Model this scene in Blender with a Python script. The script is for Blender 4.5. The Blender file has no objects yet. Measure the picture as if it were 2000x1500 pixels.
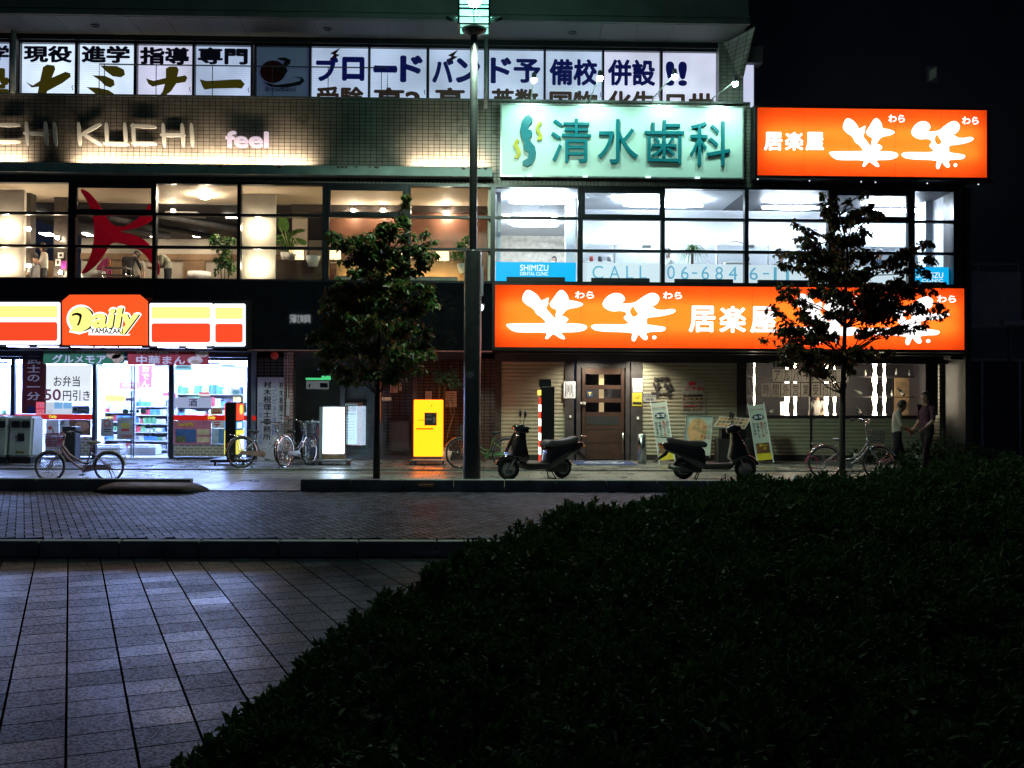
import bpy, bmesh, math, random
import numpy as np
from mathutils import Vector, Matrix
from mathutils.geometry import tessellate_polygon
random.seed(7); rng = np.random.default_rng(7)
S = bpy.context.scene; COL = S.collection
rad = math.radians
# ------------------------------------------------------------------ camera
CAMZ = 1.55; FPX = 2000.0
yaw, pit, rol = rad(1.55), rad(.86), rad(.27)
_fw = Vector((math.sin(yaw)*math.cos(pit), math.cos(yaw)*math.cos(pit), math.sin(pit)))
_r0 = Vector((math.cos(yaw), -math.sin(yaw), 0)); _u0 = _r0.cross(_fw)
_R = _r0*math.cos(rol)+_u0*math.sin(rol); _U = _u0*math.cos(rol)-_r0*math.sin(rol)
CAM = Vector((0, 0, CAMZ))
cd = bpy.data.cameras.new('camera'); cd.sensor_width = 36; cd.lens = 36*FPX/2000
cd.clip_start = .05; cd.clip_end = 500
co = bpy.data.objects.new('camera', cd); COL.objects.link(co); S.camera = co
co.matrix_world = Matrix(((_R.x, _U.x, -_fw.x, 0), (_R.y, _U.y, -_fw.y, 0), (_R.z, _U.z, -_fw.z, CAMZ), (0, 0, 0, 1)))
# ------------------------------------------------------------------ night sky, exposure, sampling
W = bpy.data.worlds.new('World'); S.world = W; W.use_nodes = True
bg = W.node_tree.nodes['Background']; bg.inputs['Color'].default_value = (.25, .33, .62, 1); bg.inputs['Strength'].default_value = .03
S.view_settings.view_transform = 'Standard'; S.view_settings.look = 'None'
S.view_settings.exposure = 0; S.view_settings.gamma = 1
cy = S.cycles
cy.max_bounces = 6; cy.diffuse_bounces = 3; cy.glossy_bounces = 3; cy.transmission_bounces = 4; cy.transparent_max_bounces = 40
cy.caustics_reflective = False; cy.caustics_refractive = False; cy.sample_clamp_indirect = 2.5; cy.use_denoising = True
cy.use_light_tree = True

# ------------------------------------------------------------------ measuring: photograph pixel -> point of the place
def ray(px, py): return _fw + _R*((px-1000)/FPX) + _U*((750-py)/FPX)
def P(px, py, Y):
    d = ray(px, py); return CAM + d*(Y/d.y)
def PZ(px, py, z):
    d = ray(px, py); return CAM + d*((z-CAMZ)/d.z)
def FX(px, Y, py=600): return P(px, py, Y).x
def FZ(py, Y, px=1000): return P(px, py, Y).z
def RC(x0, y0, x1, y1, Y):
    cx, cy_ = (x0+x1)/2, (y0+y1)/2
    return FX(x0, Y, cy_), FX(x1, Y, cy_), FZ(y1, Y, cx), FZ(y0, Y, cx)

# ------------------------------------------------------------------ mesh builder
class MB:
    def __init__(s): s.v = []; s.f = []; s.m = []; s.s = []; s.cur = 0
    def add(s, vs, fs, sm=False):
        n = len(s.v); s.v += [tuple(v) for v in vs]
        for f in fs: s.f.append([i+n for i in f]); s.m.append(s.cur); s.s.append(sm)
        return s
    def box(s, x0, x1, y0, y1, z0, z1):
        return s.add([(x0,y0,z0),(x1,y0,z0),(x1,y1,z0),(x0,y1,z0),(x0,y0,z1),(x1,y0,z1),(x1,y1,z1),(x0,y1,z1)],
                     [(0,3,2,1),(4,5,6,7),(0,1,5,4),(1,2,6,5),(2,3,7,6),(3,0,4,7)])
    def quad(s, a, b, c, d): return s.add([a,b,c,d], [(0,1,2,3)])
    def pbox(s, x0, y0, x1, y1, Y, d=.05):
        X0, X1, Z0, Z1 = RC(x0, y0, x1, y1, Y); return s.box(X0, X1, min(Y, Y+d), max(Y, Y+d), Z0, Z1)
    def bbox(s, x0, x1, y0, y1, z0, z1, r=.02, seg=2, M=None):
        bm = bmesh.new(); bmesh.ops.create_cube(bm, size=1)
        for v in bm.verts: v.co = ((x0+x1)/2+v.co.x*(x1-x0), (y0+y1)/2+v.co.y*(y1-y0), (z0+z1)/2+v.co.z*(z1-z0))
        bmesh.ops.bevel(bm, geom=bm.edges[:], offset=r, segments=seg, affect='EDGES', profile=.5)
        return s.bm(bm, M)
    def bm(s, bm, M=None, sm=False):
        bm.verts.index_update()
        vs = [(M @ v.co) if M else v.co.copy() for v in bm.verts]
        s.add(vs, [[v.index for v in f.verts] for f in bm.faces], sm); bm.free(); return s
    def prism(s, poly, y0, y1, holes=(), ax='y'):
        loops = [list(poly)]+[list(h) for h in holes]
        flat = [p for l in loops for p in l]
        tri = tessellate_polygon([[Vector((p[0], p[1], 0)) for p in l] for l in loops]); n = len(flat)
        mk = {'y': lambda p, t: (p[0], t, p[1]), 'z': lambda p, t: (p[0], p[1], t), 'x': lambda p, t: (t, p[0], p[1])}[ax]
        vs = [mk(p, y0) for p in flat]+[mk(p, y1) for p in flat]
        fs = [tuple(t) for t in tri]+[tuple(i+n for i in reversed(t)) for t in tri]
        k = 0
        for l in loops:
            for i in range(len(l)): a = k+i; b = k+(i+1) % len(l); fs.append((a, b, b+n, a+n))
            k += len(l)
        return s.add(vs, fs)
    def ppoly(s, pts, Y, d=.02, holes=()):
        c = lambda l: [(P(x, y, Y).x, P(x, y, Y).z) for x, y in l]
        return s.prism(c(pts), Y, Y+d, [c(h) for h in holes])
    def tube(s, pts, r, n=8, caps=True):
        pts = [Vector(p) for p in pts]; rs = r if isinstance(r, (list, tuple)) else [r]*len(pts)
        vs = []; up = None
        for i, p in enumerate(pts):
            t = (pts[min(i+1, len(pts)-1)]-pts[max(i-1, 0)]).normalized()
            if up is None:
                up = Vector((0, 0, 1)) if abs(t.z) < .9 else Vector((1, 0, 0))
            a = t.cross(up).normalized(); b = a.cross(t).normalized(); up = b
            for k in range(n):
                q = 2*math.pi*k/n; vs.append(p+a*(math.cos(q)*rs[i])+b*(math.sin(q)*rs[i]))
        fs = [(i*n+k, i*n+(k+1) % n, (i+1)*n+(k+1) % n, (i+1)*n+k) for i in range(len(pts)-1) for k in range(n)]
        s.add(vs, fs, True)
        if caps:
            m = len(s.v)-len(vs)
            s.f += [[m+k for k in range(n)][::-1], [m+(len(pts)-1)*n+k for k in range(n)]]; s.m += [s.cur]*2; s.s += [False]*2
        return s
    def lathe(s, prof, c=(0,0,0), n=20, axis='z', sm=True):
        c = Vector(c); vs = []
        for r, h in prof:
            for k in range(n):
                q = 2*math.pi*k/n; a, b = r*math.cos(q), r*math.sin(q)
                vs.append(c+Vector({'z': (a,b,h), 'y': (a,h,b), 'x': (h,a,b)}[axis]))
        L = len(prof)
        fs = [(i*n+k, i*n+(k+1) % n, (i+1)*n+(k+1) % n, (i+1)*n+k) for i in range(L-1) for k in range(n)]
        return s.add(vs, fs, sm)
    def ell(s, c, rx, ry, rz, n=14, m=9):
        pr = []; vs = []
        for i in range(m+1):
            th = math.pi*i/m
            for k in range(n):
                q = 2*math.pi*k/n
                vs.append((c[0]+rx*math.sin(th)*math.cos(q), c[1]+ry*math.sin(th)*math.sin(q), c[2]+rz*math.cos(th)))
        return s.add(vs, [(i*n+k, i*n+(k+1) % n, (i+1)*n+(k+1) % n, (i+1)*n+k) for i in range(m) for k in range(n)], True)
    def torus(s, c, R, r, n=32, m=8, axis='y', sx=1, a0=0, a1=2*math.pi):
        pts = []; full = abs(a1-a0-2*math.pi) < 1e-6; N = n if full else n+1
        vs = []
        for i in range(N):
            q = a0+(a1-a0)*i/n
            for k in range(m):
                w = 2*math.pi*k/m; rr = R+r*math.cos(w); h = r*math.sin(w)*sx
                a, b = rr*math.cos(q), rr*math.sin(q)
                p = {'y': (a, h, b), 'z': (a, b, h), 'x': (h, a, b)}[axis]
                vs.append((c[0]+p[0], c[1]+p[1], c[2]+p[2]))
        fs = [(i*m+k, i*m+(k+1) % m, ((i+1) % N)*m+(k+1) % m, ((i+1) % N)*m+k) for i in range(n) for k in range(m)]
        return s.add(vs, fs, True)
    def xf(s, M):
        s.v = [tuple(M @ Vector(v)) for v in s.v]; return s
    def join(s, o):
        n = len(s.v); s.v += o.v; s.f += [[i+n for i in f] for f in o.f]; s.m += o.m; s.s += o.s; return s
ORG = {}
def root_of(o):
    while o.parent: o = o.parent
    return o
def mesh_of(name, mb, mats, off=None):
    me = bpy.data.meshes.new(name)
    v = mb.v if off is None else [(a[0]-off[0], a[1]-off[1], a[2]-off[2]) for a in mb.v]
    me.from_pydata(v, [], mb.f)
    for m in (mats if isinstance(mats, (list, tuple)) else [mats]): me.materials.append(m)
    me.polygons.foreach_set('material_index', mb.m); me.polygons.foreach_set('use_smooth', mb.s); me.update()
    return me
def props(o, label, cat, group=None, kind=None):
    if label: o['label'] = label
    if cat: o['category'] = cat
    if group: o['group'] = group
    if kind: o['kind'] = kind
    return o
def E(name, loc, label, cat, group=None, rot=0, local=False, kind=None):
    o = bpy.data.objects.new(name, None); COL.objects.link(o); o.location = loc; o.rotation_euler = (0, 0, rot)
    o.empty_display_size = .1
    if not local: ORG[o] = Vector(loc)
    return props(o, label, cat, group, kind)
def part(name, mb, mats, parent, label=None):
    o = bpy.data.objects.new(name, mesh_of(name, mb, mats, ORG.get(root_of(parent)))); COL.objects.link(o); o.parent = parent
    if label: o['label'] = label
    return o
def solo(name, mb, mats, label, cat, group=None, kind=None, loc=None):
    if loc is None:
        a = np.array(mb.v); loc = Vector(((a[:,0].min()+a[:,0].max())/2, (a[:,1].min()+a[:,1].max())/2, a[:,2].min()))
    o = bpy.data.objects.new(name, mesh_of(name, mb, mats, loc)); COL.objects.link(o); o.location = loc; ORG[o] = Vector(loc)
    return props(o, label, cat, group, kind)
def np_mesh(name, V, F4, mat):
    me = bpy.data.meshes.new(name); V = np.asarray(V, np.float32); F4 = np.asarray(F4, np.int32)
    me.vertices.add(len(V)); me.vertices.foreach_set('co', V.ravel())
    me.loops.add(F4.size); me.loops.foreach_set('vertex_index', F4.ravel())
    me.polygons.add(len(F4)); me.polygons.foreach_set('loop_start', np.arange(0, F4.size, 4, dtype=np.int32))
    me.update(calc_edges=True); me.validate(); me.materials.append(mat); return me
def copy_tree(o, parent=None):
    c = o.copy(); COL.objects.link(c)
    if parent: c.parent = parent
    for ch in o.children: copy_tree(ch, c)
    return c

# ------------------------------------------------------------------ lettering
_TC = {}
def glyphs(t, bold=0.0):
    k = (t, bold)
    if bold and k not in _TC:              # heavier strokes: the same glyph laid down again, shifted by a hair
        bs, bf = glyphs(t, 0); vs, fs = [], []; b = bold*.8
        for j, (ox, oz) in enumerate(((0,0),(b,0),(-b,0),(0,b),(0,-b),(b*.7,b*.7),(-b*.7,b*.7),(b*.7,-b*.7),(-b*.7,-b*.7)) if bold > .015 else ((b,0),(-b,0),(0,b),(0,-b))):
            n = len(vs); vs += [(v[0]+ox, v[1]+oz, v[2]*(1-.03*j)) for v in bs]; fs += [[i+n for i in f] for f in bf]
        _TC[k] = (vs, fs)
    if k not in _TC:
        c = bpy.data.curves.new('lettering', 'FONT'); c.body = t; c.size = 1; c.extrude = .5; c.offset = bold; c.resolution_u = 5
        o = bpy.data.objects.new('lettering', c); m = bpy.data.meshes.new_from_object(o)
        _TC[k] = ([tuple(v.co) for v in m.vertices], [list(p.vertices) for p in m.polygons])
        bpy.data.objects.remove(o); bpy.data.curves.remove(c); bpy.data.meshes.remove(m)
    return _TC[k]
def text(mb, t, x0, y0, x1, y1, Y, d=.006, bold=.0, shear=0):
    """lettering fitted to a rectangle of the wall at depth Y, standing d proud of it"""
    X0, X1, Z0, Z1 = RC(x0, y0, x1, y1, Y); return textw(mb, t, X0, X1, Z0, Z1, Y, d, bold, shear)
def textw(mb, t, X0, X1, Z0, Z1, Y, d=.006, bold=.0, shear=0, M=None):
    vs, fs = glyphs(t, bold); a = np.array(vs); a[:,0] += shear*a[:,1]
    lo, hi = a.min(0), a.max(0)
    sx = (X1-X0)/max(hi[0]-lo[0], 1e-6); sz = (Z1-Z0)/max(hi[1]-lo[1], 1e-6)
    out = [(X0+(p[0]-lo[0])*sx, Y-d/2-p[2]*d, Z0+(p[1]-lo[1])*sz) for p in a]
    if M: out = [tuple(M @ Vector(p)) for p in out]
    return mb.add(out, fs)
def vtext(mb, t, x0, y0, x1, y1, Y, d=.006, bold=.0):
    X0, X1, Z0, Z1 = RC(x0, y0, x1, y1, Y); return vtextw(mb, t, X0, X1, Z0, Z1, Y, d, bold)
def vtextw(mb, t, X0, X1, Z0, Z1, Y, d=.006, bold=.0, M=None):
    h = (Z1-Z0)/len(t); w = X1-X0
    for i, ch in enumerate(t):
        if ch == ' ': continue
        vs, fs = glyphs(ch, bold); zc = Z1-h*(i+1)
        rot = ch in 'ー-'
        o = []
        for p in vs:
            a, b = (p[0]-.5, p[1]-.36)
            if rot: a, b = -b, a
            o.append((X0+(a+.5)*w, Y-d/2-p[2]*d, zc+(b+.5)*h*.96))
        if M: o = [tuple(M @ Vector(q)) for q in o]
        mb.add(o, fs)
    return mb

# ------------------------------------------------------------------ materials
_MC = {}
def nodes(name):
    m = bpy.data.materials.new(name); m.use_nodes = True; nt = m.node_tree
    return m, nt, nt.nodes, nt.links, nt.nodes['Principled BSDF']
def mat(name, col, rough=.6, metal=0, var=.25, sc=6, bump=.0, bsc=40, spec=.5, coat=0, island=0, rv=.1, trans=0):
    if name in _MC: return _MC[name]
    m, nt, N, L, b = nodes(name)
    b.inputs['Metallic'].default_value = metal; b.inputs['Specular IOR Level'].default_value = spec
    b.inputs['Coat Weight'].default_value = coat
    tc = N.new('ShaderNodeTexCoord'); no = N.new('ShaderNodeTexNoise'); no.inputs['Scale'].default_value = sc; no.inputs['Detail'].default_value = 6
    L.new(tc.outputs['Object'], no.inputs['Vector'])
    mr = N.new('ShaderNodeMapRange'); mr.inputs[1].default_value = .3; mr.inputs[2].default_value = .7; mr.inputs[3].default_value = 1-var; mr.inputs[4].default_value = 1+var
    L.new(no.outputs['Fac'], mr.inputs[0])
    mx = N.new('ShaderNodeMix'); mx.data_type = 'RGBA'; mx.blend_type = 'MULTIPLY'; mx.inputs[0].default_value = 1
    mx.inputs[6].default_value = (*col, 1); L.new(mr.outputs[0], mx.inputs[7])
    out = mx.outputs[2]
    if island:
        g = N.new('ShaderNodeNewGeometry'); hs = N.new('ShaderNodeHueSaturation')
        r2 = N.new('ShaderNodeMapRange'); r2.inputs[3].default_value = 1-island; r2.inputs[4].default_value = 1+island
        L.new(g.outputs['Random Per Island'], r2.inputs[0]); L.new(r2.outputs[0], hs.inputs['Value']); L.new(out, hs.inputs['Color']); out = hs.outputs[0]
    L.new(out, b.inputs['Base Color'])
    r3 = N.new('ShaderNodeMapRange'); r3.inputs[3].default_value = max(rough-rv, .02); r3.inputs[4].default_value = min(rough+rv, 1); L.new(no.outputs['Fac'], r3.inputs[0]); L.new(r3.outputs[0], b.inputs['Roughness'])
    if bump:
        n2 = N.new('ShaderNodeTexNoise'); n2.inputs['Scale'].default_value = bsc; L.new(tc.outputs['Object'], n2.inputs['Vector'])
        bp = N.new('ShaderNodeBump'); bp.inputs['Strength'].default_value = bump; bp.inputs['Distance'].default_value = .01; L.new(n2.outputs['Fac'], bp.inputs['Height']); L.new(bp.outputs[0], b.inputs['Normal'])
    if trans:
        t = N.new('ShaderNodeBsdfTranslucent'); L.new(out, t.inputs[0]); ms = N.new('ShaderNodeMixShader'); ms.inputs[0].default_value = trans
        L.new(b.outputs[0], ms.inputs[1]); L.new(t.outputs[0], ms.inputs[2]); L.new(ms.outputs[0], N['Material Output'].inputs[0])
    _MC[name] = m; return m
def glow(name, col, s, base=.02):
    """a glowing surface (lamp, screen, backlit sheet, part given a painted glow)"""
    if name in _MC: return _MC[name]
    m, nt, N, L, b = nodes(name)
    b.inputs['Base Color'].default_value = tuple(min(1, c*base/.02*.4) for c in col)+(1,); b.inputs['Roughness'].default_value = .35
    b.inputs['Emission Color'].default_value = (*col, 1); b.inputs['Emission Strength'].default_value = s
    _MC[name] = m; return m
def glass(name='clear_glass', tint=(1,1,1), refl=.055, rough=.0):
    if name in _MC: return _MC[name]
    m, nt, N, L, b = nodes(name); N.remove(b)
    t = N.new('ShaderNodeBsdfTransparent'); t.inputs[0].default_value = (*tint, 1)
    g = N.new('ShaderNodeBsdfGlossy'); g.inputs['Roughness'].default_value = rough
    lw = N.new('ShaderNodeLayerWeight'); lw.inputs[0].default_value = .15
    ma = N.new('ShaderNodeMath'); ma.operation = 'MULTIPLY_ADD'; ma.inputs[1].default_value = .5; ma.inputs[2].default_value = refl; L.new(lw.outputs['Fresnel'], ma.inputs[0])
    mn = N.new('ShaderNodeMath'); mn.operation = 'MULTIPLY'; mn.inputs[1].default_value = 1; L.new(ma.outputs[0], mn.inputs[0])
    x = N.new('ShaderNodeMixShader'); L.new(mn.outputs[0], x.inputs[0]); L.new(t.outputs[0], x.inputs[1]); L.new(g.outputs[0], x.inputs[2]); L.new(x.outputs[0], N['Material Output'].inputs[0])
    _MC[name] = m; return m
def tiles(name, col, mortar, bw, bh, ms=.006, off=0.0, plane='xz', rot=0, rough=.4, var=.15, bump=.3, speck=0, rr=(.3,.6), spec=.5, tilevar=0, spsc=150):
    if name in _MC: return _MC[name]
    m, nt, N, L, b = nodes(name)
    g = N.new('ShaderNodeNewGeometry'); sx = N.new('ShaderNodeSeparateXYZ'); cx = N.new('ShaderNodeCombineXYZ')
    L.new(g.outputs['Position'], sx.inputs[0])
    i, j = {'xz': (0, 2), 'xy': (0, 1), 'yz': (1, 2)}[plane]
    L.new(sx.outputs[i], cx.inputs[0]); L.new(sx.outputs[j], cx.inputs[1])
    mp = N.new('ShaderNodeMapping'); mp.inputs['Rotation'].default_value[2] = rot; L.new(cx.outputs[0], mp.inputs[0])
    br = N.new('ShaderNodeTexBrick'); br.offset = off; br.squash = 1
    br.inputs['Scale'].default_value = 1; br.inputs['Brick Width'].default_value = bw; br.inputs['Row Height'].default_value = bh
    br.inputs['Mortar Size'].default_value = ms; br.inputs['Mortar Smooth'].default_value = .1
    br.inputs['Color1'].default_value = (*[c*(1-var) for c in col], 1); br.inputs['Color2'].default_value = (*[min(1,c*(1+var)) for c in col], 1); br.inputs['Mortar'].default_value = (*mortar, 1)
    L.new(mp.outputs[0], br.inputs['Vector'])
    no = N.new('ShaderNodeTexNoise'); no.inputs['Scale'].default_value = 1.3; no.inputs['Detail'].default_value = 8; L.new(g.outputs['Position'], no.inputs['Vector'])
    mr = N.new('ShaderNodeMapRange'); mr.inputs[1].default_value = .3; mr.inputs[2].default_value = .7; mr.inputs[3].default_value = .72; mr.inputs[4].default_value = 1.2; L.new(no.outputs['Fac'], mr.inputs[0])
    mx = N.new('ShaderNodeMix'); mx.data_type = 'RGBA'; mx.blend_type = 'MULTIPLY'; mx.inputs[0].default_value = 1
    L.new(br.outputs['Color'], mx.inputs[6]); L.new(mr.outputs[0], mx.inputs[7]); out = mx.outputs[2]
    rmap = N.new('ShaderNodeMapRange'); rmap.inputs[1].default_value = .35; rmap.inputs[2].default_value = .65; rmap.inputs[3].default_value = rr[0]; rmap.inputs[4].default_value = rr[1]
    L.new(no.outputs['Fac'], rmap.inputs[0]); rough_out = rmap.outputs[0]
    if tilevar:                                # polish differs from slab to slab
        b2 = N.new('ShaderNodeTexBrick'); b2.offset = off; b2.squash = 1
        for k_, v_ in (('Scale',1),('Brick Width',bw),('Row Height',bh),('Mortar Size',0),('Bias',0)): b2.inputs[k_].default_value = v_
        b2.inputs['Color1'].default_value = (0,0,0,1); b2.inputs['Color2'].default_value = (1,1,1,1); L.new(mp.outputs[0], b2.inputs['Vector'])
        m9 = N.new('ShaderNodeMath'); m9.operation = 'MULTIPLY_ADD'; m9.inputs[1].default_value = tilevar; L.new(b2.outputs['Color'], m9.inputs[0]); L.new(rough_out, m9.inputs[2]); rough_out = m9.outputs[0]
    if speck:
        n2 = N.new('ShaderNodeTexNoise'); n2.inputs['Scale'].default_value = spsc; n2.inputs['Detail'].default_value = 3; L.new(g.outputs['Position'], n2.inputs['Vector'])
        m2 = N.new('ShaderNodeMapRange'); m2.inputs[1].default_value = .42; m2.inputs[2].default_value = .56; m2.inputs[3].default_value = 1-speck; m2.inputs[4].default_value = 1.15; L.new(n2.outputs['Fac'], m2.inputs[0])
        m3 = N.new('ShaderNodeMix'); m3.data_type = 'RGBA'; m3.blend_type = 'MULTIPLY'; m3.inputs[0].default_value = 1; L.new(out, m3.inputs[6]); L.new(m2.outputs[0], m3.inputs[7]); out = m3.outputs[2]
    L.new(out, b.inputs['Base Color'])
    rm = N.new('ShaderNodeMath'); rm.operation = 'MAXIMUM'; L.new(rough_out, rm.inputs[0]); L.new(br.outputs['Fac'], rm.inputs[1]); L.new(rm.outputs[0], b.inputs['Roughness'])
    sm = N.new('ShaderNodeMapRange'); sm.inputs[3].default_value = spec; sm.inputs[4].default_value = 0; L.new(br.outputs['Fac'], sm.inputs[0]); 
    if speck:
        s2 = N.new('ShaderNodeMath'); s2.operation = 'MULTIPLY'; L.new(sm.outputs[0], s2.inputs[0]); L.new(m2.outputs[0], s2.inputs[1]); L.new(s2.outputs[0], b.inputs['Specular IOR Level'])
    else: L.new(sm.outputs[0], b.inputs['Specular IOR Level'])
    bp = N.new('ShaderNodeBump'); bp.inputs['Strength'].default_value = bump; bp.inputs['Distance'].default_value = .004
    iv = N.new('ShaderNodeMath'); iv.operation = 'SUBTRACT'; iv.inputs[0].default_value = 1; L.new(br.outputs['Fac'], iv.inputs[1])
    if speck:
        ad = N.new('ShaderNodeMath'); ad.operation = 'MULTIPLY_ADD'; ad.inputs[1].default_value = .5; L.new(n2.outputs['Fac'], ad.inputs[0]); L.new(iv.outputs[0], ad.inputs[2]); L.new(ad.outputs[0], bp.inputs['Height'])
    else: L.new(iv.outputs[0], bp.inputs['Height'])
    L.new(bp.outputs[0], b.inputs['Normal'])
    _MC[name] = m; return m
BLACK = mat('black_metal', (.006,.006,.007), .35, .0, .3); DARK = mat('dark_paint', (.02,.02,.024), .5)
STEEL = mat('brushed_steel', (.45,.45,.46), .3, 1, .1); CHROME = mat('chrome', (.7,.7,.72), .12, 1, .05, rv=.05)
WHITE = mat('white_paint', (.75,.75,.75), .5, 0, .06); PAPER = mat('paper', (.72,.72,.7), .8, 0, .06); INK = mat('black_ink', (.012,.012,.015), .6)
RUBBER = mat('black_rubber', (.012,.012,.012), .75, 0, .2, bump=.1); GLS = glass()
RED = mat('red_vinyl', (.5,.02,.02), .45, 0, .1); YEL = mat('yellow_vinyl', (.75,.55,.03), .45, 0, .1); BLUEP = mat('blue_print', (.05,.12,.4), .5)
# ================================================================== the setting
F = 25.2; G = 26.2                      # upper facade plane, ground-floor plane
ZR, ZP = -.097, -.275                   # brick road, plaza
YK, YN = 18.3, 11.89                    # far kerb face, near kerb face
PLAZA = tiles('granite_paver', (.020,.029,.047), (.003,.004,.005), .335, .335, .0078, 0, 'xy', rad(-21.8), bump=.9, speck=.7, rr=(.27,.36), var=.3, spec=.034, tilevar=.13, spsc=60)
WALK = tiles('pale_slab', (.22,.215,.2), (.05,.05,.05), .62, .62, .006, .5, 'xy', 0, bump=.3, speck=.2, rr=(.25,.5), var=.08, spec=.3)
KERBM = mat('kerb_concrete', (.24,.26,.25), .75, 0, .35, 3, .4, 120)
solo('ground', MB().quad((-150,-80,-.33),(150,-80,-.33),(150,200,-.33),(-150,200,-.33)), mat('asphalt', (.03,.03,.032), .7), 'dark ground under the whole place', 'ground', kind='structure')
solo('plaza', MB().box(-40,40,-25,YN+.05,-.32,ZP), PLAZA, 'dark square granite paving of the plaza in front of the near kerb', 'paving', kind='structure')
solo('road', MB().box(-40,40,YN+.1,YK+.3,-.32,ZR-.006), mat('brick_joint_sand', (.005,.005,.006), 1, spec=0), 'joint bed under the brick road', 'road', kind='structure')
def herringbone():
    bw, bl, gp = .1, .2, .0075
    V = []; Fc = []
    ca, sa = math.cos(rad(24)), math.sin(rad(24))
    cx0, cy0 = 0, (YN+YK)/2
    def brick(a0, b0, a1, b1):
        n = len(V); ok = True; q = []
        for a, b in ((a0+gp,b0+gp),(a1-gp,b0+gp),(a1-gp,b1-gp),(a0+gp,b1-gp)):
            x = cx0+a*ca-b*sa; y = cy0+a*sa+b*ca
            if not (YN+.16 < y < YK-.01 and -16 < x < 9): ok = False
            q.append((x, y, ZR+random.uniform(-.0012,.0012)))
        if ok: V.extend(q); Fc.append((n, n+1, n+2, n+3))
    L = 20; k = .2
    n = int(L/bw)
    for i in range(-100, 100):
        for j in range(-68, 68):
            # rows of L-shaped pairs shifted by one brick width per row
            a = (i+4*j)*bw; b = i*bw
            if abs(a) > L or abs(b) > L: continue
            brick(a, b, a+bl, b+bw); brick(a+bl, b, a+bl+bw, b+bl) if False else brick(a-bw, b, a, b+bl)
    return V, Fc
V, Fc = herringbone()
BRICK = mat('clay_paver', (.046,.05,.075), .55, 0, .3, 2, .3, 90, island=.8, rv=.15, spec=.06)
o = bpy.data.objects.new('brick_road', np_mesh('brick_road', V, Fc, BRICK)); COL.objects.link(o); props(o, 'narrow road paved with small bricks in a herringbone pattern', 'road', kind='structure')
def kerb(name, segs, y0, y1, z0, z1, label):
    mb = MB()
    for x0, x1 in segs:
        n = max(1, round((x1-x0)/.92)); w = (x1-x0)/n
        for i in range(n): mb.bbox(x0+i*w+.004, x0+(i+1)*w-.004, y0, y1, z0, z1, .018, 2)
    return solo(name, mb, KERBM, label, 'kerb', kind='structure')
kg0, kg1 = FX(373, YK, 940), FX(586, YK, 940)
kerb('kerb', [(-16, kg0), (kg1, 14)], YK, YK+.17, ZR-.1, .114, 'raised grey concrete kerb along the shop pavement, broken by a driveway gap')
kerb('kerb', [(-16, 14)], YN, YN+.15, -.32, ZR+.002, 'long low concrete kerb between brick road and plaza')
sw = MB(); sw.box(-40, 40, YK+.9, 22.6, -.3, -.03)
sw.add([(kg0-.5,YK+.1,-.09),(kg1+.5,YK+.1,-.09),(kg1+.5,YK+.9,-.03),(kg0-.5,YK+.9,-.03)], [(0,1,2,3)])
sw.box(-40, kg0-.5, YK+.17, YK+.9, -.3, -.03); sw.box(kg1+.5, 40, YK+.17, YK+.9, -.3, -.03)
solo('pavement', sw, WALK, 'pale slab pavement in front of the shops', 'pavement', kind='structure')
solo('pavement', MB().box(-40, 40, 22.6, 36, -.3, 0), tiles('apron_tile', (.17,.165,.16), (.03,.03,.03), .45, .45, .006, 0, 'xy', 0, bump=.3, speck=.2, rr=(.18,.4), var=.1), 'slightly raised tiled apron right at the shop fronts', 'pavement', kind='structure')
# drain grating set in the pavement
gx0, gx1 = FX(440, 21.9, 923), FX(915, 21.9, 923)
mb = MB(); n = int((gx1-gx0)/.09); mb.box(gx0, gx1, 21.62, 21.66, -.03, -.022); mb.box(gx0, gx1, 22.12, 22.16, -.03, -.022)
for i in range(n+1): x = gx0+(gx1-gx0)*i/n; mb.box(x-.018, x+.018, 21.66, 22.12, -.03, -.023)
solo('drain_grate', mb, mat('galvanised', (.3,.3,.31), .38, 1, .3), 'long slotted metal drain grating set in the pavement', 'drain', loc=Vector(((gx0+gx1)/2, 21.9, -.03)))
# chequer-plate kerb ramp
rx0, rx1 = FX(178, 18, 955), FX(402, 18, 955); mb = MB(); nu, nv = 56, 14; vs = []
for a in range(nu+1):
    t = a/nu; x = rx0+(rx1-rx0)*t; e_ = min(t, 1-t)*(rx1-rx0)/.42; k = math.sin(min(1, e_)*math.pi/2)**.7
    for b in range(nv+1):
        q = b/nv*math.pi/2; d = (.12+.46*k)*math.cos(q); bump = .006*((a+b) % 2)*(0 < b < nv)
        vs.append((x, YK-.012-d, ZR+.004+(.155*k+bump)*math.sin(q)**.8))
mb.add(vs, [(a*(nv+1)+b, (a+1)*(nv+1)+b, (a+1)*(nv+1)+b+1, a*(nv+1)+b+1) for a in range(nu) for b in range(nv)])
solo('kerb_ramp', mb, mat('chequer_plate', (.007,.006,.007), .5, 0, .4, spec=.12), 'rusty chequer plate ramp lying against the kerb beside the driveway gap', 'ramp')
mb = MB().pbox(808, 1077, 858, 1084, YN-.02, .02)
solo('kerb_strip', mb, mat('reflector_grey', (.4,.4,.42), .4), 'pale block reflector on the face of the near kerb', 'reflector')
mb = MB().pbox(817, 947, 846, 951, YK-.02, .02)
solo('kerb_strip', mb, mat('orange_reflected_glow', (.9,.45,.2), .25), 'orange strip standing for reflected glow on the kerb below the yellow lit cabinet', 'reflector')  # orange light caught by the kerb, put into the strip's colour
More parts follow.
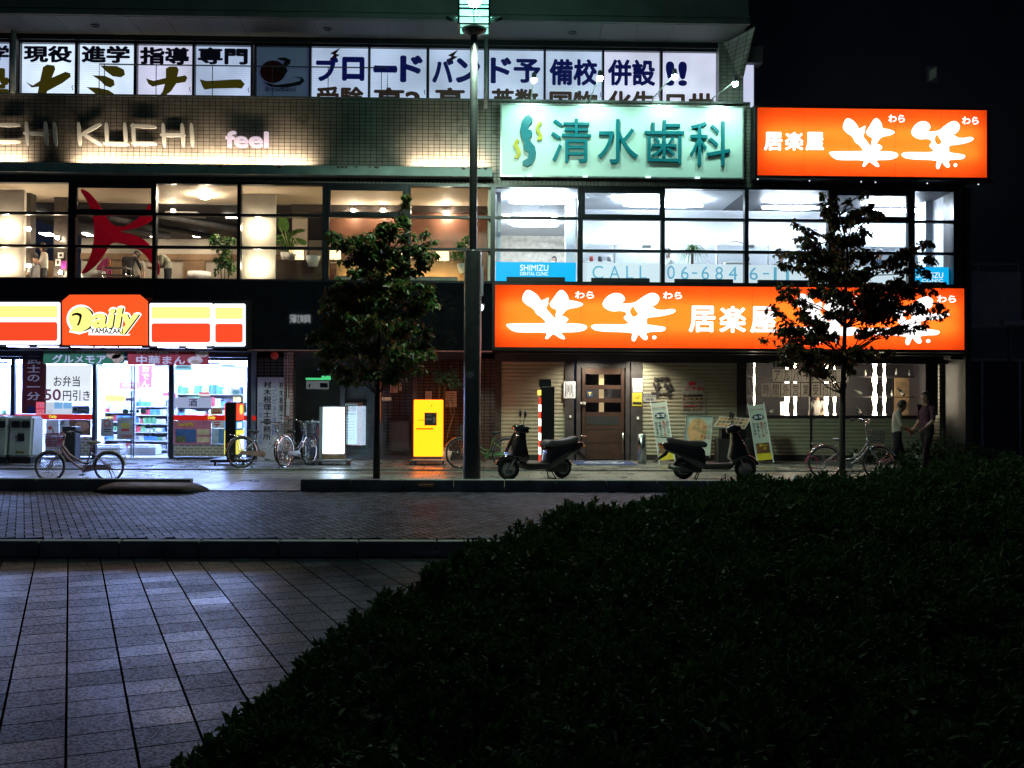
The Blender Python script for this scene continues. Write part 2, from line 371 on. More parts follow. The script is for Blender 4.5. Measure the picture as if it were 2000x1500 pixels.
# ================================================================== the building
XL = -17.0
BLD = E('commercial_building', (0, F, 0), 'dark three storey commercial building with lit window bands and tiled upper wall', 'building')
TILE = tiles('wall_tile', (.16,.14,.122), (.016,.015,.014), .141, .089, .0065, 0, 'xz', 0, bump=.5, rr=(.25,.5), var=.12)
TILED = tiles('dark_tile', (.13,.12,.11), (.015,.015,.015), .1, .22, .006, 0, 'xz', 0, bump=.4, var=.15)
SOF = mat('soffit_panel', (.11,.115,.12), .6, 0, .12, 2); FRAME = mat('window_frame_metal', (.01,.012,.016), .35, .3, .2)
EAVE = mat('eave_concrete', (.14,.135,.135), .7, 0, .2, 1.5)
BLK = mat('black_panel', (.004,.005,.007), .02, 0, .3, 3, spec=.5, rv=.0)
XE = FX(1462, F-1.15, 20); zs = FZ(41, F-1.15); zsf = FZ(90, F)
mb = MB(); mb.box(XL, XE, F-1.15, F+8, zs, 15)
mb.box(XL, XE+.02, F-1.23, F-1.15, zs-.02, zs+.07); mb.box(XL, XE+.02, F-1.2, F-1.15, FZ(26, F-1.2)-.02, FZ(26, F-1.2)+.04)
part('eave', mb, EAVE, BLD)
mb = MB()
for i in range(22):
    x = XE-.02-i*.86
    mb.box(x-.85, x, F-1.1, F+.2, zs-.012, zs-.002)
part('soffit', mb, SOF, BLD)
for px, py in ((186, 54), (1118, 66), (640, 60)):
    p = P(px, py, F-.5); mb = MB().torus((p.x, p.y, zs-.02), .085, .02, 20, 6, 'z'); part('downlight', mb, DARK, BLD)
mb = MB(); mb.box(XL, XE-.25, F+.1, F+.3, FZ(86, F), zs-.01)
part('window_header', mb, FRAME, BLD)
# end column of the top storey with its brace
c0, c1 = FX(1404, F, 140), FX(1452, F, 140); zt = FZ(205, F, 1430)
mb = MB(); mb.box(c0, c1, F, F+.6, 7.3, zs-.004)
mb.add([(c1-.5,F-.02,zs-.05),(c1,F-.02,zs-.05),(c1,F-1.1,zs-.03),(c1,F-.02,zs-.9),(c1-.12,F-.02,zs-.9)], [(0,1,2),(1,3,2),(0,2,4),(2,3,4),(0,4,3,1)])
part('column', mb, tiles('grey_tile', (.22,.22,.2), (.05,.05,.045), .15, .09, .005, 0, 'xz', bump=.3), BLD)
mb = MB().pbox(1452, 90, 1490, 122, F+.5, .5); part('beam_end', mb, EAVE, BLD)
mb = MB().pbox(1453, 123, 1472, 208, F+.7, .06); part('side_window', mb, glow('side_window_light', (.72,.76,1), .8), BLD)
mb = MB().box(c1, FX(1474,F+.8,150), F+.8, F+3, 7, zs); part('side_wall', mb, EAVE, BLD)
# tiled band between second and third floor
zb_top, zb_bot = FZ(193, F, 600), FZ(358, F, 600)
xr = FX(1465, F, 280); xe = FX(1884, F, 365)
z345 = FZ(349, F, 700)
mb = MB(); mb.box(XL, xr, F, F+.22, z345, zb_top); part('tiled_wall', mb, TILE, BLD)
mb = MB(); mb.box(XL, xr-.004, F-.03, F+.24, zb_top, zb_top+.05); part('coping', mb, mat('coping_metal', (.16,.17,.17), .45, .4), BLD)
mb = MB(); mb.box(XL, xe, F+.01, F+.23, FZ(364, F, 900), z345-.002); part('tile_strip', mb, TILED, BLD)
mb = MB(); mb.box(xr+.002, xe, F+.02, F+9, FZ(364, F, 900)+.02, FZ(352, F, 1700)); part('roof_slab', mb, DARK, BLD)
# light trough below the wall letters
tz0, tz1 = FZ(341, F-.35, 600), FZ(324, F-.35, 600); tx1 = FX(962, F-.35, 330)
mb = MB(); mb.box(XL, tx1, F-.36, F-.33, tz0, tz1); mb.box(XL, tx1-.002, F-.33, F, tz0+.002, tz0+.03); mb.box(tx1-.03, tx1-.004, F-.328, F, tz0+.03, tz1-.01)
mb.box(XL, tx1+.004, F-.375, F-.325, tz1, tz1+.014); mb.box(XL, tx1+.004, F-.38, F-.36, tz0-.006, tz0+.014)
TR = E('light_trough', ((XL+tx1)/2, F-.2, tz0), 'long rust stained metal light trough washing the tiled wall with warm light', 'light trough')
part('trough', mb, mat('trough_paint', (.2,.27,.26), .5, 0, .2, 3), TR)
for a, b in ((-90,40),(146,252),(258,366),(372,478),(484,600),(806,948)):
    x0, x1 = FX(a, F-.2, 325), FX(b, F-.2, 325)
    part('tube', MB().tube([(x0,F-.28,tz1-.05),(x1,F-.28,tz1-.05)], .012, 8), glow('warm_tube', (1,.82,.58), 2), TR)
    ld = bpy.data.lights.new('lamp_light', 'AREA'); ld.shape = 'RECTANGLE'; ld.size = x1-x0; ld.size_y = .04; ld.energy = 38*(x1-x0); ld.color = (1,.8,.55); ld.spread = rad(118)
    lo = bpy.data.objects.new('lamp_light', ld); COL.objects.link(lo); lo.parent = TR; lo.location = Vector(((x0+x1)/2, F-.30, tz1-.015))-TR.location
    lo.rotation_euler = Vector((0,.26,.16)).to_track_quat('-Z', 'Y').to_euler()
st = MB()
for px in (545, 660, 668, 676, 695, 722, 735, 905, 935, 948, 410, 430, 290):
    x = FX(px, F-.36, 330); w = random.uniform(.03,.09); hgt = random.uniform(.03,.09)
    st.add([(x-w,F-.362,tz1-.001),(x+w,F-.362,tz1-.001),(x+w*.3,F-.362,tz1-hgt),(x-w*.4,F-.362,tz1-hgt*.7)], [(0,1,2,3)])
part('rust_stain', st, mat('rust', (.06,.035,.02), .8), TR)
# ---- third floor windows
Y3 = F+.26; z3t = FZ(93, Y3, 720); z3b = zb_top-.6
w3 = [(-80,19),(40,147),(153,262),(268,376),(381,490),(500,604),(608,719),(723,833),(838,949),(955,1062),(1066,1176),(1180,1289),(1294,1403)]
def blind(name, col, s):
    m, nt, N, L, b = nodes(name)
    g = N.new('ShaderNodeNewGeometry'); wv = N.new('ShaderNodeTexWave'); wv.bands_direction = 'Z'; wv.inputs['Scale'].default_value = 6.2; wv.inputs['Distortion'].default_value = 0
    L.new(g.outputs['Position'], wv.inputs['Vector']); no = N.new('ShaderNodeTexNoise'); no.inputs['Scale'].default_value = .9; L.new(g.outputs['Position'], no.inputs['Vector'])
    mr = N.new('ShaderNodeMapRange'); mr.inputs[3].default_value = s*.78; mr.inputs[4].default_value = s*1.08; L.new(wv.outputs['Fac'], mr.inputs[0])
    m2 = N.new('ShaderNodeMapRange'); m2.inputs[1].default_value = .3; m2.inputs[2].default_value = .7; m2.inputs[3].default_value = .75; m2.inputs[4].default_value = 1.2; L.new(no.outputs['Fac'], m2.inputs[0])
    mm = N.new('ShaderNodeMath'); mm.operation = 'MULTIPLY'; L.new(mr.outputs[0], mm.inputs[0]); L.new(m2.outputs[0], mm.inputs[1])
    b.inputs['Base Color'].default_value = (.6,.6,.6,1); b.inputs['Emission Color'].default_value = (*col, 1); L.new(mm.outputs[0], b.inputs['Emission Strength']); return m
B_BRIGHT = blind('blind_bright', (.68,.82,1), 1.25); B_MID = blind('blind_lit', (.58,.71,1), .82); B_DIM = blind('blind_dim', (.3,.4,1), .07); B_W = blind('blind_white', (.74,.76,1), .95)
bl3 = [B_MID, B_BRIGHT, B_BRIGHT, B_W, B_MID, B_DIM, B_MID, B_MID, B_MID, B_MID, B_MID, B_W, B_W]
NAVY = mat('navy_vinyl', (.012,.016,.07), .5, 0, .1); NAVYB = glow('navy_film', (.03,.05,.8), .06, .003); DNAVY = glow('dark_navy_film', (.12,.1,.3), .012, .003); OLIVE = glow('olive_film', (.9,.75,.06), .035, .002); BROWNV = glow('brown_film', (.9,.5,.35), .02, .002); REDD = mat('dark_red_vinyl', (.1,.004,.008), .5)
win3 = []
for i, (a, b) in enumerate(w3):
    cy_ = 140; X0, X1 = FX(a, Y3, cy_), FX(b, Y3, cy_); g = .03
    mb = MB(); mb.box(X0-g, X0, Y3-.04, Y3+.06, z3b, z3t+.05); mb.box(X1, X1+g-.003, Y3-.04, Y3+.06, z3b, z3t+.05); mb.box(X0+.001, X1-.001, Y3-.04, Y3+.06, z3t, z3t+.049); mb.box(X0+.001, X1-.001, Y3-.04, Y3+.06, z3b, z3b+.05)
    w = part('window', mb, FRAME, BLD)
    part('pane', MB().box(X0+.002, X1-.002, Y3, Y3+.008, z3b+.05, z3t-.001), GLS, w)
    part('blind', MB().box(X0+.004, X1-.004, Y3+.075, Y3+.085, z3b+.05, z3t), bl3[i], w)
    win3.append(w)
    if i in (1, 3, 4, 7, 8, 10, 11):
        X = X1-.03; zc = FZ(176, Y3-.05, 600); part('window_handle', MB().tube([(X,Y3-.05,zc+.04),(X-.02,Y3-.07,zc),(X,Y3-.06,zc-.08)], .009, 5), DARK, w)
def let3(i, items, m, bold=.02):
    mb = MB()
    for t, r in items: text(mb, t, *r, Y3-.002, .003, bold)
    part('lettering', mb, m, win3[i])
let3(0, [('学', (-22,88,18,121))], DNAVY, .05); let3(0, [('塾', (-58,124,18,182))], OLIVE, .05)
for i, t, r in ((1,'現役',(46,89,141,122)),(2,'進学',(159,89,254,123)),(3,'指導',(273,92,370,126)),(4,'専門',(386,93,484,126))): let3(i, [(t, r)], DNAVY, .055)
kata = {1: [[(50,160),(64,167),(78,158),(84,131),(92,126),(106,128),(108,135),(101,152),(128,140),(137,143),(138,150),(122,162),(92,178),(86,200),(70,200),(76,169),(62,171)]],
        2: [[(196,128),(228,129),(242,136),(244,146),(236,151),(220,149),(208,140)],[(180,147),(205,148),(222,156),(224,166),(216,171),(206,168),(195,157)],[(169,170),(190,171),(212,176),(224,184),(228,200),(196,200),(190,186)]],
        3: [[(285,153),(300,158),(324,152),(324,134),(331,130),(345,130),(349,136),(346,150),(362,147),(366,152),(362,160),(344,163),(334,178),(318,190),(302,200),(318,178),(322,164),(298,169),(290,164)]],
        4: [[(390,155),(404,158),(462,155),(470,155),(478,164),(472,173),(462,172),(412,173),(400,175),(396,170)]]}
for i, pl in kata.items():
    mb = MB()
    for p in pl: mb.ppoly(p, Y3-.006, .004)
    part('lettering', mb, OLIVE, win3[i])
for i, t in ((6,[('ブ',(617,110,661,159)),('ロ',(668,111,712,158))]),(7,[('ー',(729,128,776,142)),('ド',(781,108,826,161))]),(8,[('バ',(844,112,886,162)),('ン',(890,113,938,162))]),(9,[('ド',(958,112,999,163)),('予',(1003,115,1056,162))]),
             (10,[('備校',(1073,115,1167,167))]),(11,[('併設',(1187,116,1280,168))]),(12,[('!!',(1300,120,1342,168))])): let3(i, t, NAVYB, .06 if i in (6,7,8) else .045)
for i, t in ((6,[('受験',(618,169,710,214))]),(7,[('高2',(730,171,823,216))]),(8,[('高1',(850,171,930,216))]),(9,[('英数',(959,173,1052,219))]),(10,[('国物',(1073,177,1167,222))]),(11,[('化生',(1187,177,1279,224))]),(12,[('日世',(1301,181,1394,228))])): let3(i, t, BROWNV, .045)
for i, ox, oy in ((6,0,0),(8,230,4)):
    part('emblem', MB().ppoly([(665,93),(645,104),(652,107),(642,120),(664,107),(656,105)], Y3-.012, .003) if not ox else MB().ppoly([(x+ox,y+oy) for x, y in [(665,93),(645,104),(652,107),(642,120),(664,107),(656,105)]], Y3-.012, .003), REDD, win3[i])
mb = MB(); mb.ppoly([(533+25*math.cos(q),140+22*math.sin(q)) for q in np.linspace(0,6.1,24)], Y3-.006, .003); part('emblem', mb, REDD, win3[5])
mb = MB(); mb.ppoly([(541,113),(556,112),(568,117),(566,125),(558,130),(562,138),(557,146),(548,150),(553,140),(548,131),(553,126),(556,119),(546,117)], Y3-.012, .003)
mb.ppoly([(512,160),(540,166),(570,162),(586,158),(588,153),(572,149),(590,151),(595,158),(586,166),(560,171),(530,170)], Y3-.012, .003); text(mb, 'Broadband', 519, 170, 577, 178, Y3-.012, .003, .01); part('lettering', mb, INK, win3[5])
# pipe and hand rail in front of the third floor windows
for px, r in ((24, .06), (949, .05)):
    x = FX(px, F-.1, 130); solo('drain_pipe', MB().tube([(x,F-.05,zb_top-.2 if px > 100 else zb_top+.04),(x,F-.05,zs-.01)], r, 12), mat('pipe_grey', (.3,.33,.33), .5), 'grey vertical pipe before the upper windows '+('near the lamp post' if px > 100 else 'beside the first lettered pane'), 'pipe')
mb = MB(); rz = FZ(129, F+.1, 480); a, b = FX(194, F+.1, 130), FX(757, F+.1, 130)
mb.tube([(a,F+.1,zb_top),(a,F+.1,rz),(b,F+.1,rz),(b,F+.1,zb_top)], .016, 7)
for px in (204, 305, 415, 532, 641, 745): x = FX(px, F+.1, 150); mb.tube([(x,F+.1,zb_top),(x,F+.1,rz)], .01, 6)
solo('hand_rail', mb, mat('rail_steel', (.12,.14,.15), .4, .5), 'thin steel hand rail on the ledge before the upper windows', 'railing')
# ---- second floor windows
bays2 = [(-60,135),(149,300),(306,465),(471,630),(643,790),(802,958),(967,1128),(1138,1290),(1298,1453),(1461,1616),(1630,1772),(1785,1860)]
ZZ = [FZ(y, F, 930) for y in (366, 422.5, 427.5, 485.5, 490.5, 549)]
for i, (a, b) in enumerate(bays2):
    X0, X1 = FX(a, F, 460), FX(b, F, 460)
    l = X0-.085 if i else X0; r = X1+(FX(bays2[i+1][0], F, 460)-X1)-.088 if i < 11 else X1+.26
    mb = MB(); mb.box(l, X0, F-.07, F+.1, ZZ[5]-.06, ZZ[0]+.06); mb.box(X1, max(r, X1+.01), F-.07, F+.1, ZZ[5]-.06, ZZ[0]+.06)
    mb.box(X0+.001, X1-.001, F-.07, F+.1, ZZ[0], ZZ[0]+.058); mb.box(X0+.001, X1-.001, F-.07, F+.1, ZZ[5]-.058, ZZ[5])
    for k in (1, 3): mb.box(X0+.001, X1-.001, F-.06, F+.09, ZZ[k+1], ZZ[k])
    w = part('window', mb, FRAME, BLD)
    for k in (0, 2, 4): part('pane', MB().box(X0+.002, X1-.002, F+.02, F+.028, ZZ[k+1]+.001, ZZ[k]-.001), GLS, w)
    if i in (1, 4, 7, 10):
        t = .085; mb = MB(); z0, z1 = ZZ[1]-.045, ZZ[0]-.005
        mb.box(X0-.04, X0+t*.55, F-.1, F-.071, z0, z1); mb.box(X1-t*.5, X1+.04, F-.1, F-.071, z0, z1); mb.box(X0+t*.55+.001, X1-t*.5-.001, F-.1, F-.071, z1-.12, z1); mb.box(X0+t*.55+.001, X1-t*.5-.001, F-.1, F-.071, z0, z0+.11)
        part('casement', mb, FRAME, w)
# black spandrels
zsp = ZZ[5]-.06; zlow = FZ(687, F, 800); xs1 = FX(963, F, 600)
mb = MB()
xx = [XL]+[FX(p, F, 600) for p in (150, 305, 468, 636, 797, 963)]
for i in range(6): mb.box(xx[i]+.008, xx[i+1]-.008, F-.06, F-.03, zlow, zsp-.004)
part('spandrel_panel', mb, BLK, BLD)
mb = MB().box(XL, xe, F-.03, F+.2, zlow-.02, zsp-.002); part('spandrel_wall', mb, DARK, BLD)
part('canopy_edge', MB().box(FX(485,F,680), xs1, F-.09, F-.061, zlow, zlow+.03), mat('copper_trim', (.3,.12,.12), .4, .3), BLD)
part('canopy_soffit', MB().box(XL, xe, F+.2, G+.1, zlow+.03, zlow+.1), mat('canopy_grey', (.12,.12,.125), .6), BLD)
p = P(870, 690.5, F+.5)
for dx in (0, .12): part('downlight', MB().lathe([(0,zlow+.022),(.05,zlow+.022),(.05,zlow+.03)], (p.x+dx, F+.5+dx*.6, 0), 12), glow('weak_downlight', (.8,.85,1), 2), BLD)
# ground floor back walls per shop
STOREX0, STOREX1 = XL, FX(497, G, 790); MIDX1 = FX(952, G, 790); IZX1 = FX(1830, G, 790)
zgl = FZ(697, G, 300)
part('shop_header', MB().box(XL, xe, G-.05, G+.2, FZ(709, G, 1300), zlow+.03) if False else MB().box(FX(966,G,700), xe, G-.02, G+.2, FZ(708, G, 1300), zlow+.029), mat('header_dark', (.035,.03,.04), .7), BLD)
part('shop_header', MB().box(XL, FX(966,G,700)-.004, G-.02, G+.2, zgl, zlow+.029), mat('header_dark', (.035,.03,.04), .7), BLD)
part('side_wall', MB().box(xe, xe+.15, F-.02, F+9, 0, zb_bot+.05), DARK, BLD)
part('end_column', MB().box(FX(1860,F,460), xe-.002, F+.101, F+.5, 2.6, ZZ[0]), DARK, BLD)
# ================================================================== signs on the building
# wall letters "CHI KUCHI": lens-shaped strokes standing off the tiles
def stroke(mb, x0, y0, x1, y1, w=7.5, Y=F-.11, d=.04):
    ax, ay = x0, y0; L = math.hypot(x1-x0, y1-y0); ux, uy = (x1-x0)/L, (y1-y0)/L; pts = []
    prof = [(0,.25),(.03,.6),(.2,.95),(.5,1),(.8,.95),(.97,.6),(1,.25)]
    for t, h in prof: pts.append((x0+ux*L*t-uy*w*h/2, y0+uy*L*t+ux*w*h/2))
    for t, h in prof[::-1]: pts.append((x0+ux*L*t+uy*w*h/2, y0+uy*L*t-ux*w*h/2))
    mb.ppoly(pts, Y, d)
WL = E('wall_lettering_sign', (FX(200,F,290), F-.16, FZ(288,F)), 'row of lens shaped grey metal strokes forming capital letters on the tiled wall', 'sign')
LMET = mat('letter_metal', (.8,.77,.74), .6, 0, .05)
letters = {'C': [(-8,244,39,244),(-8,277,39,277),(-6,240,-6,281)], 'H': [(51,237,54,284),(88,237,91,284),(45,260,95,262)], 'I': [(105,238,109,285)],
 'K': [(153,238,156,285),(157,264,197,241),(162,262,198,284)], 'U': [(207,239,209,284),(243,239,246,284),(201,280,252,282)], 'C2': [(259,240,262,285),(254,245,305,248),(256,280,306,281)], 'H2': [(318,240,321,287),(355,240,358,287),(312,263,362,264)], 'I2': [(373,240,376,287)]}
for i, (k, ss) in enumerate(letters.items()):
    mb = MB()
    for j, q in enumerate(ss): stroke(mb, *q, Y=F-.11+.004*j)
    part('letter', mb, LMET, WL)
mb = MB()
for px in (54, 107, 155, 208, 245, 260, 319, 357, 375): X0 = FX(px, F, 260); mb.tube([(X0, F-.08, FZ(262, F)), (X0, F, FZ(262, F))], .012, 6)
part('bracket', mb, STEEL, WL)
mb = MB(); text(mb, 'feel', 441, 257, 525, 289, F-.08, .06, .035)
FE = E('wall_lettering_sign', (FX(483,F,290), F-.1, FZ(290,F)), 'short bold pale lower case word standing on the tiled wall', 'sign'); part('letter', mb, glow('letter_glow', (.8,.68,.85), .5, .04), FE)  # lit look of the letter faces put in as an even glow
# white dental sign with four arm lamps
dx0, dx1, dz0, dz1 = RC(980, 208, 1450, 345, F-.2)
DS = E('wall_sign', ((dx0+dx1)/2, F-.1, dz0), 'wide white dental sign with teal characters lit by arm lamps', 'sign')
part('panel', MB().box(dx0, dx1, F-.2, F-.002, dz0, dz1), mat('sign_white', (.68,.78,.74), .45, 0, .04, 1), DS)
mb = MB(); t = .035; mb.box(dx0-t, dx0-.001, F-.225, F-.003, dz0-t, dz1+t); mb.box(dx1+.001, dx1+t, F-.225, F-.003, dz0-t, dz1+t); mb.box(dx0, dx1, F-.225, F-.003, dz1+.001, dz1+t); mb.box(dx0, dx1, F-.225, F-.003, dz0-t, dz0-.001)
part('frame', mb, mat('frame_alu', (.4,.42,.42), .35, .8), DS)
TEAL = mat('teal_letter', (.004,.17,.22), .35, 0, .06); YLET = mat('yellow_letter', (.6,.45,.03), .4)
for ch, r in (('清',(1076,233,1154,318)),('水',(1167,234,1246,320)),('歯',(1259,236,1335,321)),('科',(1347,238,1425,325))):
    mb = MB(); text(mb, ch, *r, F-.2, .07, .0); part('letter', mb, TEAL, DS)
e = lambda pts: [(1000+x/4, y/4) for x, y in pts]
mb = MB(); mb.ppoly(e([(130,895),(160,925),(160,950),(135,975),(125,1010),(150,1015),(160,1040),(150,1065),(130,1080),(150,1110),(180,1145),(187,1190),(175,1245),(150,1285),(110,1300),(85,1285),(82,1265),(95,1250),(125,1235),(128,1190),(95,1170),(88,1140),(100,1120),(75,1070),(65,1010),(75,950),(100,910)]), F-.27, .07); part('emblem', mb, TEAL, DS)
mb = MB(); mb.ppoly(e([(185,1000),(200,965),(220,948),(233,955),(228,970),(215,985),(210,1010),(225,1035),(238,1060),(235,1085),(215,1097),(197,1092),(197,1078),(208,1070),(205,1050),(190,1030)]), F-.25, .05)
mb.ppoly(e([(12,1125),(30,1090),(50,1087),(60,1100),(48,1115),(45,1135),(60,1160),(70,1190),(65,1215),(45,1235),(22,1235),(18,1220),(40,1205),(40,1180),(22,1155)]), F-.25, .05); part('emblem', mb, YLET, DS)
for i, (bx, lx, ly) in enumerate(((1037, 1043, 154), (1152, 1172, 150), (1274, 1318, 147), (1390, 1436, 161))):
    b = P(bx, 202, F-.1); h = P(lx, ly, F-1.15)
    LP = E('arm_lamp', b, ('first','second','third','fourth')[i]+' arm lamp from the lamp post on the top edge of the white dental sign', 'lamp', 'arm lamps over the dental sign')
    part('arm', MB().tube([b, b+Vector((0,-.1,.1)), h+Vector((0,.06,.05))], .016, 7), mat('arm_paint', (.5,.55,.52), .4, .3), LP)
    part('lamp_head', MB().lathe([(.02,.16),(.05,.13),(.06,.05),(.075,0),(.065,.0),(.05,.06)], h, 14), mat('lamp_shell', (.3,.32,.32), .4, .6), LP)
    part('bulb', MB().ell(h+Vector((0,0,-.03)), .07, .07, .07), glow('floodlight_bulb', (.66,1,.84), 120), LP)
    ld = bpy.data.lights.new('lamp_light', 'SPOT'); ld.energy = 130; ld.color = (.5,1,.8); ld.spot_size = rad(125); ld.spot_blend = .7; ld.shadow_soft_size = .08
    lo = bpy.data.objects.new('lamp_light', ld); COL.objects.link(lo); lo.parent = LP; lo.location = h-b+Vector((0,0,-.12))
    tgt = Vector((h.x, F-.2, dz0+.55)); lo.rotation_euler = (tgt-h).to_track_quat('-Z', 'Y').to_euler()
    mb = MB(); q = P((1035,1143,1266,1362)[i], 343+i*1.3, F-.24); mb.box(q.x-.06, q.x+.06, F-.28, F-.23, q.z-.025, q.z+.01)
    part('clip', mb, glow('sign_clip', (.7,1,.9), 1.4), DS)
# orange lightboxes
def orange_mats():
    m, nt, N, L, b = nodes('orange_acrylic'); N.remove(b)
    t = N.new('ShaderNodeBsdfTranslucent'); t.inputs[0].default_value = (1,.155,.016,1)
    em = N.new('ShaderNodeEmission'); em.inputs[0].default_value = (1,.055,.004,1); em.inputs[1].default_value = .46
    ad = N.new('ShaderNodeAddShader'); L.new(t.outputs[0], ad.inputs[0]); L.new(em.outputs[0], ad.inputs[1]); L.new(ad.outputs[0], N['Material Output'].inputs[0]); return m
ORA = orange_mats(); SIGNW = glow('sign_white_light', (1,.96,.97), 1.6); BOXB = mat('sign_box_black', (.008,.006,.007), .4, 0, .3)
L1 = [[(300,960),(330,945),(385,975),(415,1010),(425,1035),(470,1015),(490,1005),(480,1045),(485,1060),(460,1090),(500,1130),(530,1170),(560,1160),(600,1150),(640,1170),(640,1190),(600,1210),(700,1210),(775,1220),(790,1242),(770,1265),(700,1280),(570,1280),(610,1310),(615,1340),(570,1325),(525,1290),(500,1310),(480,1335),(455,1330),(470,1300),(475,1280),(250,1282),(200,1270),(150,1225),(165,1210),(440,1210),(470,1205),(430,1160),(390,1140),(370,1095),(320,1070),(285,1040),(278,1010)],
      [(590,945),(620,970),(640,1000),(640,1030),(700,1035),(770,1060),(720,1085),(650,1095),(620,1110),(590,1150),(560,1175),(535,1150),(555,1105),(510,1090),(490,1060),(510,1030),(540,990),(560,960)]]
L2 = [[(905,1060),(920,1025),(960,985),(1010,970),(1060,980),(1085,1015),(1080,1035),(1050,1055),(1110,1055),(1165,1045),(1210,1010),(1270,975),(1310,970),(1345,990),(1355,1025),(1330,1065),(1275,1085),(1310,1085),(1335,1105),(1400,1105),(1445,1095),(1480,1105),(1475,1125),(1420,1145),(1330,1160),(1250,1165),(1255,1200),(1250,1220),(1390,1235),(1405,1250),(1385,1275),(1300,1275),(1240,1285),(1265,1320),(1250,1345),(1215,1330),(1190,1290),(1175,1320),(1160,1355),(1135,1345),(1135,1310),(1150,1280),(870,1275),(815,1245),(820,1225),(860,1215),(1130,1220),(1080,1180),(1070,1160),(1105,1135),(1060,1110),(980,1120),(920,1090)],
      [(1312+17*math.cos(q),1320+15*math.sin(q)) for q in np.linspace(0,6,12)]]
HOLE = [(1117,1110),(1150,1072),(1163,1105),(1192,1140),(1150,1163),(1132,1145)]
def smooth(pl, k=2):
    for _ in range(k):
        o = []
        for i in range(len(pl)):
            a, b = pl[i], pl[(i+1) % len(pl)]; o += [(a[0]*.75+b[0]*.25, a[1]*.75+b[1]*.25), (a[0]*.25+b[0]*.75, a[1]*.25+b[1]*.75)]
        pl = o
    return pl
def logo(root, fn, Y, m, d=.012, second=True):
    for k, l in enumerate((L1, L2)[:2 if second else 1]):
        mb = MB()
        for j, p in enumerate(l): mb.ppoly([fn(*q) for q in smooth(p)], Y-d-.003*j, d, [[fn(*q) for q in smooth(HOLE, 1)]] if (k == 1 and j == 0) else ())
        part('character', mb, m, root)
def lightbox(x0, y0, x1, y1, Y, dp, label, seams):
    X0, X1, Z0, Z1 = RC(x0, y0, x1, y1, Y); t = .07
    r = E('sign_box', ((X0+X1)/2, Y+dp/2, Z0-t), label, 'sign', 'orange lightbox signs')
    mb = MB(); mb.box(X0-t, X0-.001, Y-.03, Y+dp, Z0-t, Z1+t); mb.box(X1+.001, X1+t, Y-.03, Y+dp, Z0-t, Z1+t); mb.box(X0, X1, Y-.03, Y+dp, Z1+.001, Z1+t); mb.box(X0, X1, Y-.03, Y+dp, Z0-t, Z0-.001)
    mb.box(X0, X1, Y+dp-.02, Y+dp-.001, Z0, Z1)
    part('box', mb, BOXB, r)
    part('backing', MB().box(X0+.01, X1-.01, Y+dp-.03, Y+dp-.021, Z0+.01, Z1-.01), WHITE, r)
    part('face', MB().add([(X0,Y,Z0),(X1,Y,Z0),(X1,Y,Z1),(X0,Y,Z1),(X0,Y+.01,Z0),(X1,Y+.01,Z0),(X1,Y+.01,Z1),(X0,Y+.01,Z1)], [(0,1,2,3),(0,4,5,1),(3,2,6,7),(0,3,7,4),(1,5,6,2)]), ORA, r)
    nt = 2; tb = MB()
    for k in range(nt):
        z = Z0+(Z1-Z0)*(.36+.28*k); tb.tube([(X0+.15,Y+.2,z),(X1-.15,Y+.2,z)], .022, 6)
    part('tube', tb, glow('box_tube', (1,.95,.82), 13.5), r)
    sm = MB()
    for k in range(1, seams): x = X0+(X1-X0)*k/seams; sm.box(x-.003, x+.003, Y-.002, Y-.0005, Z0, Z1)
    part('seam', sm, mat('seam_brown', (.25,.03,.005), .6), r)
    return r
YS = F-.55
r1 = lightbox(967, 560, 1883, 680.5, YS, .4, 'long orange lightbox sign with white characters above the wooden door', 11)
lo1 = lambda ox, oy: (lambda x, y: (950+x/4+ox, 330+y/4+oy))
logo(r1, lo1(0, -1), YS, SIGNW); logo(r1, lo1(535, 6), YS, SIGNW)
mb = MB()
for x, y in ((1123,569),(1295,570),(1658,575),(1830,577)): text(mb, 'わら', x, y, x+37, y+14, YS, .008, .035)
for ch, x in (('居',1345),('楽',1405),('屋',1465)): text(mb, ch, x, 597+(x-1345)*.012, x+52, 649+(x-1345)*.012, YS, .012, .035)
part('lettering', mb, SIGNW, r1)
YS2 = F-.5
r2 = lightbox(1479, 213, 1927, 345, YS2, .4, 'orange lightbox sign standing on the roof edge with white characters', 5)
up = lambda x, y: ((950+x/4)*.852+777.4, (330+y/4)*.99-331)
logo(r2, up, YS2, SIGNW)
mb = MB()
for x, y in ((1735,224),(1879,228)): text(mb, 'わら', x, y, x+32, y+15, YS2, .008, .035)
for ch, x in (('居',1492),('楽',1533),('屋',1573)): text(mb, ch, x, 258, x+36, 294, YS2, .012, .04)
part('lettering', mb, SIGNW, r2)
mb = MB()
for px, py in ((1480,350),(1581,353),(1682,355),(1710,356),(1811,358),(1911,360)): q = P(px, py, YS2-.04); mb.ell(q, .02, .015, .02, 8, 6)
part('bolt', mb, glow('bolt_glint', (.8,.9,1), 1), r2)  # glints on the bolt heads put in as emission
mb = MB(); 
for px in (1500, 1700, 1900): x = FX(px, F, 350); mb.box(x-.04, x+.04, YS2+.401, F+1.6, FZ(352,F,1700)+.0, FZ(352,F,1700)+.1)
mb.box(FX(1476,F,352), FX(1930,F,352), YS2+.05, F+.018, FZ(358,F,1700), FZ(351,F,1700)-.09); part('bracket', mb, BOXB, r2)
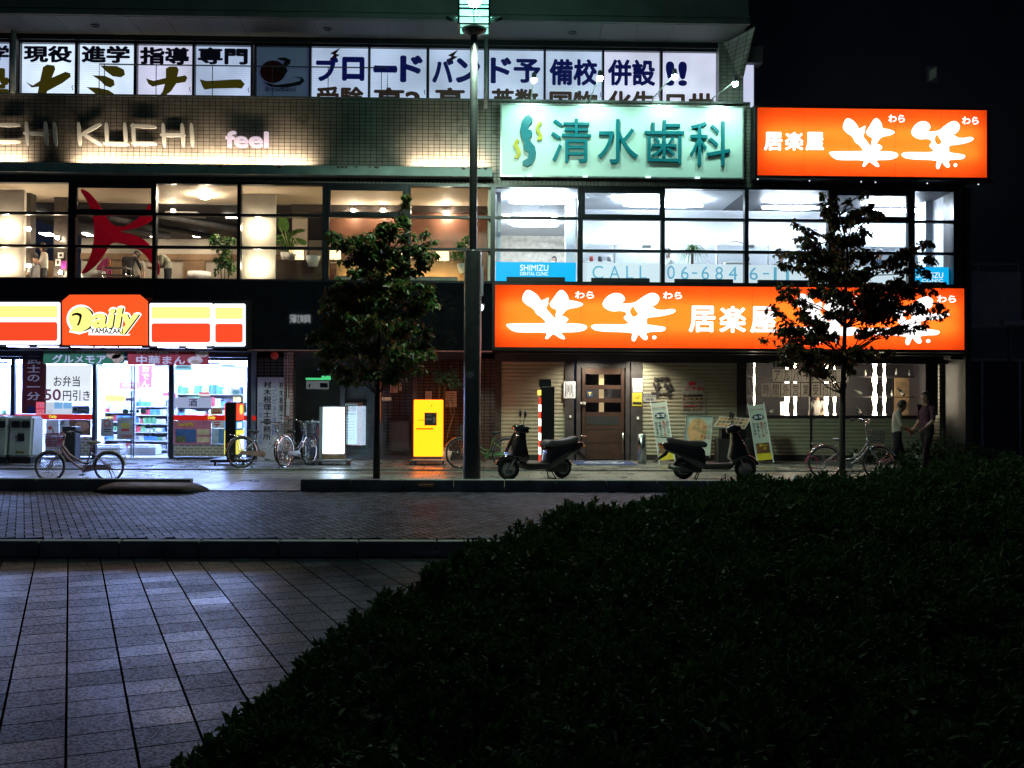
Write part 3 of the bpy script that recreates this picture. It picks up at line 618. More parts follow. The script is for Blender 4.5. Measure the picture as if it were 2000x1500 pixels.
# convenience store fascia
YD = F-.45
WPAN = glow('store_white_panel', (.86,.93,1), 1.5); YPAN = glow('store_yellow_panel', (1,.92,.28), 1.05); OPAN = glow('store_red_panel', (1,.075,.022), .95)
FS = E('store_fascia_sign', (FX(240,YD,630), YD+.2, FZ(678,YD,240)), 'lit store sign band of striped white panels around an orange word sign', 'sign')
part('box', MB().pbox(-200, 584, 485, 676.5, YD+.03, .4), BOXB, FS)
def rr(x0, y0, x1, y1, r=4): return [(x0+r,y0),(x1-r,y0),(x1,y0+r),(x1,y1-r),(x1-r,y1),(x0+r,y1),(x0,y1-r),(x0,y0+r)]
for x0, x1, y0, y1 in ((-190,117,590,673),(292,415.5,592,676),(416.5,479,593,676.5)):
    pn = part('panel', MB().ppoly(rr(x0,y0,x1,y1,2), YD, .028), WPAN, FS); hgt = y1-y0
    part('stripe', MB().ppoly(rr(x0+4,y0+.09*hgt,x1-5,y0+.36*hgt,2), YD-.006, .005), YPAN, pn)
    part('stripe', MB().ppoly(rr(x0+4,y0+.47*hgt,x1-5,y0+.91*hgt,3), YD-.006, .005), OPAN, pn)
dp = part('panel', MB().ppoly([(121,588),(136,575.5),(272,575.5),(286.5,588),(286.5,674),(121.5,673.5)], YD-.06, .09), glow('store_orange_panel', (1,.1,.018), 1.05), FS)
YT = YD-.062
z5 = lambda pts: [(x/4, 330+y/4) for x, y in pts]
cir = lambda cx, cy_, r, n=28, sx=1: [(cx+r*sx*math.cos(2*math.pi*i/n), cy_+r*math.sin(2*math.pi*i/n)) for i in range(n)]
YLIT = glow('logo_yellow', (1,.92,.22), 1.3); WLIT = glow('logo_white', (1,1,.95), 1.5)
mb = MB(); mb.ppoly(z5(cir(632,1172,112)), YT-.004, .003); mb.ppoly(z5([(525,1195),(560,1215),(540,1275),(620,1292),(720,1260),(640,1180)]), YT-.0055, .003)
text(mb, 'aily', 176.5, 597, 277, 655, YT-.004, .006, .09, .12); mb.ppoly(z5([(700,1235),(960,1235),(950,1290),(1020,1290),(1010,1300),(690,1298)]), YT-.007, .003); part('lettering', mb, WLIT, dp)
mb = MB(); mb.ppoly(z5(cir(648,1172,95)), YT-.009, .003); text(mb, 'aily', 181.5, 601, 274, 653.5, YT-.01, .004, .045, .12); part('lettering', mb, INK, dp)
mb = MB(); mb.ppoly(z5(cir(630,1170,94)), YT-.014, .004); mb.ppoly(z5([(545,1200),(575,1215),(550,1265),(640,1275),(690,1225),(620,1190)]), YT-.0155, .003); text(mb, 'aily', 178.5, 600.5, 271, 652.5, YT-.017, .005, .045, .12); part('lettering', mb, YLIT, dp)
mb = MB(); mb.ppoly(z5([(560,1138),(580,1126),(605,1122),(632,1130),(640,1145),(634,1175),(625,1205),(612,1226),(600,1218),(610,1200),(620,1165),(618,1150),(600,1142),(580,1143),(566,1150)]), YT-.022, .004); text(mb, 'YAMAZAKI', 177, 641, 240, 651.5, YT-.02, .004, .03); part('lettering', mb, INK, dp)
tb = MB()
for a, b in ((20,60),(80,118),(145,184),(192,231),(239,279),(313,351),(369,405)):
    x0, x1 = FX(a, YD+.25, 680), FX(b, YD+.25, 680); z = FZ(676.5, YD+.03, 240); tb.box(x0, x1, YD+.05, YD+.16, z-.016, z-.003)
part('tube', tb, glow('under_sign_tube', (.55,.6,1), 32), FS)
# ================================================================== ground floor fronts
ALU = mat('dark_aluminium', (.05,.055,.065), .35, .6, .15); ALUL = mat('blue_grey_jamb', (.2,.23,.3), .35, .5, .1)
SWALL = mat('store_wall', (.8,.82,.84), .6, 0, .04); SFLOOR = tiles('store_floor', (.7,.72,.74), (.5,.5,.5), .6, .6, .004, 0, 'xy', rr=(.15,.3), var=.03)
sx0, sx1 = STOREX0, FX(484, G+.2, 790)
part('interior_floor', MB().box(sx0, sx1, G+.05, 34, .004, .03), SFLOOR, BLD)
zc = FZ(697, G, 300)+.02
part('interior_ceiling', MB().box(sx0, sx1, G+.21, 34, zc, zc+.1), SWALL, BLD)
mb = MB(); mb.box(sx0, sx1, 33.9, 34, .031, zc-.001); mb.box(sx1+.001, sx1+.1, G+.2, 34, .031, zc); part('interior_wall', mb, SWALL, BLD)
for i in range(5):
    for j in range(4):
        x = sx1-1.1-i*2.1; y = G+1.1+j*1.9
        part('ceiling_light', MB().box(x-.75, x+.75, y-.14, y+.14, zc-.03, zc-.002), glow('store_ceiling_light', (.3,.46,1), 175), BLD)
# storefront frame
mb = MB()
for a, b in ((20,28),(180,187),(331,338.5),(482,490)): mb.pbox(a, 697, b, 896, G-.03, .1)
mb.pbox(-200, 697, 490, 703, G-.025, .09)
for a, b in ((-200,20),(28,180),(338.5,482)): mb.pbox(a+.3, 893, b-.3, 897, G-.025, .09)
mb.pbox(187.3, 893.5, 330.7, 897, G+.1, .06)
SF = part('storefront_frame', mb, ALU, BLD)
part('jamb', MB().pbox(490.3, 684, 500, 897, G-.08, .2), ALUL, BLD)
for a, b in ((-200,20),(28,180),(338.5,482)): part('pane', MB().pbox(a+.3, 703, b-.3, 893, G+.01, .008), GLS, SF)
for a, b in ((187,258),(260,331)):
    d = part('sliding_door', MB().pbox(a, 703, a+2.5, 893, G+.1, .04).pbox(b-2.5, 703, b, 893, G+.1, .04), ALUL, SF); part('pane', MB().pbox(a+2.6, 703, b-2.6, 893, G+.115, .008), GLS, d)
mb = MB(); mb.pbox(-200, 809, 20, 819.5, G-.012, .006); mb.pbox(28.2, 809, 179.8, 819.5, G-.012, .006); mb.pbox(338.7, 811, 481.8, 821, G-.012, .006); mb.pbox(492, 812, 500, 821, G-.09, .006); part('red_stripe', mb, glow('red_stripe_vinyl', (1,.02,.01), .35), SF)
mb = MB(); text(mb, 'Daily', 96, 810.5, 111, 818, G-.014, .003, .05); text(mb, 'Daily', 406, 812.5, 421, 820, G-.014, .003, .05); part('lettering', mb, glow('small_yellow_letter', (1,.85,.1), .8), SF)
BRK = tiles('print_brick', (.45,.4,.26), (.8,.8,.8), .16, .075, .014, .5, 'xz', rr=(.5,.6))
def poster(label, x0, y0, x1, y1, Y, m, deco=(), d=.006, name='poster', cat='poster', group=None):
    X0, X1, Z0, Z1 = RC(x0, y0, x1, y1, Y); r = E(name, ((X0+X1)/2, Y, Z0), label, cat, group)
    part('sheet', MB().box(X0, X1, Y, Y+d, Z0, Z1), m, r)
    k = 0
    for fn, mm in deco:
        mb = MB(); fn(mb, Y-.0012-.0022*k); part('print' if fn.__name__ != 'tx' else 'lettering', mb, mm, r); k += 1
    return r
def T(*items, bold=.02, v=False):
    def tx(mb, Y):
        for t, rc in items: (vtext if v else text)(mb, t, *rc, Y, .0018, bold)
    return tx
def Bx(*rs):
    def bx(mb, Y):
        for r in rs: mb.pbox(*r, Y-.0018, .0018)
    return bx
def El(*es):
    def el(mb, Y):
        for x, y, a, b in es: mb.ppoly([(x+a*math.cos(q), y+b*math.sin(q)) for q in np.linspace(0, 5.95, 18)], Y-.0018, .0018)
    return el
GRN = mat('green_print', (.02,.22,.08), .5, 0, .08); REDP = mat('red_print', (.45,.03,.04), .5, 0, .08); BUN = mat('bun_print', (.6,.45,.3), .6, 0, .3, 20); WLET = mat('white_letter', (.8,.8,.8), .5, 0, .03)
poster('long green banner with white katakana and a loaf of bread over the store entrance', 85, 681, 243, 711, G-.75, GRN, ((T(('こだわりのパン',(139,683,207,691)),('グルメモア',(102,692.5,207,710)),bold=.035), WLET), (El((222,692,15,9),(230,700,12,9)), BUN)), name='banner', cat='banner')
poster('long red banner with white characters and steamed buns over the store entrance', 249, 681.5, 408, 713, G-.75, REDP, ((T(('ほっと!な美味しさ',(267,683.5,349,692)),('中華まん',(266,694.5,362,712)),bold=.035), WLET), (El((394,690,13,8),(381,704,15,8)), mat('bun_white', (.8,.74,.64), .6)), (El((394,694,6,3),(381,706,8,3)), BUN)), name='banner', cat='banner')
poster('dark red vertical film poster with white brush characters beside the store door', 43, 694, 90, 808, G-.01, mat('maroon_print', (.12,.012,.015), .5), ((T(('武士の一分',(52,694,79,782)),bold=.025,v=True), WLET), (Bx((54,794,69,807)), mat('navy_print', (.01,.015,.12), .5))))
poster('white window sheet announcing fifty yen off boxed lunches', 90, 712, 178, 784, G-.008, glow('backlit_paper', (.86,.93,1), .9), ((T(('お弁当',(105,734,156,755)),('円引き',(123,762,176,783)),bold=.012), INK), (T(('50',(86,760,119,782)),bold=.02), mat('pink_letter', (.55,.12,.16), .5))))
poster('row of small pink, white and blue notices under the boxed lunch sheet', 70, 785, 141, 809, G-.008, glow('backlit_notice', (.8,.88,1), .62), ((Bx((70.3,785,87,798),(70.3,799,87,808)), glow('pink_print', (1,.12,.2), .7)), (T(('ご予約',(72,787.5,86,795)),('承り中',(72,801,86,807)),('25',(93,801,102,807)),bold=.02), WLET), (Bx((106,786,122,798),(124,786,140,798)), glow('sky_print', (.25,.6,1), .6))))
poster('grey information notice with a dark emblem on the store glass', 141, 793, 175, 808.5, G-.009, mat('slate_print', (.15,.2,.27), .5), ((El((146.5,799.5,3,3.2)), INK), (T(('警備保障',(152,795,173,799)),('特別警戒中',(152,801,173,806)),bold=.02), INK)))
poster('film advertisement strip with a brown figure below the red store stripe', 116, 820, 177, 850, G-.008, mat('film_print', (.62,.64,.66), .6), ((Bx((135,820,177,849)), mat('brown_portrait', (.14,.075,.05), .6, 0, .5, 6)), (T(('武士の',(118,821,127,850)),bold=.02,v=True), INK), (El((160,832,14,10)), mat('skin_print', (.4,.24,.17), .6, 0, .3, 9))))
poster('white notice with a red spoon below the red store stripe', 90, 820, 115, 852, G-.008, mat('pale_print', (.68,.7,.74), .6), ((El((98,836,4,3.4)), RED), (Bx((102,838,105,848)), mat('wood_print', (.4,.25,.12), .6))))
mb = MB().pbox(88, 853, 179, 891, G+.03, .05); part('print_panel', mb, BRK, SF)
mb = MB().pbox(340, 867, 440, 892, G+.03, .05); part('print_panel', mb, BRK, SF)
poster('grey notice with a no smoking mark on the left sliding door', 197, 818, 221, 852, G+.09, mat('grey_sheet', (.3,.34,.37), .6), ((El((209,827,7,7)), RED), (El((209,827,5,5)), mat('grey_sheet2', (.3,.34,.37), .6)), (Bx((203,838,216,840),(203,842,216,843.5)), INK)))
poster('taller grey notice with yellow oval on the right sliding door', 229, 815, 260, 858, G+.09, mat('grey_sheet', (.3,.34,.37), .6), ((El((245,831,9,6)), mat('olive_print', (.4,.4,.1), .6)), (Bx((237,838,253,842)), REDP), (T(('年中無休',(236,849,258,854)),bold=.02), REDP)))
mb = MB()
for px, r in ((245,6),(256,3.5),(269,3.5),(280,6)): mb.ppoly([(px+r*math.cos(q), 803.5+r*.72*math.sin(q)) for q in np.linspace(0,5.95,16)], G+.09, .004)
solo('door_decal', mb, mat('decal_green', (.03,.09,.07), .5), 'dark oval decals in a row across the sliding doors', 'decal')
poster('yellow logo word hanging inside the store doorway', 205, 771, 245, 785, G+2, glow('inner_logo', (1,.95,.15), 1.1), ((T(('Daily',(207,773,243,784)),bold=.05), glow('logo_shadow', (.7,.75,.1), .5)),), name='hanging_sign', cat='sign')
poster('pink hanging banner inside the store doorway', 271, 713, 297, 757, G+2.4, glow('pink_banner', (1,.2,.26), .85), ((T(('おでん',(276,714,292,756)),bold=.04,v=True), glow('banner_white', (1,1,1), 1.2)),), name='banner', cat='banner')
poster('pale pink oval card hanging below the ceiling in the store', 232, 746, 274, 760, G+2.2, glow('rosy_card', (1,.3,.34), .9), ((Bx((240,750,266,755)), glow('banner_white', (1,1,1), 1.2)),), name='hanging_sign', cat='sign')
poster('rounded grey plate with the character for sake on the store glass', 341, 776, 413, 796.5, G-.012, glow('plate_front_glow', (.36,.42,.62), .75), ((T(('酒',(368,779,385,794)),bold=.02), NAVY),), name='sign_plate', cat='sign')  # light falling on the plate's front is put in as glow
poster('large pink travel poster with a blue beach picture below the stripe', 339, 822, 412, 867, G-.009, mat('pink_poster', (.5,.16,.24), .5), ((Bx((343,838,383,864)), mat('beach_print', (.06,.14,.36), .5, 0, .5, 3)), (Bx((385,838,409,849),(385,853,409,864)), mat('cream_print', (.62,.55,.35), .5)), (T(('TouristPla',(345,825,378,832)),bold=.03), YEL), (Bx((343,852,362,864)), mat('palm_print', (.14,.16,.06), .6, 0, .5, 12))))
poster('white post office notice with a red mark right of the travel poster', 414, 822, 440, 836, G-.009, mat('white_sheet', (.7,.72,.75), .6), ((Bx((418,824,430,826),(418,828,430,830),(423,828,425,834)), REDP),))
poster('pale blue price list under the post office notice', 413, 837, 440, 867, G-.009, mat('aqua_sheet', (.4,.55,.68), .6), ((Bx((427,838,439,866)), mat('blue_sheet', (.1,.26,.5), .6)),))
poster('small aqua card at the top of the store glass left of the sake plate', 343, 713, 374, 723, G-.009, glow('aqua_card', (.3,.75,1), .75), ((Bx((346,716,370,718)), WLET),))
poster('orange and white price card at the right end of the store glass', 412, 797, 434, 809, G-.009, mat('price_card', (.62,.45,.25), .6), ((T(('特売',(416,799,430,803)),bold=.02), REDP), (Bx((415,804.5,431,807)), REDP)))
poster('pale blue round poster standing inside the right store glass', 452, 760, 470, 772, G+.3, glow('cool_card', (.6,.85,1), .8), ((El((461,766,7,4)), glow('cool_ring', (.2,.55,.8), .6)),))
poster('row of red topped cards below the ceiling inside the right store glass', 388, 766, 410, 774, G+.5, glow('card_white', (1,.9,.9), .8), ((Bx((389,766.5,409,769)), glow('pink_print', (1,.12,.2), .7)),))
poster('green tea poster on the jamb beside the stand sign', 476, 787, 481, 805, G-.01, mat('green_print', (.02,.22,.08), .5), ((Bx((477,790,480,792)), WLET),))
# goods shelves and coolers in the store
GOODS = [mat('goods_'+n, c, .4, 0, .2, island=.35) for n, c in (('red',(.55,.06,.07)),('blue',(.12,.3,.6)),('white',(.75,.75,.72)),('green',(.15,.4,.16)),('amber',(.6,.4,.1)))]
def shelf(x, y, wd, h, rows, label, dp=.45):
    r = E('store_shelf', (x+wd/2, y, .03), label, 'shelf', 'goods shelves in the store'); mb = MB()
    mb.box(x, x+wd, y+dp-.03, y+dp, .03, h)
    for k in range(rows): z = .15+(h-.2)*k/rows; mb.box(x, x+wd, y, y+dp-.031, z-.025, z)
    for xx_ in (x, x+wd): mb.box(xx_-.02, xx_+.02, y-.001, y+dp+.001, .03, h+.002)
    part('rack', mb, WHITE, r); g = MB()
    for k in range(rows):
        z = .15+(h-.2)*k/rows; q = x+.04; st = (h-.2)/rows
        while q < x+wd-.12:
            w = random.choice((.05,.06,.07,.09,.12)); hh = st*random.uniform(.4,.8); g.cur = random.choice((0,1,2,2,2,3,4)); n = random.randint(1,4)
            for _ in range(n):
                if q+w > x+wd-.04: break
                g.box(q, q+w-.008, y+.03, y+.25, z+.001, z+hh); q += w
    o = part('goods', g, GOODS, r); o['kind'] = 'stuff'
shelf(FX(190,G+1.5,800), 28.2, 1.25, 1.45, 5, 'white goods rack seen left inside the open doorway')
shelf(FX(268,G+2,800), 28.0, .9, 1.6, 6, 'white goods rack seen right inside the open doorway')
shelf(FX(262,33,800)-.6, 33, 2.3, 1.9, 6, 'tall rack at the back wall behind the doorway')
shelf(FX(345,31,800), 31, 2.0, 2.1, 5, 'cooler shelf full of drinks behind the sake plate')
shelf(FX(10,G+1.5,800)-1.6, 28, 1.5, 1.3, 4, 'goods rack at the far edge of the store behind the bins')
for px, lab in ((214,'low white counter behind the left sliding door'),(283,'low white counter behind the right sliding door')):
    x = FX(px, G+1.2, 870); solo('display_counter', MB().bbox(x-.4, x+.35, G+1.0, G+1.5, .031, .26, .02).box(x-.38, x+.33, G+1.02, G+1.48, .262, .3), WHITE, lab, 'counter')
# ------------------------------------------------------------------ middle bay: dark glazed entrance
BT = tiles('brown_tile', (.055,.045,.045), (.02,.018,.018), .16, .085, .01, 0, 'xz', bump=.4, var=.2); PT = tiles('pink_tile', (.33,.22,.22), (.06,.045,.045), .16, .085, .008, 0, 'xz', bump=.3)
part('tiled_wall', MB().pbox(502, 684, 553, 899, G-.02, .3), BT, BLD)
part('tiled_pier', MB().pbox(553.3, 684, 571, 899, G-.1, .4), PT, BLD)
part('tiled_wall', MB().pbox(712, 684, 952, 899, G+1.0, .2), BT, BLD)
mb = MB(); mb.pbox(940, 684, 966, 899, G-.02, .3); part('tiled_pier', mb, BT, BLD)
mb = MB()
for a, b in ((571.3,575),(664,673),(734,745),(807.5,815)): mb.pbox(a, 688, b, 897, G+.02, .1)
mb.pbox(575.3, 890, 939.7, 897, G+.03, .08)
ef = part('entrance_frame', mb, ALU, BLD)
part('pane', MB().pbox(575.3, 690, 663.7, 890, G+.05, .008), GLS, ef); part('pane', MB().pbox(673.3, 690, 733.7, 890, G+.05, .008), GLS, ef)
dm = part('glass_door', MB().pbox(745.3, 690, 748, 889, G+.05, .04).pbox(804.5, 690, 807.2, 889, G+.05, .04), ALU, ef)
part('pane', MB().pbox(748.3, 690, 804.3, 889, G+.06, .008), GLS, dm); x = FX(743.5, G, 800)
part('handle', MB().tube([(x,G-.02,.95),(x,G-.03,1.05),(x,G-.03,2.0),(x,G-.02,2.1)], .015, 7), mat('orange_handle', (.4,.13,.05), .4), dm)
part('interior_wall', MB().box(FX(560,G+3,800), FX(712,G+1,800), G+3.5, G+3.6, 0, 2.7), mat('dim_wall', (.16,.14,.12), .7, 0, .3, 2), BLD)
part('interior_wall', MB().pbox(674, 735, 734, 892, G+.7, .05), mat('teal_door', (.05,.1,.11), .5, 0, .2), BLD)
r = E('lit_counter_sign', P(621, 760, G+2.4), 'small green lit sign over a white notice board inside the glazed entrance', 'sign'); Y = G+2.4
part('light_bar', MB().pbox(597, 738, 630, 742, Y, .1).pbox(628, 734, 645, 742, Y-.02, .1), glow('green_lit', (.1,.85,.3), .8), r); part('board', MB().pbox(598, 744, 642, 760, Y, .03), glow('board_dim', (.55,.6,.62), .16), r)
part('figure', MB().pbox(603, 750, 606, 757, Y-.01, .005).pbox(625, 748, 640, 757, Y-.01, .005), DARK, r)
r = E('lit_poster_case', P(686, 868, G+.3), 'pale blue lit notice case beside the glowing white stand sign', 'notice case'); Y = G+.3
part('case', MB().pbox(672, 786, 708, 870, Y+.021, .12), mat('case_brown', (.16,.07,.04), .5), r); part('sheet', MB().pbox(674, 789, 697, 867, Y, .02), glow('aqua_lit', (.4,.78,1), .42), r)
mb = MB(); 
for k in range(9): mb.pbox(677, 812+k*5.5, 694, 813.5+k*5.5, Y-.004, .003)
mb.pbox(676, 806, 695, 810, Y-.004, .003); part('lettering', mb, mat('slate_ink', (.08,.16,.24), .5), r)
part('picture', MB().pbox(675, 790, 696.5, 804, Y-.004, .003), mat('scene_print', (.12,.16,.12), .5, 0, .6, 8), r)
poster('small white notice with red characters on the dark tiled wall', 762, 744, 777, 767, G+.97, PAPER, ((T(('営業時間',(764,746,769,766)),bold=.02,v=True), REDP), (T(('ご案内',(770,746,775,760)),bold=.02,v=True), INK)))
poster('tiny white tag next to the notice on the dark tiled wall', 779.5, 749, 784.5, 763, G+.97, PAPER, ((El((782,753,1.5,2)), INK),))
poster('pale peach label on the glass door', 746, 776, 764, 782, G-.0, mat('peach', (.6,.42,.3), .6), ((T(('出入口',(748,777.5,762,781)),bold=.02), INK),))
poster('orange lit paper notice on the wall above the yellow cabinet', 831, 764, 843, 781, G+.95, mat('cream_paper', (.6,.5,.36), .7), ((Bx((833,768,841,769),(833,772,841,773),(833,776,841,777)), INK),))
poster('larger cream paper notice beside the bare shrub', 870, 764, 892, 795, G+.95, mat('cream_paper', (.6,.5,.36), .7), ((Bx(*[(873,768+k*4.5,889,769+k*4.5) for k in range(5)]), INK),))
mb = MB().pbox(760, 825, 800, 880, G+.5, .3); mb.pbox(763, 824, 798, 827, G+.48, .02)
solo('shop_cabinet', mb, mat('cabinet_dark', (.02,.02,.022), .4, 0, .3), 'dark low cabinet behind the glass door', 'cabinet')
q = P(535, 694, G-.12); r = E('alarm_lamp', q, 'round red alarm lamp high on the tiled pier', 'lamp')
part('dome', MB().lathe([(.1,.0),(.095,-.05),(.06,-.09),(0,-.1)], q+Vector((0,.08,0)), 18, 'y'), glow('alarm_red', (.5,.04,.03), .06, .05), r); part('base', MB().lathe([(0,.1),(.11,.1),(.11,.08),(0,.08)], q, 18, 'y'), DARK, r)
mb = MB().tube([P(566,687,G-.16), P(562,691,G-.16), P(561.5,780,G-.16), P(561,800,G-.16)], .014, 6); mb.pbox(559, 778, 565, 812, G-.17, .06)
solo('conduit', mb, mat('conduit_grey', (.4,.4,.42), .5), 'grey conduit and switch box on the pink tiled pier', 'conduit')
def vsign(label, x0, y0, x1, y1, Y, cols, m=PAPER):
    X0, X1, Z0, Z1 = RC(x0, y0, x1, y1, Y); r = E('sign_board', ((X0+X1)/2, Y, Z0), label, 'sign'); part('board', MB().box(X0, X1, Y, Y+.04, Z0, Z1), m, r)
    for t, a, b, c, d, mm in cols: mb = MB(); vtext(mb, t, a, b, c, d, Y-.002, .003, .025); part('lettering', mb, mm, r)
LIL = mat('lilac_board', (.42,.42,.52), .5, 0, .05); BLT = mat('blue_letter', (.12,.16,.45), .5)
vsign('tall pale sign board with black characters standing behind the parked bicycles', 502.5, 737, 544, 898, G-.16, [('村木税理士事務所', 514, 744, 530, 860, INK), ('コンピュータ会計', 531, 753, 541, 850, BLT), ('六八五一三八五七', 504, 785, 513, 868, BLT)], LIL)
vsign('narrow pale sign board beside the taller one on the pier', 545, 737, 553.5, 880, G-.16, [('村木税理士', 546, 745, 553, 820, INK)], LIL)
# ------------------------------------------------------------------ restaurant front
WOOD = mat('dark_timber', (.035,.028,.03), .7, 0, .5, 5, .3, 30); DOORW = mat('door_wood', (.04,.017,.011), .5, 0, .3, 4)
SID = mat('cream_siding', (.33,.30,.22), .6, 0, .12, 3); HDK = mat('dark_frame', (.02,.017,.02), .6)
def corr(x0, y0, x1, y1, Y, pitch=.098, amp=.018):
    X0, X1, Z0, Z1 = RC(x0, y0, x1, y1, Y); n = int((Z1-Z0)/pitch*6); vs = []
    for k in range(n+1):
        z = Z0+(Z1-Z0)*k/n; ph = (z/pitch) % 1; y = Y-amp*abs(math.sin(math.pi*ph))**.6
        vs += [(X0, y, z), (X1, y, z)]
    mb = MB(); mb.add(vs, [(2*k, 2*k+1, 2*k+3, 2*k+2) for k in range(n)], True); mb.box(X0, X1, Y+.002, Y+.1, Z0, Z1); return mb
part('siding', corr(979, 706, 1103, 888, G), SID, BLD); part('siding', corr(1255, 709, 1439, 888, G), SID, BLD); part('siding', corr(1497, 818, 1582, 888, G), SID, BLD); part('siding', corr(1585.5, 818, 1820, 889, G), SID, BLD)
for a, b in ((966.3,978.7),(1103.3,1121),(1126,1134),(1222,1230),(1232,1254.5),(1439.5,1458)): part('timber_post', MB().pbox(a, 706, b, 899, G-.05, .16), WOOD, BLD)
for q in ((979,888.3,1103,899),(1255,888.5,1439,900),(1458.3,889.3,1830,901)): part('plinth', MB().pbox(*q, G-.03, .1), HDK, BLD)
mb = MB(); part('mullion', MB().pbox(1582.3, 711, 1585.2, 889, G-.04, .1), HDK, BLD)
mb.pbox(1458.3, 811, 1581.7, 817, G-.035, .1); mb.pbox(1586, 811.5, 1826, 817.5, G-.035, .1); mb.pbox(1458.2, 817.3, 1496.7, 889, G-.03, .1); mb.pbox(1808, 710, 1832, 811, G-.03, .1); part('window_surround', mb, HDK, BLD)
dr = part('door', MB().pbox(1137, 719, 1143, 897, G-.02, .06).pbox(1213, 719, 1219, 897, G-.02, .06).pbox(1143.2, 805, 1212.8, 897, G-.02, .06).pbox(1143.2, 719, 1212.8, 731, G-.02, .06).pbox(1143.2, 752, 1212.8, 760, G-.02, .06).pbox(1143.2, 778, 1212.8, 786, G-.02, .06), DOORW, BLD)
part('door_frame', MB().pbox(1134.2, 709, 1221.8, 718.6, G-.03, .1), WOOD, dr)
for y0, y1 in ((731.3,751.7),(760.3,777.7),(786.3,804.7)):
    part('pane', MB().pbox(1143.2, y0, 1212.8, y1, G+.0, .008), GLS, dr); part('slit_light', MB().pbox(1170, y0, 1179.5, y1, G+.1, .02), glow('door_glow', (1,.72,.38), .55), dr)
part('inset_panel', MB().pbox(1145, 813, 1209, 830, G-.024, .003), INK, dr)
mb = MB()
for a, b, c, d in ((1144,838,1210,839),(1144,864,1210,865),(1144,838.5,1145,890),(1209,838.5,1210,890)): mb.pbox(a, b, c, d, G-.024, .003)
part('groove', mb, INK, dr); part('handle', MB().tube([P(1217,845,G-.05),P(1217,885,G-.05)], .012, 7), STEEL, dr)
part('interior_wall', MB().pbox(1134, 712, 1222, 897, G+.35, .05), HDK, BLD)
mb = MB().pbox(1172, 711, 1189, 715.5, G-.045, .012); solo('door_plate', mb, mat('plate_dim', (.06,.055,.06), .4), 'small dim plate over the wooden door', 'plate')
for px, nm in ((1154, 'left hinge side'), (1243, 'timber pillar beside the ash bin')):
    q = P(px, 689, G-.55); r = E('wall_downlight', q, 'small downlight in the dark canopy above the '+('wooden door' if px < 1200 else 'ash bin pillar'), 'lamp', 'canopy downlights')
    part('lamp', MB().lathe([(0,0),(.05,0),(.055,.03)], q, 14), glow('downlight_lens', (.95,.95,.75), 14), r)
    ld = bpy.data.lights.new('lamp_light', 'SPOT'); ld.energy = 200; ld.color = (1,.95,.72); ld.spot_size = rad(150); ld.spot_blend = .8; ld.shadow_soft_size = .04
    lo = bpy.data.objects.new('lamp_light', ld); COL.objects.link(lo); lo.parent = r; lo.location = (0,-.0,-.03)
def lines_deco(x0, y0, x1, y1, n, v=True):
    if v: return Bx(*[(x0+(x1-x0)*k/n, y0+(k % 3)*2, x0+(x1-x0)*(k+.5)/n, y1-(k*7 % 5)*2) for k in range(n)])
    return Bx(*[(x0, y0+(y1-y0)*k/n, x1-(k*5 % 4), y0+(y1-y0)*(k+.4)/n) for k in range(n)])
poster('white paper notice with vertical writing on the timber post left of the door', 1101, 745, 1124, 778, G-.06, mat('notice_paper', (.7,.7,.78), .7), ((lines_deco(1104, 748, 1121, 774, 6), INK),))
poster('white paper notice on the timber pillar right of the door', 1236, 739, 1255, 766, G-.06, PAPER, ((lines_deco(1239, 743, 1252, 762, 5, False), mat('grey_ink', (.2,.2,.22), .6)),))
poster('yellow paper notice under the white one on the timber pillar', 1235, 767, 1254, 793, G-.06, mat('yellow_sheet', (.62,.52,.05), .6), ((Bx((1236,785,1253,790),(1242,778,1246,779),(1246,775,1249,776)), INK),))
poster('small pale plate with a row of rings on cream siding by the pillar', 1255, 768, 1281, 785, G-.03, mat('plate_pale', (.4,.4,.38), .5), ((T(('OOOOO',(1256,769,1280,776)),('04:00',(1262,777,1276,782)),bold=.02), INK),), name='sign_plate', cat='sign')
poster('small sticker with a yellow letter T on the door glass', 1147, 764, 1157, 775, G-.026, mat('blue_sticker', (.03,.06,.16), .5), ((T(('T',(1149,766,1155,773)),bold=.05), YEL),), name='sticker', cat='sticker')
poster('tiny white name plate on the door edge', 1134, 785, 1144, 789.5, G-.06, PAPER, ((Bx((1136,786.5,1142,788)), INK),), name='name_plate', cat='plate')
for px, y, l in ((1112,811,'left'),(1244,814,'right')): solo('door_bell', MB().pbox(px, y, px+4, y+5, G-.07, .02), WHITE, 'small white bell button on the timber post '+('left of the door' if l == 'left' else 'near the ash bin'), 'button')
# dark wall mark with the shop characters
r = E('wall_mark', P(1292, 765, G), 'dark shop mark of characters mounted on the cream siding', 'sign'); mb = MB(); text(mb, '居楽屋', 1277, 736, 1307, 745, G-.03, .012, .02); part('lettering', mb, WOOD, r)
logo(r, lambda x, y: ((x-150)*.0335+1271, (y-945)*.077+745.5), G-.03, WOOD, .01)
poster('printed plastic covered poster of dishes and prices on the cream siding', 1332, 744, 1377, 807, G-.03, mat('menu_print', (.3,.3,.27), .35), ((T(('ご予約',(1337,755,1374,763)),bold=.03), REDP), (Bx(*[(1334+5*k, 770+7*j, 1338+5*k, 774+7*j) for k in range(8) for j in range(5)]), mat('dish_print', (.2,.12,.06), .5, 0, .6, 9, island=.7)), (El((1352,749,8,4)), REDP), (T(('らん虫鯛',(1335,770,1370,775)),bold=.03), INK), (Bx((1336,792,1360,794)), REDP)))
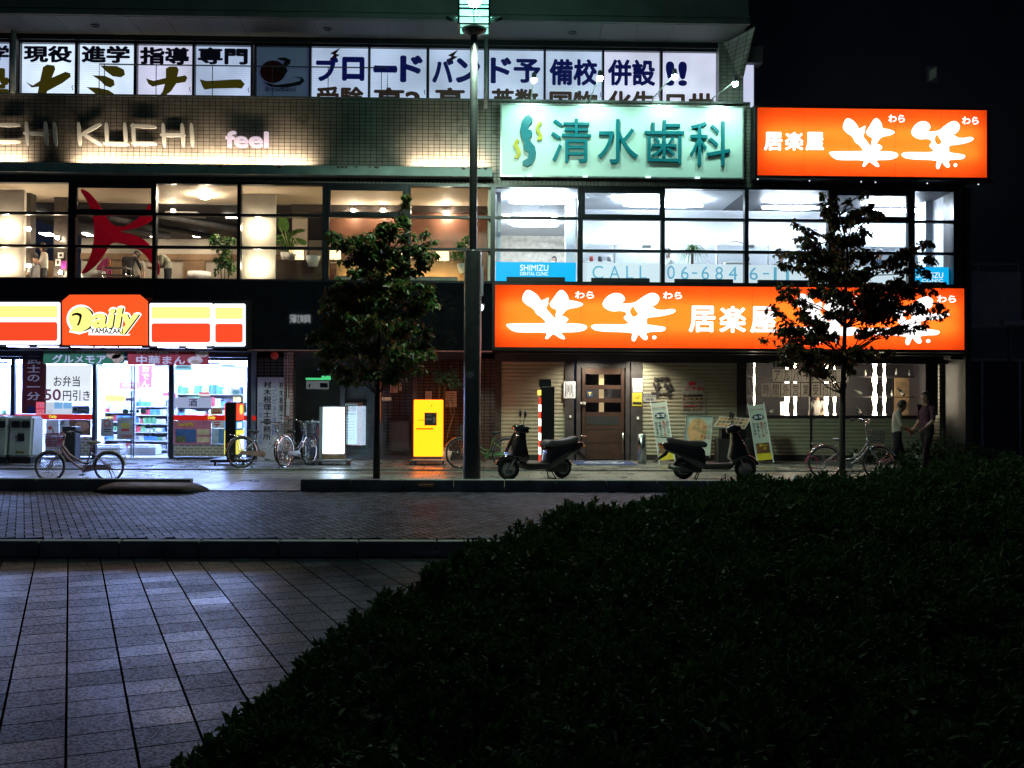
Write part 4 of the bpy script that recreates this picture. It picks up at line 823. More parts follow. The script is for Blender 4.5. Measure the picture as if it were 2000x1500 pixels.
# ---- restaurant window
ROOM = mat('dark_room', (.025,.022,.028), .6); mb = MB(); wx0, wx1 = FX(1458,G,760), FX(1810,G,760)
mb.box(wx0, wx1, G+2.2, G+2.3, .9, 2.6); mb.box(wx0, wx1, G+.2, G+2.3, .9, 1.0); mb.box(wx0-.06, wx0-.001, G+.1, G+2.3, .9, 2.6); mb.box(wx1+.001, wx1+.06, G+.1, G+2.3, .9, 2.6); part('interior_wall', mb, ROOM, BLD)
wz = part('window', MB().pbox(1458.3, 706.5, 1808, 710, G-.02, .06), HDK, BLD); part('pane', MB().pbox(1458.4, 710.2, 1581.8, 810.8, G+.01, .008), GLS, wz); part('pane', MB().pbox(1586, 710.2, 1807.8, 811.3, G+.01, .008), GLS, wz)
part('window_shelf', MB().pbox(1458.5, 735, 1808, 737, G+.75, .22).pbox(1458.5, 774, 1808, 776, G+.75, .22), HDK, BLD)
part('partition', MB().pbox(1748, 737, 1792, 812, G+1.1, .05), mat('tan_partition', (.35,.24,.13), .6), BLD)
PAPL = glow('paper_lantern', (1,.86,.62), 24)
lx = [(1473,1.6,'first, very slim'),(1537,4.2,'second, broad'),(1553,3,'third, slim'),(1614,4,'fourth, broad'),(1630,2.6,'fifth, slim'),(1708.5,5,'sixth and broadest'),(1727,3,'seventh, slim'),(1797,4.2,'last, beside the window end')]
for px, w, l in lx:
    Y = G+.62; x = FX(px, Y, 760); za, zb = FZ(811, Y, px), FZ(709, Y, px); rr_ = w/2000*Y
    pr = [(max(.006, rr_*(.72+.28*math.cos(2*math.pi*(i/30*2.8+.1)))), za+(zb-za)*i/30) for i in range(31)]
    r = E('column_lantern', (x, Y, za), l+' of the wavy paper column lanterns counted from the siding', 'lantern', 'wavy column lanterns in the restaurant window')
    part('shade', MB().lathe(pr, (x, Y, 0), 14), PAPL, r); part('cap', MB().lathe([(0,zb+.002),(rr_*.8,zb+.002),(rr_*.8,zb+.02),(0,zb+.02)], (x,Y,0), 12), HDK, r)
TRC = mat('washi_sheet', (.55,.53,.5), .7, 0, .15, 5, trans=.65)
for i, ch in enumerate('アルバイト大募集'):
    x = 1509+i*18.6; poster('hanging paper sheet with the character '+ch+' in the upper row of the window', x, 721, x+18, 746, G+.03+.004*(i % 2), TRC, ((T((ch,(x+3,724,x+15,743)),bold=.0), INK),), name='paper_sheet', cat='paper', group='recruiting sheets in the window')
for i, ch in enumerate('時間外営業受付中'):
    x = 1487+i*19.4; poster('hanging paper sheet with the character '+ch+' in the lower row of the window', x, 748, x+17.5, 775, G+.03+.004*(i % 2), TRC, ((T((ch,(x+3,751,x+15,772)),bold=.0), INK),), name='paper_sheet', cat='paper', group='recruiting sheets in the window')
BOT = [mat('bottle_green', (.02,.06,.025), .12), mat('bottle_pale', (.35,.36,.3), .15)]
for px, py, s, k, tilt, l in ((1690,735,1,1,0,'pale bottle on the top shelf beside the broadest lantern'),(1751,733,1,1,0,'pale bottle on the top shelf above the tan partition'),(1776,735,1,1,0,'slimmer pale bottle on the top shelf near the window end'),(1742,774,.9,1,0,'small bottle on the middle shelf by the slim lantern'),(1766,772,1.5,0,-.75,'large green bottle leaning on a rack on the tan partition'),(1682,809,1.4,0,-.6,'green bottle leaning on the sill under the lanterns'),(1503,808,1.3,0,.7,'tilted green bottle on the sill behind the advertising stand'),(1683,769,1.2,1,-1.1,'pale bottle lying on the middle shelf')):
    Y = G+.85; q = P(px, py, Y-.3 if tilt else Y); h = .17*s; rb = .026*s
    mb = MB().lathe([(0,0),(rb,0),(rb,h*.62),(rb*.4,h*.78),(rb*.36,h),(rb*.42,h),(rb*.42,h*1.03),(0,h*1.03)], (0,0,0), 12)
    r = E('bottle', q, l, 'bottle', 'bottles in the restaurant window', local=True); r.rotation_euler = (0, tilt, 0); part('glass', mb, BOT[k], r); part('label', MB().lathe([(rb+.001,h*.15),(rb+.001,h*.5)], (0,0,0), 12), PAPER, r)
r = E('menu_card', P(1580, 800, G+.9), 'white lit price card standing between the lanterns on the sill', 'card'); part('card', MB().pbox(1524, 785, 1534, 811, G+.72, .01), PAPER, r)
# ------------------------------------------------------------------ to the side: fence, balcony, neighbour
NB = E('neighbouring_building', (FX(1900,34,400), 34, 0), 'unlit neighbouring building rising behind the orange roof sign', 'building')
part('wall', MB().box(FX(1455,34,400), FX(2300,34,400), 34, 44, 0, 19), mat('night_wall', (.055,.06,.075), .8, 0, .2, .4), NB)
w = part('window', MB().pbox(1809, 129, 1831, 162, 33.95, .03), mat('vent_hood', (.2,.2,.2), .5), NB); part('pane', MB().ppoly([(1815,138),(1829,130),(1829,150),(1815,158)], 33.94, .01), glow('faint_pane', (.28,.4,.3), .05), w)
r = E('balcony', P(1940, 640, G+.3), 'grey balcony panel with a thin rail beside the orange sign', 'balcony'); part('panel', MB().pbox(1877, 531, 1994, 639, G+.3, .3), mat('balcony_grey', (.42,.45,.48), .7, 0, .15, 2), r)
q0, q1 = P(1877, 516, G+.4), P(1990, 516, G+.4); mb = MB().tube([q0, q1], .014, 6); zt_ = FZ(531, G+.4, 1940)
for px in (1880, 1911, 1989): x = FX(px, G+.4, 520); mb.tube([(x,G+.4,zt_),(x,G+.4,q0.z)], .01, 6)
part('rail', mb, mat('rail_white', (.5,.5,.52), .4), r)
part('soffit', MB().pbox(1960, 625, 2060, 635, G+.1, .19), mat('balcony_grey', (.17,.185,.2), .7), r)
x = FX(1972, G+.2, 680); solo('steel_post', MB().tube([(x,G+.2,2.3),(x,G+.2,FZ(641,G+.2,1972))], .05, 8), mat('post_grey', (.12,.13,.15), .5), 'slim steel post under the grey balcony', 'post')
r = E('louvred_gate', P(1925, 890, G+.4), 'dark louvred metal gate between the shop front and the frame edge', 'gate'); Y = G+.4
for a, b in ((1852,1856),(1916,1921),(1990,1995)): part('post', MB().pbox(a, 703, b, 890, Y-.03, .06), mat('gate_blue_grey', (.28,.33,.4), .5), r)
part('rail', MB().pbox(1850, 701, 2060, 705, Y-.04, .08), mat('gate_blue_grey', (.28,.33,.4), .5), r)
mb = MB(); z0, z1 = FZ(888, Y, 1925), FZ(706, Y, 1925); X0, X1 = FX(1857, Y, 800), FX(2060, Y, 800); n = 40
for k in range(n): z = z0+(z1-z0)*k/n; mb.box(X0, X1, Y, Y+.03, z, z+(z1-z0)/n*.7)
part('louvre_panel', mb, mat('gate_dark', (.02,.022,.03), .5), r); part('letter_box', MB().pbox(1892, 775, 1912, 812, Y-.05, .02).pbox(1922, 775, 1937, 812, Y-.05, .02), mat('gate_box', (.05,.055,.07), .5), r)
solo('tiled_column', MB().pbox(1835, 697, 1851, 895, G+.2, .4), tiles('column_tile', (.26,.26,.22), (.05,.05,.05), .3, .1, .01, 0, 'xz', bump=.4), 'pale tiled column between the restaurant and the louvred gate', 'column')
mb = MB()
for t in range(24): pass
solo('overhead_wire', MB().tube([P(1890+t*8, 410+t*1.6+.02*t*t, G+2) for t in range(15)], .012, 5), DARK, 'thin overhead wire sagging past the end of the building', 'wire')
# ================================================================== second floor rooms
ZF2 = 3.95; ZC = FZ(361, F+.2, 500)
XS0, XS1, XD1 = FX(-120, F, 450), FX(961, F, 450), FX(1861, F, 450)
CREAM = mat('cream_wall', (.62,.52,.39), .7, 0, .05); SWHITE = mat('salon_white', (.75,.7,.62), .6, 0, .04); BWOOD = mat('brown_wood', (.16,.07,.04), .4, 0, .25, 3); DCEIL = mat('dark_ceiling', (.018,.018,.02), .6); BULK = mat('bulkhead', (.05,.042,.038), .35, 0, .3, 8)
OAK = mat('oak', (.33,.19,.09), .5, 0, .2, 3)
part('interior_floor', MB().box(XS0, XD1, F+.1, 38, ZF2-.1, ZF2), mat('salon_floor', (.3,.25,.2), .4), BLD)
part('interior_ceiling', MB().box(XS0, XS1, F+.12, 28, ZC, ZC+.1), CREAM, BLD)
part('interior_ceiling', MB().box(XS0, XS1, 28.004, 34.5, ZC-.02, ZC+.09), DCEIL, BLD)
mb = MB(); mb.box(XS0, XS1, 34, 34.2, ZF2, ZC-.03); part('interior_wall', mb, CREAM, BLD)
mb = MB(); mb.box(XS0, FX(560,34,450), 33.93, 33.999, FZ(508,34,300), FZ(496,34,300)); part('wall_trim', mb, OAK, BLD)
mb = MB()
for a, b in ((60,105),(215,236),(358,400)): mb.pbox(a, 509, b, 560, 33.9, .09)
part('wall_panel', mb, OAK, BLD)
bw0 = FX(632, 28.05, 450); zb1, zb0 = FZ(397, 28, 800), FZ(416, 28, 800)
part('interior_wall', MB().box(bw0, XS1-.12, 28.05, 28.2, ZF2, zb0-.001), BWOOD, BLD)
part('bulkhead', MB().box(FX(570,28,405), XS1-.12, 27.9, 28.25, zb0, ZC-.001), BULK, BLD)
part('interior_wall', MB().box(XS1-.1, XS1+.02, F+.11, 34, ZF2, ZC), SWHITE, BLD)
part('partition', MB().box(FX(-110,26.3,450), FX(47,26.3,450), 26.3, 26.42, ZF2, ZC-.001), SWHITE, BLD)
part('partition', MB().box(FX(470,26.5,450), FX(538,26.5,450), 26.5, 26.6, ZF2, ZC-.001), SWHITE, BLD)
part('partition', MB().box(FX(572,30,450), FX(602,30,450), 29.9, 30.1, ZF2, ZC-.021), CREAM, BLD)
for a, b, Y in ((47.5,60,26.7),(105,131,27.2)): part('column', MB().pbox(a, 360, b, 560, Y, .3), BULK, BLD)
BULB = glow('warm_bulb', (1,.8,.55), 200); BULBW = glow('white_bulb', (1,.84,.62), 500)
def globe(px, py, Y, l, r=.06, m=BULB, grp='round wall lamps in the salon'):
    q = P(px, py, Y); o = E('wall_lamp', q, l, 'lamp', grp); part('bulb', MB().ell(q, r, r, r, 12, 8), m, o); part('base', MB().lathe([(0,.1),(r*.8,.1),(r*.8,r*.8),(0,r*.8)], q, 12, 'y'), CHROME, o)
globe(12, 446, 26.17, 'upper round lamp on the white panel at the far end of the salon'); globe(8, 515, 26.17, 'lower round lamp on the white panel at the far end of the salon')
globe(503, 445, 26.37, 'upper round lamp on the white panel beside the big leafed plant'); globe(503, 520, 26.37, 'lower round lamp on the white panel beside the big leafed plant')
for px, py, l in ((56,447,'upper round lamp on the slim dark column'),(56,519,'lower round lamp on the slim dark column'),(112,464,'upper round lamp on the broad dark column'),(118,532,'lower round lamp on the broad dark column')): globe(px, py, 26.55 if px < 100 else 27.05, l, .05)
def downl(px, Y, l, r=.09, py=None, m=BULBW):
    x = FX(px, Y, 400); z = ZC-.03 if py is None else FZ(py, Y, px); o = E('spot_lamp', (x, Y, z), l, 'lamp', 'salon ceiling spots')
    part('lens', MB().ell((x,Y,z), r, r, r*.6, 12, 8), m, o); part('ring', MB().lathe([(r*.7,r*.35),(r*1.1,r*.5),(r*1.1,r*1.2),(r*.5,r*1.3)], (x,Y,z), 14), mat('lamp_white', (.6,.58,.55), .5), o)
downl(400, 26.7, 'broad bright ceiling spot in the bay left of the bamboo', .15); downl(338, 27.8, 'bright spot lamp hanging left of the bamboo', .06, 412)
downl(283, 27.6, 'spot lamp at the top right of the red star shape', .06, 382); downl(160, 27.6, 'spot lamp at the top left tip of the red star shape', .06, 383)
for px, l in ((690,'first'),(748,'second'),(872,'third, brightest')): downl(px, 27.75, l+' spot lamp under the dark bulkhead of the brown wood wall', .055 if px < 800 else .075, 411 if px < 800 else 415)
mb = MB()
for px, y, w in ((68,410,18),(86,460,20),(165,459,10),(292,461,14),(382,461,20),(445,412,20)):
    Y = 33 if y > 440 else 29.4; X0, X1 = FX(px-w/2, Y, y), FX(px+w/2, Y, y); mb.box(X0, X1, Y, Y+.5, ZC-.05, ZC-.021)
part('ceiling_light', mb, glow('far_ceiling_light', (1,.9,.75), 30), BLD)
mb = MB()
for k, (a, b) in enumerate(((60,330),(170,420),(300,560))): mb.tube([P(a,420,31)*1 if False else Vector((FX(a,29,420),29,ZC-.12)), Vector((FX(b,33,460),33,ZC-.12))], .09, 6)
part('ceiling_duct', mb, mat('duct', (.12,.12,.125), .5), BLD)
part('ac_unit', MB().box(FX(322,29,430), FX(385,29,430), 29, 29.9, ZC-.06, ZC-.022), mat('ac_white', (.5,.48,.45), .5), BLD)
# red star shape
star = [(155,369),(166,370),(180,382),(193,400),(202,414),(212,432),(222,440),(240,444),(262,432),(280,418),(292,396),(300,402),(306,414),(300,428),(280,440),(258,447),(226,452),(262,458),(285,470),(300,490),(312,526),(309,540),(300,522),(286,500),(268,486),(246,478),(224,472),(212,478),(204,494),(188,516),(172,530),(156,536),(170,516),(180,490),(184,462),(184,440),(180,416),(170,392)]
solo('star_sculpture', MB().ppoly(smooth(star, 1), F+.5, .06), mat('crimson_acrylic', (.55,.012,.11), .25, 0, .06, spec=.6, trans=.65), 'big crimson four armed star shape standing in the salon window', 'sculpture')
solo('pink_screen', MB().ppoly([(190,520),(200,508),(212,503),(217,508),(217,560),(180,560)], 30, .06), mat('pink_acrylic', (.5,.04,.18), .3), 'small pink screen behind the lower arm of the star', 'screen')
for px, l in ((183,'white round backed chair by the foot of the star'),(389,'white round backed chair left of the bamboo')):
    q = P(px, 548, 27); r = E('salon_chair', (q.x, 27, ZF2), l, 'chair', 'white salon chairs'); mb = MB()
    pr = [(.0,.42),(.24,.44),(.3,.55),(.31,.75),(.29,.9),(.27,.9),(.28,.75),(.27,.56),(.22,.48),(0,.47)]; mb.lathe(pr, (q.x,27,ZF2), 20); part('shell', mb, WHITE, r)
    part('pedestal', MB().lathe([(.22,0),(.22,.02),(.04,.05),(.04,.42)], (q.x,27,ZF2), 16), CHROME, r)
q = P(228, 545, 26.8); r = E('trolley', (q.x, 26.8, ZF2), 'chrome salon trolley with trays in front of the person in black', 'trolley'); mb = MB(); zt_ = FZ(520,26.8,228)
for dx in (-.3,.3):
    for dy in (-.18,.18): mb.tube([(q.x+dx,26.8+dy,ZF2),(q.x+dx,26.8+dy,zt_)], .012, 6)
part('frame', mb, CHROME, r); mb = MB()
for k in (0,.2,.45): mb.box(q.x-.29, q.x+.29, 26.63, 26.97, zt_-.06-k, zt_-.03-k)
part('tray', mb, mat('tray_grey', (.35,.35,.36), .4), r)
mb = MB().lathe([(0,0),(.035,0),(.035,.12),(.015,.17),(.015,.2),(0,.2)], (q.x-.18,26.8,zt_-.028), 12); solo('spray_bottle', mb, mat('amber_plastic', (.45,.2,.02), .3), 'amber bottle standing on the salon trolley', 'bottle')
for a, b, c, d, l in ((113,493,124,504,'white card with dark figure on the broad dark column'),(108,506,118,519,'square white framed card on the broad dark column'),(119,509,130,525,'magenta picture card on the broad dark column')):
    poster(l, a, b, c, d, 27.17, PAPER if 'white' in l else mat('magenta_print', (.35,.04,.25), .4), ((Bx((a+3,b+3,c-3,d-3)), INK if 'white' in l else mat('violet_print', (.2,.05,.4), .4)),), name='card', cat='card')
mb = MB().pbox(479, 505, 479.5, 505.5, 26.4, .01)
# reception counter, lamp shades, wood cabinet
zcn = FZ(508, 27.3, 550); part('counter', MB().box(FX(530,27.2,520), FX(632,27.2,520), 27.2, 27.7, ZF2, zcn), mat('counter_dark', (.05,.035,.025), .35), BLD)
zcb = FZ(541, 26.3, 800); part('counter', MB().box(FX(652,26.2,540), FX(893,26.2,540), 26.2, 26.7, ZF2, zcb), mat('counter_stone', (.3,.32,.28), .3), BLD)
part('counter', MB().box(FX(655,26.8,520), FX(915,26.8,520), 27.0, 27.3, ZF2, FZ(510,27,800)), OAK, BLD)
part('counter_light', MB().box(FX(668,26.8,538), FX(893,26.8,538), 26.72, 26.76, zcb-.03, zcb+.02), glow('counter_tube', (1,.78,.36), 30), BLD)
SHADE = glow('lamp_shade_lit', (1,.78,.4), 2.2); 
for a, b, c, d, Y, l in ((562,483,592,505,27.4,'square lit shade in front of the big leafed plant'),(635,489,665,504,27.1,'lit shade left of the tree crown'),(781,490,803,502,27.1,'lit shade half hidden by the tree crown'),(850,491,877,507,27.1,'lit shade near the lamp post')):
    X0, X1, Z0, Z1 = RC(a, b, c, d, Y); cx = (X0+X1)/2; r = E('table_lamp', (cx, Y+.1, Z0-.14), l, 'lamp', 'lit lamp shades on the salon counters'); rw = (X1-X0)/2
    part('shade', MB().lathe([(rw,Z0),(rw*.94,Z1),(rw*.92,Z1),(rw*.98,Z0)], (cx,Y+.1,0), 20), SHADE, r); part('stem', MB().tube([(cx,Y+.1,Z0-.12),(cx,Y+.1,Z0+.08)], .02, 8).lathe([(0,Z0-.14),(.09,Z0-.14),(.09,Z0-.12),(0,Z0-.12)], (cx,Y+.1,0), 14), CHROME, r)
solo('vase', MB().lathe([(0,0),(.12,0),(.2,.28),(.18,.28),(.1,.03),(0,.03)], P(611,521,26.9), 18), mat('vase_glass', (.3,.33,.33), .2), 'pale flared vase on the dark reception counter', 'vase')
# leaf helpers -------------------------------------------------------
def leaves_np(Pt, D, Nn, Ln, Wd, fold=.25):
    D = D/np.linalg.norm(D, axis=1, keepdims=True); Sd = np.cross(D, Nn); Sd /= np.linalg.norm(Sd, axis=1, keepdims=True)+1e-9; N2 = np.cross(Sd, D)
    L = Ln[:,None]; w = Wd[:,None]
    b = Pt; t = Pt+D*L-N2*L*.12; f = N2*w*fold
    l1 = Pt+D*L*.33+Sd*w+f; l2 = Pt+D*L*.68+Sd*w*.85+f*.6; r1 = Pt+D*L*.33-Sd*w+f; r2 = Pt+D*L*.68-Sd*w*.85+f*.6
    V = np.stack([b,l1,l2,t,r2,r1], 1).reshape(-1,3); k = np.arange(len(Pt))*6
    Fq = np.concatenate([np.stack([k,k+1,k+2,k+3],1), np.stack([k,k+3,k+4,k+5],1)])
    return V, Fq
def leafmat(name, c1, c2, c3, rough=.45, trans=.25):
    m, nt, N, L, b = nodes(name); g = N.new('ShaderNodeNewGeometry'); cr = N.new('ShaderNodeValToRGB'); e_ = cr.color_ramp.elements
    e_[0].color = (*c1,1); e_[1].color = (*c3,1); e_[1].position = 1; x = e_.new(.6); x.color = (*c2,1)
    L.new(g.outputs['Random Per Island'], cr.inputs[0]); L.new(cr.outputs[0], b.inputs['Base Color']); b.inputs['Roughness'].default_value = rough; b.inputs['Specular IOR Level'].default_value = .3
    t = N.new('ShaderNodeBsdfTranslucent'); L.new(cr.outputs[0], t.inputs[0]); ms = N.new('ShaderNodeMixShader'); ms.inputs[0].default_value = trans
    L.new(b.outputs[0], ms.inputs[1]); L.new(t.outputs[0], ms.inputs[2]); L.new(ms.outputs[0], N['Material Output'].inputs[0]); return m
HOUSE = leafmat('houseplant_leaf', (.05,.13,.03), (.09,.2,.05), (.14,.26,.07)); STEMM = mat('plant_stem', (.1,.07,.03), .7); POT = mat('pot_white', (.5,.5,.48), .5)
def npart(name, V, Fq, m, parent, off):
    o = bpy.data.objects.new(name, np_mesh(name, np.asarray(V)-np.array(off), Fq, m)); COL.objects.link(o); o.parent = parent; return o
def uv3(n): a = rng.normal(size=(n,3)); return a/np.linalg.norm(a, axis=1, keepdims=True)
def bush(label, blobs, Y, n, ln, base_px, stems, m=HOUSE, cat='plant', droop=.5, name='house_plant', zbase=None, spread=.5):
    q = P(*base_px, Y); z0 = q.z if zbase is None else zbase; r = E(name, (q.x, Y, z0), label, cat); pts = []; tot = sum(b[2]*b[3] for b in blobs)
    for x, y, a, b in blobs:
        c = np.array(P(x, y, Y)); k = max(3, int(n*a*b/tot)); s = Y/2000; u = uv3(k)*rng.random((k,1))**.4; pts.append(c+u*np.array([a*s, min(a,b)*s*spread*2, b*s]))
    pts = np.concatenate(pts); k = len(pts); D = uv3(k)+np.array([0,0,-droop]); V, Fq = leaves_np(pts, D, uv3(k)*.5+np.array([0,-.3,.8]), ln*(.7+.6*rng.random(k)), ln*.24*np.ones(k)); npart('foliage', V, Fq, m, r, r.location)
    mb = MB()
    for s in stems: mb.tube([P(x, y, Y) for x, y in s], [.018]+[.009]*(len(s)-1), 5)
    part('stem', mb, STEMM, r); mb = MB().lathe([(0,0),(.12,0),(.17,.25),(.15,.25),(.12,.05),(0,.05)], (q.x,Y,z0), 16)
    part('pot', mb, POT, r); return r
bush('bamboo like plant in the salon window beside the mullion', [(432,475,24,14),(418,463,10,8),(450,468,11,8),(440,505,14,24),(425,520,6,20),(452,520,9,18)], 26.3, 420, .12, (437,565), [[(434,565),(430,510),(422,470)],[(438,565),(440,500),(445,470)],[(442,565),(452,510),(455,475)]], zbase=ZF2)
bush('dark fern like plant behind the big leafed plant', [(558,468,16,16),(565,490,12,14)], 27.7, 160, .16, (560,506), [[(560,506),(560,480)]], zbase=zcn)
bush('leafy shrub at the salon side of the lamp post', [(905,482,12,16),(895,497,16,9),(912,465,6,8)], 26.9, 200, .12, (905,520), [[(905,520),(905,480)]], zbase=FZ(512,26.9,900)-.3)
r = E('house_plant', P(568,506,27.0), 'plant with a few big paddle leaves on the dark reception counter', 'plant'); mb = MB(); st = MB()
for pts in ([(541,416),(552,418),(563,430),(566,446),(556,454),(546,440)],[(540,428),(549,440),(554,452),(548,454),(543,444)],[(566,455),(574,448),(594,446),(597,452),(585,454),(572,460)],[(575,464),(586,465),(598,470),(600,477),(592,479),(582,474)],[(566,462),(573,452),(576,456),(570,466)]):
    cx = sum(p[0] for p in pts)/len(pts); cyy = sum(p[1] for p in pts)/len(pts); mb.ppoly(smooth(pts,1), 26.9+random.random()*.1, .006); st.tube([P(568,504,27), P((cx+568)/2-2,(cyy+490)/2,27), P(cx,cyy,26.97)], .01, 5)
part('leaf', mb, mat('paddle_leaf', (.16,.3,.06), .4, 0, .2, trans=.3), r); part('stem', st, mat('pale_stem', (.4,.42,.15), .5), r); part('pot', MB().lathe([(0,0),(.1,0),(.14,.16),(.12,.16),(0,.1)], P(568,508,27), 16), POT, r)
# ------------------------------------------------------------------ dental practice
part('interior_floor', MB().box(XS1+.05, XD1+.05, F+.14, 32.8, ZF2+.002, ZF2+.02), mat('clinic_floor', (.72,.72,.7), .35), BLD)
DW = mat('clinic_white', (.72,.75,.8), .6, 0, .03)
xd0 = XS1+.03
part('interior_ceiling', MB().box(xd0, XD1+.2, F+.12, 33, ZC, ZC+.1), DW, BLD)
part('interior_wall', MB().box(xd0, XD1+.2, 32.9, 33, ZF2, ZC-.001), mat('clinic_ivory', (.75,.7,.6), .6), BLD); part('interior_wall', MB().box(XD1+.1, XD1+.2, F+.5, 32.9, ZF2, ZC-.002), DW, BLD)
part('interior_wall', MB().box(FX(1128,28.2,450), FX(1766,28.2,450), 28.2, 28.3, ZF2, ZC-.002), DW, BLD)
part('column', MB().pbox(1808, 372, 1836, 560, 26.6, .5), DW, BLD); part('column', MB().pbox(970, 372, 978, 560, 26.0, .3), DW, BLD)
part('column', MB().pbox(1105, 372, 1124, 560, 26.6, .3), DW, BLD)
CL = glow('clinic_oval_light', (.72,.86,1), 130); mb = MB()
for a, b, y in ((995,1110,382),(1218,1372,386),(1205,1330,411),(1488,1600,388),(1455,1555,415),(1682,1800,392),(1690,1790,418),(1000,1090,478)):
    t = (ZC-CAMZ); Yl = t/((780-y)/2000.0) if y < 470 else 30; Yl = min(max(Yl, F+.45), 32); xa, xb = FX(a, Yl, y), FX(b, Yl, y); cx = (xa+xb)/2
    mb.prism([(cx+(xb-xa)/2*math.cos(q), Yl+.17*math.sin(q)) for q in np.linspace(0, 6.1, 28)], ZC-.17, ZC-.13, ax='z')
part('ceiling_light', mb, CL, BLD); mb = MB()
for a, b in ((1006,428.5),(990,424),(1082,425),(1200,386),(1000,440),(1080,437)):
    Yl = (ZC-CAMZ)*2000/(780-b)*.985; x = FX(a, Yl, b); mb.lathe([(0,ZC-.02),(.1,ZC-.02),(.1,ZC-.003)], (x,Yl,0), 14)
part('downlight', mb, glow('clinic_downlight', (1,.95,.85), 60), BLD)
part('ac_unit', MB().box(FX(1053,27.5,405), FX(1105,27.5,405), 27.2, 27.9, ZC-.05, ZC-.003), mat('ac_grey', (.42,.44,.5), .5), BLD); part('ac_unit', MB().box(FX(1085,30,450), FX(1110,30,450), 29.7, 30.4, ZC-.06, ZC-.003), mat('ac_grey', (.42,.44,.5), .5), BLD)
part('frosted_screen', MB().box(FX(1130,27.2,500), FX(1860,27.2,500), 27.2, 27.23, ZF2, FZ(479,27.2,1500)), mat('frosted', (.78,.82,.86), .4, 0, .03, trans=.4), BLD)
for a, b, l, colr, s in ((968,1125,'first','deep',0),(1135,1289,'second','pale',1),(1297,1453,'third','pale',1),(1461,1615,'fourth','pale',1),(1632,1770,'fifth','pale',2),(1784,1858,'last','deep',0)):
    y0 = 512+(a-968)*.012; X0, X1, Z0, Z1 = RC(a, y0, b, 560, F+.2); nm = {0:'deep blue lit board with white words',1:'pale lit board with blue capitals',2:'pale blue lit board behind the tree'}[s]
    lab = {'first':'deep blue lit board with white words next to the salon','second':'pale lit board with four blue capitals in the clinic window','third':'pale lit board with the first blue digits in the clinic window','fourth':'pale lit board with the last blue digits left of the tree','fifth':'pale lit board hidden mostly behind the tree','last':'deep blue lit board with white words at the building end'}[l]
    r = E('window_board', ((X0+X1)/2, F+.2, Z0), lab, 'sign', 'lit boards in the clinic window')
    part('board', MB().box(X0, X1, F+.2, F+.26, Z0, Z1), glow('board_blue', (.004,.5,1), .95) if s == 0 else glow('board_pale', (.72,.9,1), .92), r)
    tx = [[('SHIMIZU',(1016,517,1071,529),1),('DENTAL CLINIC',(1016,531,1071,538),1)],[('C',(1157,519,1178,545),0),('A',(1190,519,1211,545),0),('L',(1223,519,1237,545),0),('L',(1249,519,1263,545),0)],[('0',(1303,519,1318,545),0),('6',(1330,520,1345,546),0),('-',(1351,532,1362,535),0),('6',(1370,520,1385,546),0),('8',(1397,521,1412,547),0),('4',(1423,521,1440,547),0)],[('6',(1464,522,1480,547),0),('-',(1490,533,1502,536),0),('1',(1511,522,1517,547),0),('1',(1535,522,1541,547),0)],[],[('SHIMIZU',(1790,532,1842,543),1),('CLINIC',(1800,545,1842,551),1)]][['first','second','third','fourth','fifth','last'].index(l)]
    for w_, m_ in ((1, glow('board_white_letter', (.9,1,1), 1.1)), (0, glow('board_cyan_letter', (.2,.68,.95), .6))):
        it = [t for t in tx if t[2] == w_]
        if it:
            mb = MB()
            for t, rc, _ in it: text(mb, t, *rc, F+.198, .004, .008 if w_ else .0)
            part('lettering', mb, m_, r)
    if s < 2: c = (a+b)/2; part('lamp_trough', MB().pbox(c-57 if b-a > 100 else c-22, y0+29, c+57 if b-a > 100 else c+28, y0+38.5, F+.04, .1), mat('trough_dark', (.02,.025,.03), .4), r)
def spiky(label, px, py, Y, n, L, zb):
    q = P(px, py, Y); r = E('house_plant', (q.x, Y, zb), label, 'plant'); k = n; a = rng.random(k)*6.28; V = []; Fq = []
    for i in range(k):
        d = np.array([math.cos(a[i]), math.sin(a[i])*.6, 0]); lift = .3+rng.random()*.9; l = L*(.6+.5*rng.random()); sd = np.array([-d[1], d[0], 0])*.016; pr = np.array([q.x, Y, q.z]); n0 = len(V)
        for s in range(5):
            t = s/4; c = pr+d*l*t+np.array([0,0,l*(lift*t-1.5*t*t)]); w = sd*(1-t*.8); V += [c-w, c+w]
        Fq += [(n0+2*s, n0+2*s+1, n0+2*s+3, n0+2*s+2) for s in range(4)]
    npart('foliage', V, Fq, HOUSE, r, r.location); part('stem', MB().tube([(q.x,Y,zb),(q.x,Y,q.z)], .04, 8), STEMM, r); part('pot', MB().lathe([(0,0),(.16,0),(.2,.35),(.17,.35),(0,.3)], (q.x,Y,zb), 16), POT, r)
spiky('palm like plant with drooping narrow leaves in the clinic window', 1352, 484, 26.2, 110, .5, ZF2)
spiky('narrow leafed plant at the clinic end beside the column', 1770, 520, 26.3, 30, .4, ZF2)
for px, l in ((1200,'dental lamp arm in the second clinic bay'),(1400,'dental lamp arm behind the palm like plant'),(1500,'dental lamp arm left of the tree')):
    q = P(px, 480, 27.0); r = E('dental_lamp', (q.x, 27, ZF2), l, 'dental lamp', 'dental lamps'); part('arm', MB().tube([(q.x,27,ZF2),(q.x,27,q.z),(q.x+.5,26.9,q.z+.12),(q.x+.8,26.8,q.z-.02)], .025, 7), WHITE, r); part('head', MB().bbox(q.x+.7, q.x+.95, 26.7, 26.9, q.z-.08, q.z+.02, .03), WHITE, r)
